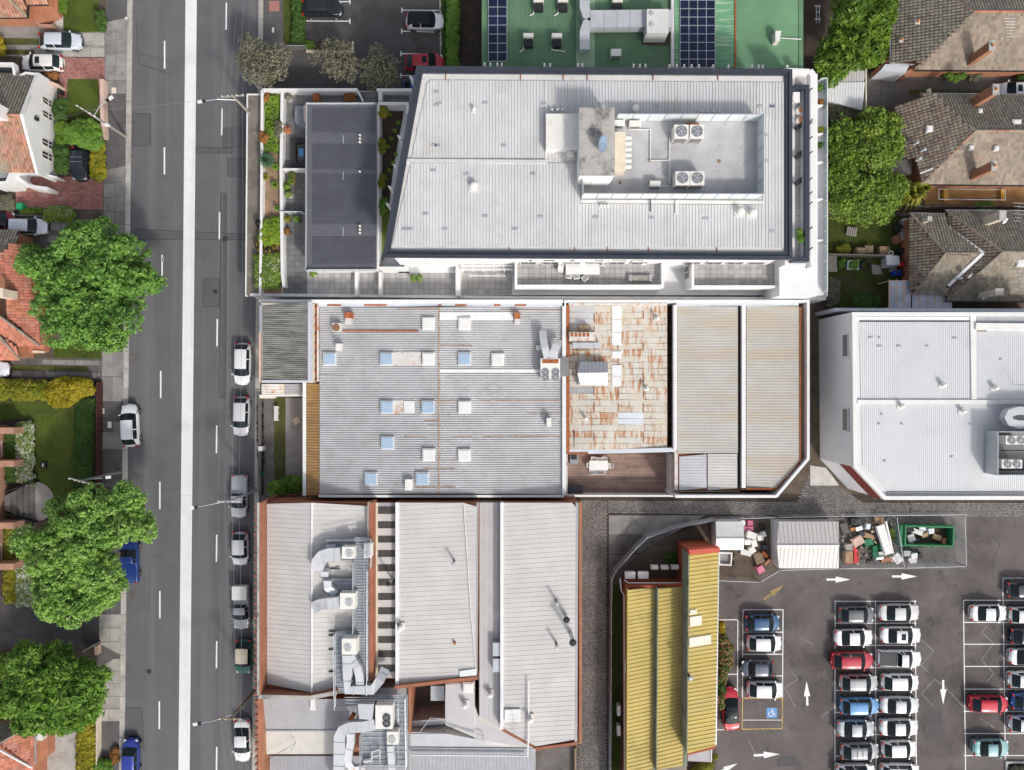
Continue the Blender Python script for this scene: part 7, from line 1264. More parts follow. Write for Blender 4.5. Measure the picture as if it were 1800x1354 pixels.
one('pipe_ladder', 'white rung frame lying in the dark strip beside the green roof', 'ladder', MB().bar(W(1435, 10, .5), W(1435, 40, .5), .06, .06).bar(W(1440, 10, .5), W(1440, 40, .5), .06, .06).bar(W(1432, 11, .55), W(1442, 11, .55), .1, .1).bar(W(1432, 34, .55), W(1442, 34, .55), .1, .1).bar(W(1434, 22, .55), W(1441, 22, .55), .06, .06), 'clean_sheet')
sheet('dark_side_strip', [(1411, -200), (1450, -200), (1450, 122), (1411, 122)], G + .008, 'mulch')
# ------------------------------------------------------------ left side houses and gardens
ha = thing('brick_house', 'corner of an orange brick house with mixed tiles at the top left', 'house', W(40, 0, G)); block([(-60, -60), (80, -60), (80, 4), (44, 4), (44, 26), (-60, 26)], G, 2.7, 'orange_brick', ha); block([(44, 4), (100, -4), (100, 24), (66, 40), (44, 26)], G, 1.2, 'orange_brick', ha, 'porch'); wall([(48, 26), (70, 44), (93, 45)], G, 1.1, .25, 'pink_brick', ha, 'porch_wall')
tiles([(-80, 31, ZE), (47, 30, ZE), (48, 8, ZE + .6), (20, -30, ZT - .4), (-80, -30, ZT - .4)], 0, 1, 'mixed_tile', ha); tiles([(48, 8, ZE), (83, 7, ZE), (83, -60, ZE + 1.4), (20, -60, ZT), (20, -30, ZT)], 0, 1, 'mixed_tile', ha); hips([((47, 30, ZE), (12, -5, 4.6))], 'moss_tile', ha); wall([(-60, 31), (48, 31), (49, 9), (84, 8)], ZE - .2, ZE - .02, .12, 'dark_metal', ha, 'gutter')
sheet('front_drive', [(-40, 42), (184, 44), (184, 102), (-40, 98)], G + .012, 'grey_slab'); fd = bpy.data.objects['front_drive']; slabs(fd, [(146, 58), (184, 58), (184, 80), (146, 80)], 2, 1, G + .05, 'concrete'); slabs(fd, [(60, 84), (184, 84), (184, 101), (60, 99)], 5, 1, G + .05, 'concrete'); slabs(fd, [(60, 48), (146, 58), (146, 66), (60, 62)], 4, 1, G + .05, 'grey_slab'); sheet('drive_grass', [(-40, 66), (163, 70), (163, 81), (-40, 78)], G + .03, 'dark_lawn'); sheet('drive_grass', [(-40, 86), (90, 88), (90, 96), (-40, 96)], G + .03, 'dark_lawn'); slabs(fd, [(91, 28), (111, 28), (111, 52), (91, 48)], 1, 1, G + .06, 'pale_concrete'); sheet('garden_bed', [(100, -100), (186, -100), (186, 60), (112, 58)], G + .006, 'soil'); sheet('front_lawn', [(114, -100), (173, -100), (174, 40), (182, 56), (112, 58)], G + .014, 'lawn')
hb = thing('white_gable_house', 'tiled house with a broad white gable wall and four arched windows', 'house', W(20, 215, G)); xg = W(68, 200, 3.2).x; yN, yS, yA = W(67, 131, 3.2).y, W(68, 303, 3.2).y, W(42, 203, 5.5).y
block([(-60, 135), (62, 137), (62, 298), (-60, 296)], G, 3.0, 'white_render', hb); m = MB(); sec = [(yN + .2, G), (yN + .2, 3.25), (yA, 5.75), (yS - .2, 3.25), (yS - .2, G)]; m.loft([Vector((xg - .3, y, z)) for y, z in sec], [Vector((xg, y, z)) for y, z in sec]); m.build('gable_wall', 'white_paint', hb)
tiles([(-80, 128, 3.2), (66, 131, 3.2), (41, 203, 5.5), (-80, 201, 5.5)], 0, 1, 'moss_tile', hb); tiles([(-80, 302, 3.2), (66, 304, 3.2), (41, 203, 5.5), (-80, 203, 5.5)], 0, 1, 'mixed_tile', hb); hips([((41, 203, 5.5), (-80, 202, 5.5))], 'mixed_tile', hb, .15)
for yc, w in ((180, 9), (203.5, 9), (253, 10.5), (275, 10.5)):       # arched windows
    z0, z1 = 1.1, 2.35; y0 = W(82, yc, 1.75).y; hw = w/S*.5*.98; pts = [(y0 - hw, z0), (y0 + hw, z0), (y0 + hw, z1)] + [(y0 + hw*math.cos(a*math.pi/8), z1 + hw*1.1*math.sin(a*math.pi/8)) for a in range(1, 8)] + [(y0 - hw, z1)]
    m = MB(); P2 = [(y0 + (y - y0)*1.2, z + (.08 if z > 1.5 else -.08)) for y, z in pts]; m.loft([Vector((xg - .05, y, z)) for y, z in P2], [Vector((xg + .04, y, z)) for y, z in P2]); f = m.build('window', 'cream', hb); m = MB(); m.loft([Vector((xg + .0, y, z)) for y, z in pts], [Vector((xg + .055, y, z)) for y, z in pts]); m.build('pane', 'window_glass', f); m = MB(); m.box(xg + .07, y0, (z0 + z1)/2 + .2, .04, .07, z1 - z0 + .5); m.box(xg + .07, y0, 1.7, .04, hw*2, .06); m.build('glazing_bar', 'white_paint', f)
one('wall_lamp', 'small dark wall ornament on the white gable between the window pairs', 'ornament', MB().box(xg + .12, W(58, 210, 3.6).y, 3.7, .25, .35, .5), 'dark_metal'); chimney(8, 203, 5.2, 6.6, 1.0, 1.3, 'white chimney on the ridge of the gabled house', hb, 'white_paint', 'white_paint')
wall([(-60, 111), (22, 112), (26, 138), (45, 128), (66, 131)], 2.6, 3.35, .25, 'white_paint', hb, 'parapet'); wall([(-20, 323), (12, 321), (24, 290)], G, 3.0, .35, 'white_paint', hb, 'wing_wall'); wall([(22, 289), (32, 314), (50, 327), (84, 332)], G, 2.0, .35, 'white_paint', hb, 'wing_wall'); wall([(66, 304), (100, 312)], G, 1.6, .2, 'white_render', hb, 'wing_wall'); block([(-20, 300), (20, 298), (20, 312), (-20, 314)], G, 2.5, 'galv', hb, 'flat_roof'); wall([(74, 140), (101, 150)], G, 1.5, .3, 'pink_wall', hb, 'garden_wall'); flat('flat_roof', [(-40, 112), (20, 113), (20, 140), (-40, 140)], 2.7, 'dark_metal', hb)
sheet('red_brick_drive', [(90, 98), (184, 101), (184, 166), (120, 166), (117, 262), (104, 262), (104, 130), (80, 128)], G + .012, 'brick_paver'); cobbles(bpy.data.objects['red_brick_drive'], [(104, 102), (183, 102), (183, 139), (104, 139)], .24, .12, G + .02, 'brick_paver', 'brick_pavers'); cobbles(bpy.data.objects['red_brick_drive'], [(104, 139), (117, 139), (117, 260), (104, 260)], .24, .12, G + .02, 'brick_paver', 'brick_pavers')
sheet('brick_forecourt', [(28, 312), (182, 310), (180, 368), (28, 366)], G + .012, 'brick_paver'); cobbles(bpy.data.objects['brick_forecourt'], [(40, 314), (181, 312), (180, 366), (30, 364)], .24, .12, G + .02, 'brick_paver', 'brick_pavers')
sheet('hedge_bed', [(96, 155), (184, 150), (184, 322), (96, 312)], G + .007, 'soil'); sheet('small_lawn', [(118, 150), (120, 139), (172, 139), (174, 152), (175, 232), (118, 232)], G + .018, 'lawn'); pw = thing('garden_wall', 'low pink garden wall beside the small lawn', 'wall', W(178, 190, G)); wall([(178.5, 139), (179, 190), (181, 242)], G, .9, .42, 'pink_wall', pw)
block([(101, 152), (106, 152), (106, 163), (101, 163)], G, .9, 'dark_metal', pw, 'pier')
t = thing('wheelie_bin', 'bright green wheelie bin by the shrubs below the brick forecourt', 'bin', W(33, 362, G)); block([(29, 358), (38, 357), (38, 367), (29, 368)], G, 1.05, M('bin_bright', (.02, .36, .14), .5), t, 'body'); block([(28.5, 357.5), (38.5, 356.5), (38.5, 364), (28.5, 365)], 1.05, 1.12, 'bin_bright', t, 'lid')
sheet('middle_drive', [(-40, 376), (178, 388), (178, 440), (-40, 440)], G + .01, 'dark_concrete'); md = bpy.data.objects['middle_drive']; slabs(md, [(88, 391), (178, 391), (178, 405), (88, 405)], 5, 1, G + .05, 'grey_slab'); slabs(md, [(84, 414), (176, 414), (176, 426), (84, 426)], 5, 1, G + .05, 'grey_slab')
wall([(-10, 378), (60, 379), (130, 386)], G, .7, .2, 'dark_concrete', thing('garden_edge', 'low concrete edge above the silver white wagon', 'edging', W(60, 381, G)))
hc = thing('red_tiled_house', 'house with orange red tiled hips and a cream chimney beside the large tree', 'house', W(20, 520, G)); block([(-60, 410), (30, 410), (30, 436), (60, 440), (66, 606), (32, 608), (32, 628), (-60, 628)], G, 2.7, 'orange_brick', hc)
tiles([(-80, 405, ZE), (33, 405, ZE), (33, 432, ZE + .5), (-2, 458, 4.6), (-80, 458, 4.6)], 0, 1, 'moss_tile', hc); tiles([(33, 432, ZE), (62, 432, ZE), (70, 608, ZE), (0, 556, 5.3), (0, 480, 5.2), (-20, 470, 5.2)], 1, 2, 'red_tile', hc); tiles([(70, 608, ZE), (35, 608, ZE), (-80, 608, ZE), (-80, 556, 5.3), (0, 556, 5.3)], 0, 2, 'red_tile', hc); tiles([(35, 610, ZE), (35, 633, ZE), (-80, 633, ZE), (-80, 590, 3.9), (0, 590, 3.9)], 1, 2, 'red_tile', hc); hips([((70, 608, ZE), (0, 556, 5.3)), ((35, 632, ZE), (0, 592, 4.2))], 'moss_tile', hc); hips([((33, 432, 3.3), (0, 456, 4.6))], 'white_sheet', hc, .08)
chimney(14, 518, 5.0, 6.4, .95, .85, 'cream chimney on the orange red tiled roof', hc, 'cream', 'cream'); block([(66, 560), (78, 560), (78, 618), (36, 624), (36, 610), (66, 608)], G, 1.0, 'orange_brick', hc, 'porch'); block([(57, 616), (77, 617), (77, 621), (57, 620)], 1.0, 1.15, 'cream', hc, 'sill')
sheet('strip_drive', [(-40, 628), (178, 630), (178, 668), (-40, 668)], G + .01, 'dark_concrete'); sdv = bpy.data.objects['strip_drive']; slabs(sdv, [(74, 632), (176, 634), (176, 643), (74, 641)], 7, 1, G + .05, 'grey_slab'); slabs(sdv, [(20, 652), (176, 656), (176, 664), (20, 662)], 8, 1, G + .05, 'grey_slab'); sheet('drive_grass', [(20, 641), (155, 644), (155, 653), (20, 651)], G + .03, 'dark_lawn'); sheet('side_lawn', [(95, 600), (178, 600), (178, 631), (95, 629)], G + .012, 'lawn')
sheet('garden_bed', [(-40, 668), (176, 668), (174, 1050), (-40, 1050)], G + .006, 'mulch'); sheet('big_lawn', [(-40, 705), (165, 705), (163, 890), (100, 890), (90, 870), (62, 850), (62, 748), (45, 736), (-40, 740)], G + .014, 'lawn')
rfence = thing('dark_red_fence', 'dark red board fence between the large lawn and the footpath', 'fence', W(171, 800, G))
for k in range(62): y = 672 + k*6; wall([(170 - k*.05, y), (170 - k*.05, y + 5.5)], G, 1.3, .08, M('fence_red', (.075, .022, .02), .8, var=.2, rand=.2) if 'fence_red' not in MATS else 'fence_red', rfence, 'paling')
bb = thing('brick_building', 'pink brick building with stepped piers at the left edge beside the lawn', 'building', W(-10, 870, G)); block([(-150, 752), (-58, 752), (-58, 1022), (-150, 1022)], G, 6., 'pink_brick', bb)
for y in (758, 816, 925, 997): block([(-20, y - 6), (24, y - 6), (24, y + 5), (-20, y + 5)], G, 2.6, 'pink_brick', bb, 'pier'); block([(10, y - 4), (30, y - 4), (30, y + 4), (10, y + 4)], G, 1.6, 'galv', bb, 'pier_cap')
windows(bb, (13, 770), (13, 806), 1, 2.4, 1, 1.6); windows(bb, (13, 945), (13, 985), 1, 2.4, 1, 1.6)
sp = thing('entrance_steps', 'broad timber toned steps fanning from the brick building to a round landing', 'steps', W(45, 880, G)); 
for k in range(5): x0 = 8 + k*10.5; w0 = 12 + k*5.5; w1 = w0 + 5; block([(x0, 884 - w0), (x0 + 10.3, 884 - w1), (x0 + 10.3, 884 + w1), (x0, 884 + w0)], G, 1.1 - k*.18, 'dark_concrete', sp, 'step')
m = MB(); m.prism([(60, 848)] + [(62 + 33*math.sin(a*math.pi/14), 882 - 35*math.cos(a*math.pi/14)) for a in range(15)] + [(60, 917)], G, G + .12); m.build('landing', 'concrete', sp); wall([(8, 866), (58, 847)], G, 1.2, .15, 'dark_metal', sp, 'handrail'); wall([(8, 902), (58, 920)], G, 1.2, .15, 'dark_metal', sp, 'handrail')
one('garden_light', 'little black and white box standing on the large lawn', 'garden light', MB().prism([(70, 812), (80, 812), (80, 823), (70, 823)], G, .5), 'plastic_black'); one('white_tag', 'tiny white tag on the black box on the lawn', 'tag', MB().prism([(74, 815), (76, 815), (76, 821), (74, 821)], .5, .55), 'white_paint')
sheet('side_street', [(-60, 1048), (174, 1050), (172, 1136), (-60, 1140)], G + .01, 'dark_asphalt'); sheet('concrete_yard', [(60, 1255), (140, 1255), (135, 1420), (60, 1420)], G + .01, 'concrete'); sheet('garden_bed', [(-60, 1140), (170, 1136), (168, 1260), (-60, 1260)], G + .006, 'soil'); sheet('garden_bed', [(132, 1240), (170, 1240), (168, 1420), (130, 1420)], G + .008, 'soil'); pg2 = thing('garden_wall', 'pink stone fragment of a garden wall at the side street corner', 'wall', W(165, 1145, G)); wall([(146, 1146), (158, 1138), (171, 1132)], G, .9, .2, 'grey_timber', pg2); wall([(168, 1136), (169, 1152)], G, .9, .35, 'pink_wall', pg2)
hd = thing('brick_house', 'orange brick house with pinkish tiles in the bottom left corner', 'house', W(20, 1330, G)); block([(-60, 1285), (56, 1285), (56, 1400), (-60, 1400)], G, 2.7, 'orange_brick', hd); tiles([(60, 1272, ZE), (60, 1342, ZE), (0, 1306, 5.)], 0, 1, 'red_tile', hd); tiles([(-60, 1268, ZE), (60, 1272, ZE), (0, 1306, 5.), (-60, 1306, 5.)], 0, 1, 'moss_tile', hd); tiles([(60, 1342, ZE), (50, 1420, ZE), (-60, 1420, ZE + .5), (-60, 1306, 5.), (0, 1306, 5.)], 0, 1, 'red_tile', hd); hips([((58, 1350, ZE), (0, 1318, 4.4))], 'white_sheet', hd, .12); hips([((60, 1272, ZE), (0, 1306, 5.))], 'moss_tile', hd); block([(62, 1290), (74, 1290), (74, 1302), (62, 1302)], G, 2.2, 'white_paint', hd, 'window_hood'); wall([(61, 1270), (61, 1344)], ZE - .2, ZE - .02, .12, 'galv', hd, 'gutter')
block([(60, 1280), (84, 1280), (84, 1330), (60, 1345)], G, 1.4, 'orange_brick', hd, 'porch'); ff = thing('cream_fence', 'cream board fence beside the yellow hedge at the bottom left', 'fence', W(169, 1300, G))
for k in range(19): y = 1245 + k*6; wall([(169, y), (168.9, y + 5.4)], G, 1.1, .07, 'cream', ff, 'paling')
# upper middle planting beds and gate
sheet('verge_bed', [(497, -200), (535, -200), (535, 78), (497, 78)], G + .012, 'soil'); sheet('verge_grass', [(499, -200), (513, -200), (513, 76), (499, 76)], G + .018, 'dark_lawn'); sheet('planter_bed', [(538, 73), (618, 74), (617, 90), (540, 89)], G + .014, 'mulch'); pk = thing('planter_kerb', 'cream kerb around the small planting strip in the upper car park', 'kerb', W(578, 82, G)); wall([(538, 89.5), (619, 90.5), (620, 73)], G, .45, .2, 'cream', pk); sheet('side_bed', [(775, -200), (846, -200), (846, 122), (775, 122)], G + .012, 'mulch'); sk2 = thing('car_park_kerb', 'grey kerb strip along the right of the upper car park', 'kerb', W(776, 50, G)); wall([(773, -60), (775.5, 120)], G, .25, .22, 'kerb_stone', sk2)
gt = thing('metal_gate', 'grey braced metal gate across the end of the verge hedge', 'gate', W(522, 84, G))
for k in range(12): x = 504 + k*2.9; m = MB(); c = W(x, 80.5, 1.2); m.box(c.x, c.y, .75, .04, .04, 1.2); m.build('bar', 'galv', gt)
m = MB()
for z in (.3, .8, 1.3): m.bar(W(503, 80.5, z), W(537, 80.5, z), .05, .05)
m.bar(W(503, 80.5, .3), W(537, 80.5, 1.3), .05, .05); m.build('gate_frame', 'galv', gt)
one('traffic_cone', 'orange traffic cone beside the red car in the upper car park', 'cone', MB().box(*W(791, 112, .15), .36, .36, .05).cyl(*W(791, 112, .4).xy, .16, .85, .15, 12, .03), M('cone_orange', (.8, .12, .02), .5))
# ------------------------------------------------------------ trees, hedges and plants
def Z4(ox, oy, pts): return [(ox + x/3.982, oy + y/3.982) for x, y in pts]
def edge_dist(pts, X, Y):
    d = np.full(X.shape, 1e9)
    for (x0, y0), (x1, y1) in zip(pts, pts[1:] + pts[:1]):
        dx, dy = x1 - x0, y1 - y0; t = np.clip(((X - x0)*dx + (Y - y0)*dy)/(dx*dx + dy*dy + 1e-9), 0, 1); d = np.minimum(d, np.hypot(X - x0 - t*dx, Y - y0 - t*dy))
    return d
def leaves(C, R, per, size, rng, up=.35, long=1.7, shell=(.72, 1.05), radial=0.):
    """leaf blades around clumps: C centres (n,3), R radii (n,) -> vertices, quads; a leaf is a folded diamond"""
    n = len(C); i = np.repeat(np.arange(n), per); N = len(i); d = rng.normal(size=(N, 3)); d[:, 2] = np.abs(d[:, 2])*1.1 - .25; d /= np.linalg.norm(d, axis=1)[:, None]
    p = C[i] + d*(R[i]*rng.uniform(*shell, N))[:, None]*np.array((1, 1, .85)); nr = d + np.array((0, 0, up)) + rng.normal(0, .45, (N, 3)); nr /= np.linalg.norm(nr, axis=1)[:, None]
    a = np.cross(nr, rng.normal(size=(N, 3))); a = a*(1 - radial) + d*radial; a -= nr*np.sum(a*nr, 1)[:, None]; a /= np.linalg.norm(a, axis=1)[:, None] + 1e-9; b = np.cross(nr, a); s = size*rng.uniform(.65, 1.25, N)[:, None]
    V = np.stack([p - a*s*.5*long, p + b*s*.5 + nr*s*.12, p + a*s*.5*long, p - b*s*.5 + nr*s*.12], 1).reshape(-1, 3); return V, np.arange(N*4).reshape(-1, 4)
def clumps(pts, z0, z1, cr, rng, dens=1., flat_=.6, inn=.45):
    """clump centres that fill the photo outline: low at the edge, high in the middle"""
    x0, x1 = min(p[0] for p in pts), max(p[0] for p in pts); y0, y1 = min(p[1] for p in pts), max(p[1] for p in pts); crp = cr*S*(80/(80 - z1)); step = crp*.8/math.sqrt(dens); xs = np.arange(x0, x1 + step, step); ys = np.arange(y0, y1 + step, step)
    X, Y = np.meshgrid(xs, ys); X = (X + rng.uniform(-.42, .42, X.shape)*step).ravel(); Y = (Y + rng.uniform(-.42, .42, Y.shape)*step).ravel(); ok = inside_np(pts, X, Y); X, Y = X[ok], Y[ok]; D = edge_dist(pts, X, Y); ok = D > crp*inn; X, Y, D = X[ok], Y[ok], D[ok]
    if len(X) == 0: X, Y, D = np.array([(x0 + x1)/2]), np.array([(y0 + y1)/2]), np.array([crp])
    dm = max(D.max(), 1.); q = 1 - (1 - np.clip(D/dm, 0, 1))**2; Zc = z0 + (z1 - z0 - cr)*np.sqrt(np.clip(q, .05, 1))*flat_ + (z1 - z0 - cr)*(1 - flat_)*rng.uniform(.3, 1, len(X)); k = (80 - Zc)/80/S
    return np.stack([(X - 900)*k, (677 - Y)*k, Zc], 1), cr*rng.uniform(.75, 1.25, len(X))
SEED = [100]
def lobes(C, R, rng, n=42, r=.36):
    """each big lobe becomes a dome of small leaf clusters"""
    i = np.repeat(np.arange(len(C)), n); d = rng.normal(size=(len(i), 3)); d[:, 2] = np.abs(d[:, 2]) - .15; d /= np.linalg.norm(d, axis=1)[:, None]
    return C[i] + d*(R[i]*rng.uniform(.72, 1.02, len(i)))[:, None]*np.array((1, 1, .9)), r*rng.uniform(.6, 1.3, len(i))
def plant(name, label, cat, pts, z0, z1, cr, per, size, mat, trunk=None, dens=1., up=.35, long=1.7, radial=0., flat_=.6, group=None, flower=None, base=G, shell=(.72, 1.05), lobe=0):
    SEED[0] += 1; rng = np.random.default_rng(SEED[0]); C, R = clumps(pts, z0, z1, cr, rng, dens, flat_, .75 if lobe > 40 else .45); C1, R1 = lobes(C, R, rng, lobe) if lobe else (C, R); V, F = leaves(C1, R1, per, size, rng, up, long, shell, radial); c = C.mean(0)
    if trunk is None:
        o = np_mesh(name, V, F, mat, origin=(c[0], c[1], base)); tag(o, label, cat, group); root = o
    else:
        root = thing(name, label, cat, (c[0], c[1], base), group); m = MB(); rr = random.Random(SEED[0]); top = Vector((c[0], c[1], z0 + (z1 - z0)*.35)); m.tube([(c[0], c[1], base), (c[0] + .1, c[1], z0*.6 + base*.4), top], trunk, 9, trunk*.6)
        for k in range(0, len(C), max(1, len(C)//26)): e = Vector(C[k]); mid = top.lerp(e, .5) + Vector((0, 0, .4)); m.tube([top - Vector((0, 0, rr.uniform(0, .8))), mid, e], trunk*.34, 6, .03)
        m.build('trunk', 'bark', root, smooth=True); np_mesh('crown', V, F, mat, root)
    if flower:
        fm, fs, frac = flower; n = max(2, int(len(C)*frac)); idx = rng.choice(len(C), n, replace=n > len(C)); V2, F2 = leaves(C[idx], R[idx]*1.04, max(3, int(per*.12)), fs, rng, .9, 1.1, (.95, 1.08)); np_mesh('blossom', V2, F2, fm, root)
    return root
def rosette(px, py, z, r, n, label, mat, h=.5, w=.16, cat='plant', name='succulent', group=None, tiers=3):
    """radial plant: pointed blades in tiers"""
    c = W(px, py, z + h*.6); m = MB(); rr = random.Random(int(px*7 + py))
    for t in range(tiers):
        rt = r*(1 - .26*t); nn = max(5, n - 2*t)
        for k in range(nn):
            a = 2*math.pi*(k + .5*t)/nn + rr.uniform(-.1, .1); d = Vector((math.cos(a), math.sin(a), 0)); s = Vector((-d.y, d.x, 0)); L = rt*rr.uniform(.85, 1.1); zz = c.z - h*.3 + .12*t*h; b0 = Vector((c.x, c.y, zz)); mid = b0 + d*L*.5 + Vector((0, 0, h*(.4 + .25*t))); tip = b0 + d*L + Vector((0, 0, h*(.15 + .4*t)))
            m.add([b0 - s*w*.3, b0 + s*w*.3, mid + s*w*.5, tip, mid - s*w*.5, mid - Vector((0, 0, .03))], [(0, 1, 5), (1, 2, 5), (2, 3, 5), (3, 4, 5), (4, 0, 5)])
    return one(name, label, cat, m, mat, group)
def blades(pts, n, label, mat='grass_blade', h=.07, name='grass', z=G + .015):
    SEED[0] += 1; rng = np.random.default_rng(SEED[0]); x0, x1 = min(p[0] for p in pts), max(p[0] for p in pts); y0, y1 = min(p[1] for p in pts), max(p[1] for p in pts); X = rng.uniform(x0, x1, n); Y = rng.uniform(y0, y1, n); ok = inside_np(pts, X, Y); X, Y = X[ok], Y[ok]; k = (80 - z)/80/S; p = np.stack([(X - 900)*k, (677 - Y)*k, np.full(len(X), z)], 1); N = len(p)
    a = rng.uniform(0, 2*np.pi, N); d = np.stack([np.cos(a), np.sin(a), np.zeros(N)], 1)*rng.uniform(.05, .13, N)[:, None]; s = np.stack([-np.sin(a), np.cos(a), np.zeros(N)], 1)*.018; V = np.stack([p - s, p + s, p + d + np.array((0, 0, h))], 1).reshape(-1, 3)
    o = np_mesh(name, V, np.arange(N*3).reshape(-1, 3), mat, origin=(p[:, 0].mean(), p[:, 1].mean(), z)); tag(o, label, 'grass', kind='stuff'); return o
def box_(x0, y0, x1, y1): return [(x0, y0), (x1, y0), (x1, y1), (x0, y1)]
T1 = Z4(0, 340, [(95, 540), (130, 440), (200, 340), (290, 330), (370, 350), (420, 250), (520, 210), (530, 130), (640, 95), (750, 120), (800, 180), (865, 220), (865, 290), (920, 290), (990, 370), (1080, 370), (1135, 450), (1170, 550), (1165, 640), (1105, 710), (1030, 715), (1030, 745), (1115, 770), (1095, 840), (1070, 910), (990, 1000), (940, 1075), (830, 1100), (800, 1155), (720, 1155), (640, 1115), (560, 1085), (470, 1115), (370, 1115), (310, 1030), (300, 930), (205, 800), (240, 680), (160, 635), (100, 590)])
plant('broadleaf_tree', 'huge round bright green tree overhanging the road beside the red tiled house', 'tree', T1, 3., 9.6, 1.3, 20, .2, 'leaf_plane', .38, flat_=.33, dens=.66, lobe=48)
T2 = Z4(0, 680, [(910, 535), (960, 580), (1020, 650), (1035, 740), (1130, 850), (1115, 985), (1065, 1085), (1000, 1095), (915, 1065), (935, 1165), (845, 1185), (845, 1260), (900, 1330), (890, 1400), (865, 1540), (770, 1600), (680, 1600), (600, 1735), (540, 1735), (450, 1680), (345, 1670), (225, 1590), (205, 1440), (235, 1280), (215, 1215), (50, 1155), (55, 1105), (130, 980), (320, 930), (365, 800), (465, 760), (500, 700), (575, 635), (740, 730), (800, 720), (835, 600)])
plant('broadleaf_tree', 'long irregular yellow green tree over the blue utility and round landing', 'tree', T2, 2.8, 9.4, 1.25, 20, .2, 'leaf_plane_warm', .36, flat_=.33, dens=.66, lobe=48)
T3 = Z4(0, 1014, [(-40, 790), (70, 700), (60, 530), (180, 455), (330, 530), (380, 485), (460, 505), (540, 590), (680, 560), (780, 630), (745, 720), (725, 830), (695, 920), (640, 1000), (540, 1040), (430, 1070), (350, 1050), (260, 1110), (160, 1050), (110, 960), (30, 930), (-40, 870)])
plant('feathery_tree', 'feathery mid green tree above the house in the bottom left corner', 'tree', T3, 2.2, 7.6, 1.05, 13, .24, 'leaf_bright', .28, long=3., up=.2, radial=.6, flat_=.5, dens=.85, lobe=34)
plant('olive_tree', 'sparse grey olive tree leaning over the kerb at the top of the road', 'tree', Z4(400, 0, [(40, 430), (110, 270), (180, 260), (250, 310), (380, 275), (440, 350), (440, 480), (390, 570), (240, 600), (120, 550)]), 2.4, 5.6, .8, 7, .14, 'leaf_olive', .16, dens=.75, shell=(.2, 1.4), long=2.4, lobe=20, flat_=.5)
plant('olive_tree', 'sparse grey olive tree in the drive, left one of the pair beside the planter', 'tree', Z4(400, 0, [(600, 390), (700, 290), (860, 310), (910, 380), (930, 560), (760, 580), (640, 490)]), 2.2, 4.6, .7, 5, .13, 'leaf_olive', .12, dens=.55, shell=(.2, 1.5), long=2.4, lobe=16, flat_=.4); plant('olive_tree', 'fuller grey olive tree in the drive touching the corner of the apartments', 'tree', Z4(400, 0, [(940, 400), (1060, 305), (1200, 420), (1240, 540), (1180, 620), (1000, 625), (930, 560)]), 2.2, 5., .75, 6, .14, 'leaf_olive', .13, dens=.75, shell=(.2, 1.4), long=2.4, lobe=20, flat_=.45)
plant('conifer_tree', 'dense dark green conifer beside the green roof at the top right', 'tree', Z4(1350, 0, [(490, -60), (465, 120), (470, 230), (380, 330), (365, 440), (325, 500), (400, 575), (450, 595), (560, 535), (690, 495), (765, 430), (805, 260), (855, 150), (885, -60)]), 2.4, 8.2, 1.05, 13, .24, 'leaf_conifer', .3, long=3., up=.15, radial=.5, flat_=.5, dens=.9, lobe=36)
BK = 'leafy trees in the right back garden'
plant('garden_tree', 'bushy yellow green tree against the middle right tiled house', 'tree', Z4(1350, 0, [(600, 880), (680, 775), (780, 775), (885, 830), (905, 920), (945, 1020), (905, 1100), (840, 1165), (700, 1205), (600, 1110)]), 1.8, 5.2, .85, 11, .2, 'leaf_green', .2, group=BK, lobe=28, flat_=.5); plant('garden_tree', 'tall leafy tree pressed against the planter balcony wall', 'tree', Z4(1350, 0, [(420, 850), (560, 840), (620, 900), (600, 1000), (620, 1110), (600, 1200), (600, 1290), (425, 1350)]), 1.8, 5., .85, 11, .2, 'leaf_conifer', .2, group=BK, lobe=28, flat_=.5); plant('garden_tree', 'spreading leafy tree above the shaded back lawn', 'tree', [(1455, 345), (1500, 318), (1530, 300), (1570, 305), (1598, 330), (1575, 360), (1552, 392), (1505, 388), (1458, 384)], 1.6, 4.6, .8, 11, .2, 'leaf_green', .18, group=BK, lobe=28, flat_=.5)
plant('grey_shrub', 'thin grey green shrub below the small white garage roof', 'shrub', [(1454, 178), (1480, 184), (1512, 200), (1500, 225), (1456, 222)], .8, 2.4, .45, 120, .14, 'leaf_olive', shell=(.3, 1.1), long=3); plant('gold_shrub', 'gold green shrub at the foot of the conifer beside the mossy tiled roof', 'shrub', [(1545, 70), (1566, 66), (1568, 100), (1552, 112), (1538, 108)], .8, 2.4, .42, 170, .15, 'leaf_gold')
rosette(1600, 343, .4, 2.0, 26, 'spiky yellow green palm at the corner of the ochre patio', 'leaf_gold', h=2.4, w=.26, name='palm', tiers=4)
plant('clipped_bush', 'round dark bush beside the clear pergola above the white store', 'shrub', [(1500, 524), (1522, 514), (1546, 524), (1549, 542), (1500, 542)], .4, 1.9, .4, 240, .13, 'leaf_hedge'); plant('clipped_bush', 'round green bush against the brick wall of the top right house', 'shrub', [(1662, 128), (1695, 126), (1698, 138), (1680, 144), (1664, 140)], .4, 1.6, .36, 220, .13, 'leaf_bright'); plant('dark_bush', 'dark straggly bush right of the round bush by the brick wall', 'shrub', [(1702, 130), (1726, 130), (1724, 141), (1704, 141)], .3, 1.1, .3, 110, .13, 'leaf_olive'); plant('dark_bush', 'dark bush at the right edge below the top right house', 'shrub', [(1783, 132), (1815, 128), (1815, 142), (1786, 143)], .3, 1.2, .34, 130, .13, 'leaf_hedge'); plant('dark_bush', 'small bush behind the fence at the foot of the clothes line post', 'shrub', [(1712, 356), (1748, 356), (1748, 370), (1714, 368)], .3, 1.6, .34, 110, .14, 'leaf_green')
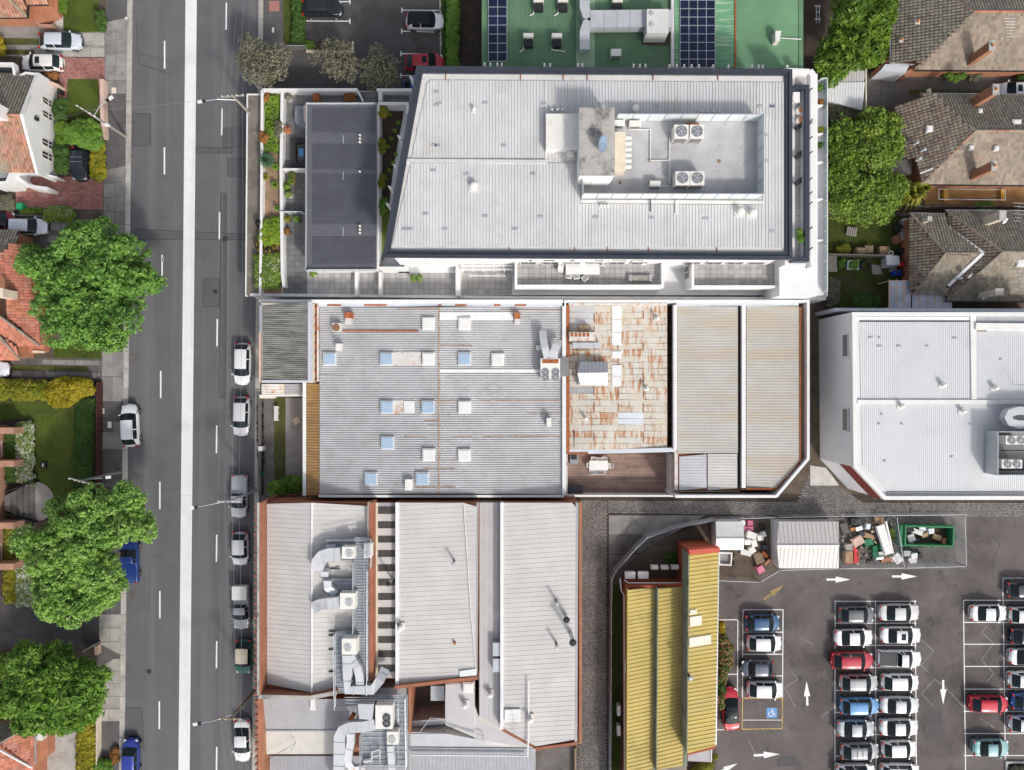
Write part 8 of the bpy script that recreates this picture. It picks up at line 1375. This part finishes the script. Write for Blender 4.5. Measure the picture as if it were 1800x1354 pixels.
plant('low_shrub', 'pale green clump beside the left garden bath planter', 'shrub', [(1473, 432), (1492, 430), (1494, 446), (1470, 446)], .2, 1., .3, 120, .14, 'leaf_gold'); plant('low_shrub', 'bright leafy clump in the grey tub planter', 'shrub', [(1491, 459), (1509, 458), (1509, 473), (1491, 473)], .4, .75, .2, 110, .09, 'leaf_bright', base=.4); plant('low_shrub', 'green creeper between the compost frame and the grey tub', 'shrub', [(1473, 454), (1486, 453), (1487, 470), (1474, 472)], .2, .8, .26, 120, .13, 'leaf_bright'); plant('low_shrub', 'tangled green shrub in the corner by the white store and apartments', 'shrub', [(1456, 488), (1475, 495), (1474, 535), (1452, 540)], .2, 1.3, .36, 120, .14, 'leaf_olive')
# left gardens
plant('clipped_hedge', 'billowing clipped green hedge between the small lawn and the black wagon', 'hedge', [(114, 222), (135, 212), (168, 213), (177, 230), (184, 252), (172, 264), (150, 260), (128, 256), (112, 242)], .6, 2.3, .42, 330, .12, 'leaf_bright', flat_=.75); plant('yellow_bush', 'yellow flecked bush beside the black wagon and footpath', 'shrub', [(162, 255), (184, 250), (184, 322), (160, 315)], .3, 1.3, .36, 240, .14, 'leaf_gold', flower=('leaf_yellow', .16, 1.5))
plant('wall_shrub', 'mixed shrub against the white gable below the upper windows', 'shrub', [(98, 178), (116, 172), (116, 206), (104, 216), (92, 202)], .4, 1.9, .36, 190, .15, 'leaf_hedge'); plant('wall_shrub', 'dark shrub against the white gable between the window pairs', 'shrub', [(98, 214), (116, 212), (116, 255), (98, 252)], .4, 1.9, .36, 190, .15, 'leaf_conifer'); plant('wall_shrub', 'dark green shrub against the white gable beside the black wagon', 'shrub', [(96, 256), (119, 256), (120, 308), (98, 304)], .4, 1.9, .36, 220, .15, 'leaf_hedge'); plant('wall_shrub', 'reddish shrub behind the cream white car', 'shrub', [(80, 128), (104, 128), (104, 144), (84, 142)], .3, 1.2, .34, 150, .14, 'leaf_rust')
plant('round_bush', 'bushy green shrub on the upper edge of the top left lawn', 'shrub', [(168, 20), (184, 16), (186, 58), (172, 52)], .2, 1.3, .34, 210, .14, 'leaf_hedge'); plant('round_bush', 'dark shrub by the porch of the top left house', 'shrub', [(100, -10), (117, -10), (115, 22), (108, 24)], .2, 1.3, .34, 190, .14, 'leaf_conifer'); plant('round_bush', 'yellow shrub cut by the left edge above the gabled house', 'shrub', [(-14, 62), (6, 66), (8, 96), (-14, 100)], .2, 1.4, .36, 190, .15, 'leaf_yellow')
plant('flowering_hedge', 'olive green hedge with tiny white flowers above the silver white wagon', 'hedge', [(74, 368), (100, 362), (132, 368), (132, 388), (80, 388)], .2, 1.3, .36, 240, .13, 'leaf_green', flower=('petal_white', .09, .5)); plant('flowering_hedge', 'low dark hedge behind the green wheelie bin', 'hedge', [(36, 368), (74, 366), (74, 377), (36, 377)], .1, .8, .28, 200, .12, 'leaf_conifer'); plant('flowering_hedge', 'grey green shrub at the left edge under the flat roof', 'hedge', [(-14, 345), (22, 345), (26, 372), (-14, 374)], .2, 1.4, .36, 150, .14, 'leaf_olive')
plant('garden_foliage', 'yellow green hedge along the top of the large lawn', 'hedge', [(-14, 668), (82, 670), (84, 702), (-14, 702)], .3, 1.9, .45, 260, .15, 'leaf_gold', flat_=.75); plant('yellow_bush', 'golden yellow bush spilling on to the large lawn', 'shrub', [(80, 676), (105, 666), (150, 666), (168, 676), (164, 692), (142, 696), (128, 712), (98, 718), (82, 704)], .3, 2., .44, 270, .15, 'leaf_yellow'); plant('garden_foliage', 'low strip of dark leaves along the dark red fence', 'hedge', [(134, 702), (166, 700), (164, 890), (130, 888)], .05, .55, .26, 150, .12, 'leaf_hedge', flat_=.9)  # strip by the fence: a low band of dark leaves over the lawn edge
WF = 'white flowered hedges by the brick building'
plant('white_flower_hedge', 'white flowered hedge above the entrance steps', 'hedge', box_(30, 742, 58, 852), .2, 1.2, .34, 230, .13, 'leaf_green', flower=('petal_white', .13, 2.2)); plant('white_flower_hedge', 'white flowered hedge below the entrance steps and under the tree', 'hedge', box_(30, 920, 56, 1064), .2, 1.2, .34, 230, .13, 'leaf_green', flower=('petal_white', .13, 2.)); plant('inner_hedge', 'plain green hedge hugging the brick wall above the steps', 'hedge', box_(10, 752, 30, 848), .2, 1.0, .32, 210, .13, 'leaf_hedge'); plant('inner_hedge', 'plain green hedge hugging the brick wall below the steps', 'hedge', box_(8, 922, 30, 1060), .2, 1.0, .32, 210, .13, 'leaf_gold')
plant('yellow_hedge', 'bright yellow and green hedge along the cream fence at the bottom left', 'hedge', box_(137, 1244, 167, 1370), .3, 1.3, .36, 260, .14, 'leaf_gold', flower=('leaf_yellow', .17, 2.4)); plant('low_shrub', 'leafy green shrub on the footpath edge at the bottom', 'shrub', [(160, 1340), (178, 1332), (197, 1340), (196, 1370), (158, 1370)], .2, 1.2, .34, 210, .14, 'leaf_bright'); plant('low_shrub', 'small orange brown shrub beside the deep blue hatchback', 'shrub', [(194, 1316), (208, 1314), (210, 1340), (196, 1344)], .1, .8, .26, 140, .11, 'leaf_rust'); plant('dark_bush', 'dark shrub in the shade above the feathery tree', 'shrub', [(-10, 1150), (20, 1146), (24, 1190), (-10, 1200)], .4, 1.8, .45, 130, .16, 'leaf_conifer')
# upper middle
plant('verge_hedge', 'rough green hedge on the verge beside the upper car park', 'hedge', box_(514, -20, 535, 78), .2, 1., .34, 190, .12, 'leaf_hedge', flat_=.85); plant('clipped_hedge', 'long bright green clipped hedge right of the upper car park', 'hedge', box_(786, -20, 806, 119), .6, 1.5, .32, 300, .1, 'leaf_bright', flat_=.92); plant('verge_hedge', 'dark low planting between the kerb and the long clipped hedge', 'hedge', box_(777, -20, 786, 119), .1, .5, .24, 140, .1, 'leaf_hedge', flat_=.85); plant('low_shrub', 'green tuft at the left end of the small planter strip', 'shrub', box_(537, 73, 553, 88), .1, .7, .28, 150, .12, 'leaf_green'); plant('low_shrub', 'green tuft at the right end of the small planter strip', 'shrub', box_(596, 75, 611, 88), .1, .6, .26, 120, .12, 'leaf_hedge'); plant('low_shrub', 'dry grey tuft in the middle of the small planter strip', 'shrub', box_(566, 72, 594, 86), .1, .8, .26, 90, .12, 'leaf_olive')
for x, y, r, m_, l in ((480, 175, .55, 'leaf_lime', 'lime green succulent at the top of the front terrace planter'), (472, 192, .6, 'leaf_lime', 'second lime green succulent down the front terrace planter'), (483, 196, .5, 'leaf_green', 'dark green plant beside the second lime succulent'), (474, 218, .6, 'leaf_lime', 'lime green succulent above the orange bush'), (481, 228, .5, 'leaf_lime', 'lime green succulent right of the orange bush'), (474, 252, .6, 'leaf_lime', 'bright succulent below the orange bush'), (464, 258, .45, 'leaf_bright', 'small bright succulent at the planter edge above the agave'), (484, 258, .45, 'leaf_lime', 'bright succulent at the inner wall above the agave'), (484, 293, .5, 'leaf_lime', 'bright succulent right below the agave'), (467, 312, .45, 'leaf_gold', 'yellow green succulent below the agave'), (483, 325, .55, 'leaf_green', 'dark spiky plant on the bare sandy planter'), (487, 366, .35, 'leaf_bright', 'small bright plant low on the bare sandy planter')):
    rosette(x, y, 3.5, r, 12, l, m_, h=.45, w=.2, group='succulents in the front terrace planter')
rosette(469, 283, 3.5, 1.15, 24, 'large blue green agave in the front terrace planter', 'leaf_agave', h=.9, w=.15, name='agave', tiers=4)
plant('orange_bush', 'round orange bush at the planter edge of the front terrace', 'shrub', [(454, 240), (463, 230), (472, 240), (471, 250), (458, 252)], 3.5, 4.5, .28, 220, .12, 'leaf_rust', base=3.4); plant('orange_bush', 'small orange bush in the top corner of the front terrace planter', 'shrub', [(461, 166), (474, 164), (474, 176), (462, 178)], 3.5, 4.2, .25, 160, .12, 'leaf_rust', base=3.4); plant('orange_bush', 'orange leafed pot plant on the upper front terrace', 'shrub', [(605, 164), (624, 163), (624, 178), (605, 178)], 3.2, 3.9, .25, 160, .12, 'leaf_rust', base=3.1)
plant('planter_shrub', 'bushy green ground cover between the lime succulents', 'shrub', [(464, 166), (492, 166), (490, 270), (464, 266)], 3.42, 3.9, .24, 60, .13, 'leaf_green', base=3.4); plant('planter_shrub', 'brown green grassy shrub by the inner planter wall', 'shrub', [(482, 212), (497, 214), (498, 246), (486, 246)], 3.5, 4.3, .3, 170, .12, 'leaf_olive', base=3.4); plant('planter_shrub', 'lime green shrub mass with yellow flowers at the lower planter', 'shrub', [(462, 386), (492, 382), (493, 425), (470, 438), (455, 420)], 3.5, 4.4, .32, 220, .15, 'leaf_lime', base=3.4, flower=('leaf_yellow', .14, .6)); plant('planter_shrub', 'dark purple shrub at the street edge of the lower planter', 'shrub', [(448, 392), (462, 382), (464, 402), (455, 408)], 3.5, 4.3, .28, 200, .13, 'leaf_dark', base=3.4); plant('planter_shrub', 'dark purple shrub below the lime mass in the lower planter', 'shrub', [(449, 425), (484, 428), (482, 444), (452, 446)], 3.5, 4.2, .28, 180, .13, 'leaf_dark', base=3.4, flower=('leaf_yellow', .16, .5)); plant('planter_shrub', 'pale green shrub mass at the bottom end of the planter', 'shrub', [(448, 450), (490, 444), (494, 480), (490, 508), (450, 510)], 3.5, 4.3, .32, 200, .14, 'leaf_green', base=3.4, flower=('petal_white', .1, .5))
block([(464, 162), (493, 162), (494, 516), (461, 516)], 3.1, 3.4, 'sand_soil', ap, 'planter_soil'); block([(668, 186), (711, 186), (690, 300), (674, 452), (668, 468)], 3.1, 3.3, 'mulch', ap, 'planter_soil'); sheet('planter_lawn', [(666, 366), (690, 366), (678, 450), (666, 466)], 3.33, 'lawn'); bpy.data.objects['planter_lawn'].parent = None
for x, y, l in ((672, 196, 'top'), (669, 257, 'second'), (669, 320, 'third')): plant('ball_shrub', f'round olive shrub on the wall behind the charcoal roof, {l} one', 'shrub', [(x - 10, y - 12), (x + 8, y - 13), (x + 10, y), (x + 6, y + 12), (x - 8, y + 11), (x - 12, y)], 3.4, 5.3, .36, 240, .13, 'leaf_gold', base=3.3, group='round shrubs behind the charcoal roof')
plant('ball_shrub', 'round deep green shrub lowest behind the charcoal roof', 'shrub', [(660, 362), (670, 350), (682, 352), (684, 372), (668, 378)], 3.4, 5.2, .36, 260, .13, 'leaf_bright', base=3.3)
for i, l in enumerate(('top', 'second', 'third', 'fourth', 'fifth', 'sixth', 'seventh', 'eighth', 'lowest')): x, y = 686 + (i*7 % 4)*5 - i, 202 + i*14; rosette(x, y, 3.3, .3, 7, f'small bright lily in the dark bed behind the charcoal roof, {l} of nine', 'leaf_lime', h=.3, w=.18, group='small lilies in the dark bed', name='lily', tiers=2)
def pot(px, py, z, r, label, mat='terracotta', leaf='leaf_bright', ph=.7):
    c = W(px, py, z + .4); t = thing('potted_plant', label, 'plant pot', (c.x, c.y, z)); m = MB(); m.cyl(c.x, c.y, z, z + .45, r*.75, 14, r); m.build('pot', mat, t); SEED[0] += 1; rng = np.random.default_rng(SEED[0]); V, F = leaves(np.array([[c.x, c.y, z + .45 + ph*.35]]), np.array([r*1.1]), 110, .13, rng); np_mesh('foliage', V, F, leaf, t)
for x, y, l, m_, lf in ((508, 173, 'white rimmed pot plant at the top of the front terrace', 'flashing', 'leaf_olive'), (506, 230, 'red flowering pot plant on the front terrace', 'terracotta', 'petal_pink'), (515, 309, 'brown pot plant below the terrace divider, upper one', 'terracotta', 'leaf_hedge'), (513, 319, 'brown pot plant below the terrace divider, lower one', 'terracotta', 'leaf_bright'), (505, 330, 'green pot plant by the inner wall of the front terrace', 'dark_metal', 'leaf_lime'), (509, 343, 'pale pot plant low on the upper front terrace', 'flashing', 'leaf_green'), (506, 386, 'leafy pot plant under the greenish divider, left one', 'dark_metal', 'leaf_gold'), (523, 386, 'leafy pot plant under the greenish divider, right one', 'dark_metal', 'leaf_bright'), (506, 408, 'purple pot plant by the inner wall of the lower terrace', 'dark_metal', 'leaf_rust'), (552, 482, 'yellow green pot plant beside the charcoal roof corner', 'flashing', 'leaf_lime'), (728, 490, 'yellow green pot plant on the small south terrace, left of two', 'flashing', 'leaf_lime'), (738, 490, 'yellow green pot plant on the small south terrace, right of two', 'flashing', 'leaf_lime')): pot(x, y, 3.12, .36, l, m_, lf)
for x, y, l, lf in ((1441, 155, 'round green pot plant at the top of the glazed planter balcony', 'leaf_bright'), (1441, 181, 'orange pot plant below the round green pot on the planter balcony', 'leaf_rust'), (1441, 229, 'yellow green pot plant in the middle of the planter balcony', 'leaf_gold'), (1440, 256, 'tall green pot plant lower on the planter balcony', 'leaf_hedge')): pot(x, y, 5.6, .3, l, 'dark_metal', lf, .4)
plant('balcony_shrub', 'green shrub spilling over the lower end of the right balcony', 'shrub', [(1402, 400), (1411, 398), (1412, 428), (1403, 426)], 9.2, 10.3, .3, 190, .13, 'leaf_bright', base=9.2)
# beside the yellow hall, front yard of the warehouse, lane weeds
plant('flowering_hedge', 'dark green hedge dotted with salmon flowers along the yellow hall', 'hedge', [(1262, 1120), (1276, 1114), (1287, 1138), (1286, 1165), (1276, 1190), (1272, 1240), (1260, 1252)], .5, 2.2, .42, 260, .14, 'leaf_hedge', flower=('petal_pink', .15, .8)); plant('yellow_bush', 'lime yellow bush at the upper end of the salmon flowered hedge', 'shrub', [(1263, 1092), (1271, 1096), (1275, 1120), (1264, 1122)], .4, 1.7, .32, 240, .12, 'leaf_yellow'); plant('yellow_bush', 'yellow green bush under the porch at the foot of the yellow hall', 'shrub', [(1215, 1345), (1252, 1338), (1260, 1312), (1264, 1322), (1254, 1345), (1235, 1372), (1215, 1372)], .2, 1.4, .34, 230, .13, 'leaf_gold')
plant('yard_shrub', 'leafy shrub filling the bottom of the warehouse front yard', 'shrub', [(466, 862), (482, 846), (505, 838), (530, 840), (532, 860), (500, 868), (478, 872)], .4, 2.6, .44, 210, .2, 'leaf_bright'); plant('street_shrub', 'straggly low shrub along the dark front wall', 'shrub', box_(454, 708, 462, 830), .1, .9, .26, 90, .12, 'leaf_dark')
plant('bed_shrub', 'pale dry shrub in the stone edged bed at the bottom right', 'shrub', box_(1776, 1348, 1812, 1370), .2, .9, .3, 130, .13, 'leaf_olive'); plant('fence_weeds', 'green weeds at the back of the fenced yard behind the slim condensers', 'weeds', [(1166, 975), (1188, 970), (1190, 992), (1168, 992)], .05, .5, .22, 70, .12, 'leaf_hedge'); plant('heap_weeds', 'bright weeds among the rubbish beside the white pole', 'weeds', [(1564, 930), (1574, 930), (1575, 948), (1565, 948)], .05, .8, .22, 110, .12, 'leaf_lime')
for pts, n, l in (([(114, -60), (173, -60), (174, 40), (182, 56), (112, 58)], 26000, 'short grass of the top left lawn'), ([(118, 150), (120, 139), (172, 139), (174, 152), (175, 232), (118, 232)], 16000, 'short grass of the small lawn behind the pink wall'), ([(0, 705), (165, 705), (163, 890), (100, 890), (90, 870), (62, 850), (62, 748), (45, 736), (0, 740)], 50000, 'short grass of the large lawn'), ([(1456, 380), (1600, 380), (1600, 440), (1456, 446)], 26000, 'short grass of the shaded back lawn'), ([(1470, 450), (1590, 450), (1575, 545), (1450, 545), (1456, 478)], 24000, 'short grass of the lower back lawn'), ([(95, 600), (178, 600), (178, 631), (95, 629)], 8000, 'short grass under the huge round tree'), ([(1074, 1030), (1092, 1030), (1088, 1354), (1070, 1354)], 14000, 'rough grass strip beside the metal fence'), ([(499, 0), (513, 0), (513, 76), (499, 76)], 5000, 'rough grass of the verge')): blades(pts, n, l)
# ------------------------------------------------------------ poles, lamps and wires
def pole(bx, by, zt, label, cross, lamp, mat='timber', lampz=7.4, r=.16):
    c = W(bx, by, 0); t = thing('street_pole', label, 'pole', (c.x, c.y, G)); m = MB(); m.tube([(c.x, c.y, G - .3), (c.x, c.y, zt)], r, 10, r*.7); m.build('post', mat, t); top = Vector((c.x, c.y, zt))
    for d in cross:
        m = MB(); a = math.radians(d); v = Vector((math.cos(a), math.sin(a), 0)); m.bar(top + v*-1.15 + Vector((0, 0, -.25)), top + v*1.15 + Vector((0, 0, -.25)), .12, .14); arm = m.build('crossarm', mat, t)
        for k in (-1.05, -.45, .45, 1.05): m = MB(); q = top + v*k; m.cyl(q.x, q.y, zt - .18, zt + .02, .06, 8); m.build('insulator', 'unit_white', arm)
    if lamp:
        e = W(*lamp, lampz); st_ = Vector((c.x, c.y, lampz - .7)); m = MB(); d = (e - st_); m.tube([st_, st_ + d*.55 + Vector((0, 0, .35)), e], .045, 7); m.build('arm', 'galv', t); h = Vector((d.x, d.y, 0)).normalized(); m = MB(); m.bar(e - h*.1, e + h*.62, .3, .12); m.build('lamp_head', 'white_paint', t); m = MB(); m.bar(e - h*.2 + Vector((0, 0, .03)), e + h*.12 + Vector((0, 0, .03)), .32, .16); m.build('housing', 'dark_metal', t)
    return top
R1 = pole(456.5, 218, 7.9, 'green tinged street lamp pole at the upper right kerb with one crossarm', (4,), (358, 178), 'grey_timber'); R2 = pole(450, 862, 7.9, 'pale street lamp pole at the middle of the right kerb', (0,), (344, 892), 'galv'); R3 = pole(453, 1207, 7.9, 'dark street lamp pole at the lower right kerb', (-2,), (350, 1272), 'timber')
L1 = pole(222, 241, 7.7, 'weathered timber pole with a small lamp at the upper left kerb', (150,), (190, 176), 'grey_timber', 6.9); L2 = pole(212, 830, 7.7, 'lamp pole rising out of the long irregular tree at the left kerb', (165,), (184, 840), 'grey_timber', 6.9)
one('pole_sign', 'small white plate fixed half way up the upper left pole', 'sign', MB().box(*(W(222, 241, 0) + Vector((.05, -.1, 4.0))).xy, 4.0, .5, .18, .6), 'white_paint')
def wire(a, b, label, n=4, gap=.7, r=.011, sag=.5):
    t = thing('power_lines', label, 'wires', (a + b)/2)
    for k in range(n):
        o = Vector(((k - (n-1)/2)*gap, 0, 0)); m = MB(); m.tube([(a + o).lerp(b + o, u/8) - Vector((0, 0, sag*4*(u/8)*(1 - u/8))) for u in range(9)], r, 4); m.build('wire', 'fan_grey', t)
far1 = W(455, -420, 7.9); far1.z = 7.9; far2 = W(452, 1700, 7.9)
wire(far1, R1, 'four parallel wires running off the top edge from the upper right pole'); wire(R1, R2, 'four parallel wires between the upper and middle right poles'); wire(R2, R3, 'four parallel wires between the middle and lower right poles'); wire(R3, far2, 'four parallel wires running off the bottom edge')
wire(L1, R1, 'single wire crossing the road from the upper left pole', 1); wire(L2, R2, 'single wire crossing the road out of the long tree', 1); wire(L1, W(60, 213, 5.), 'thin service wire from the upper left pole to the gabled house', 1)
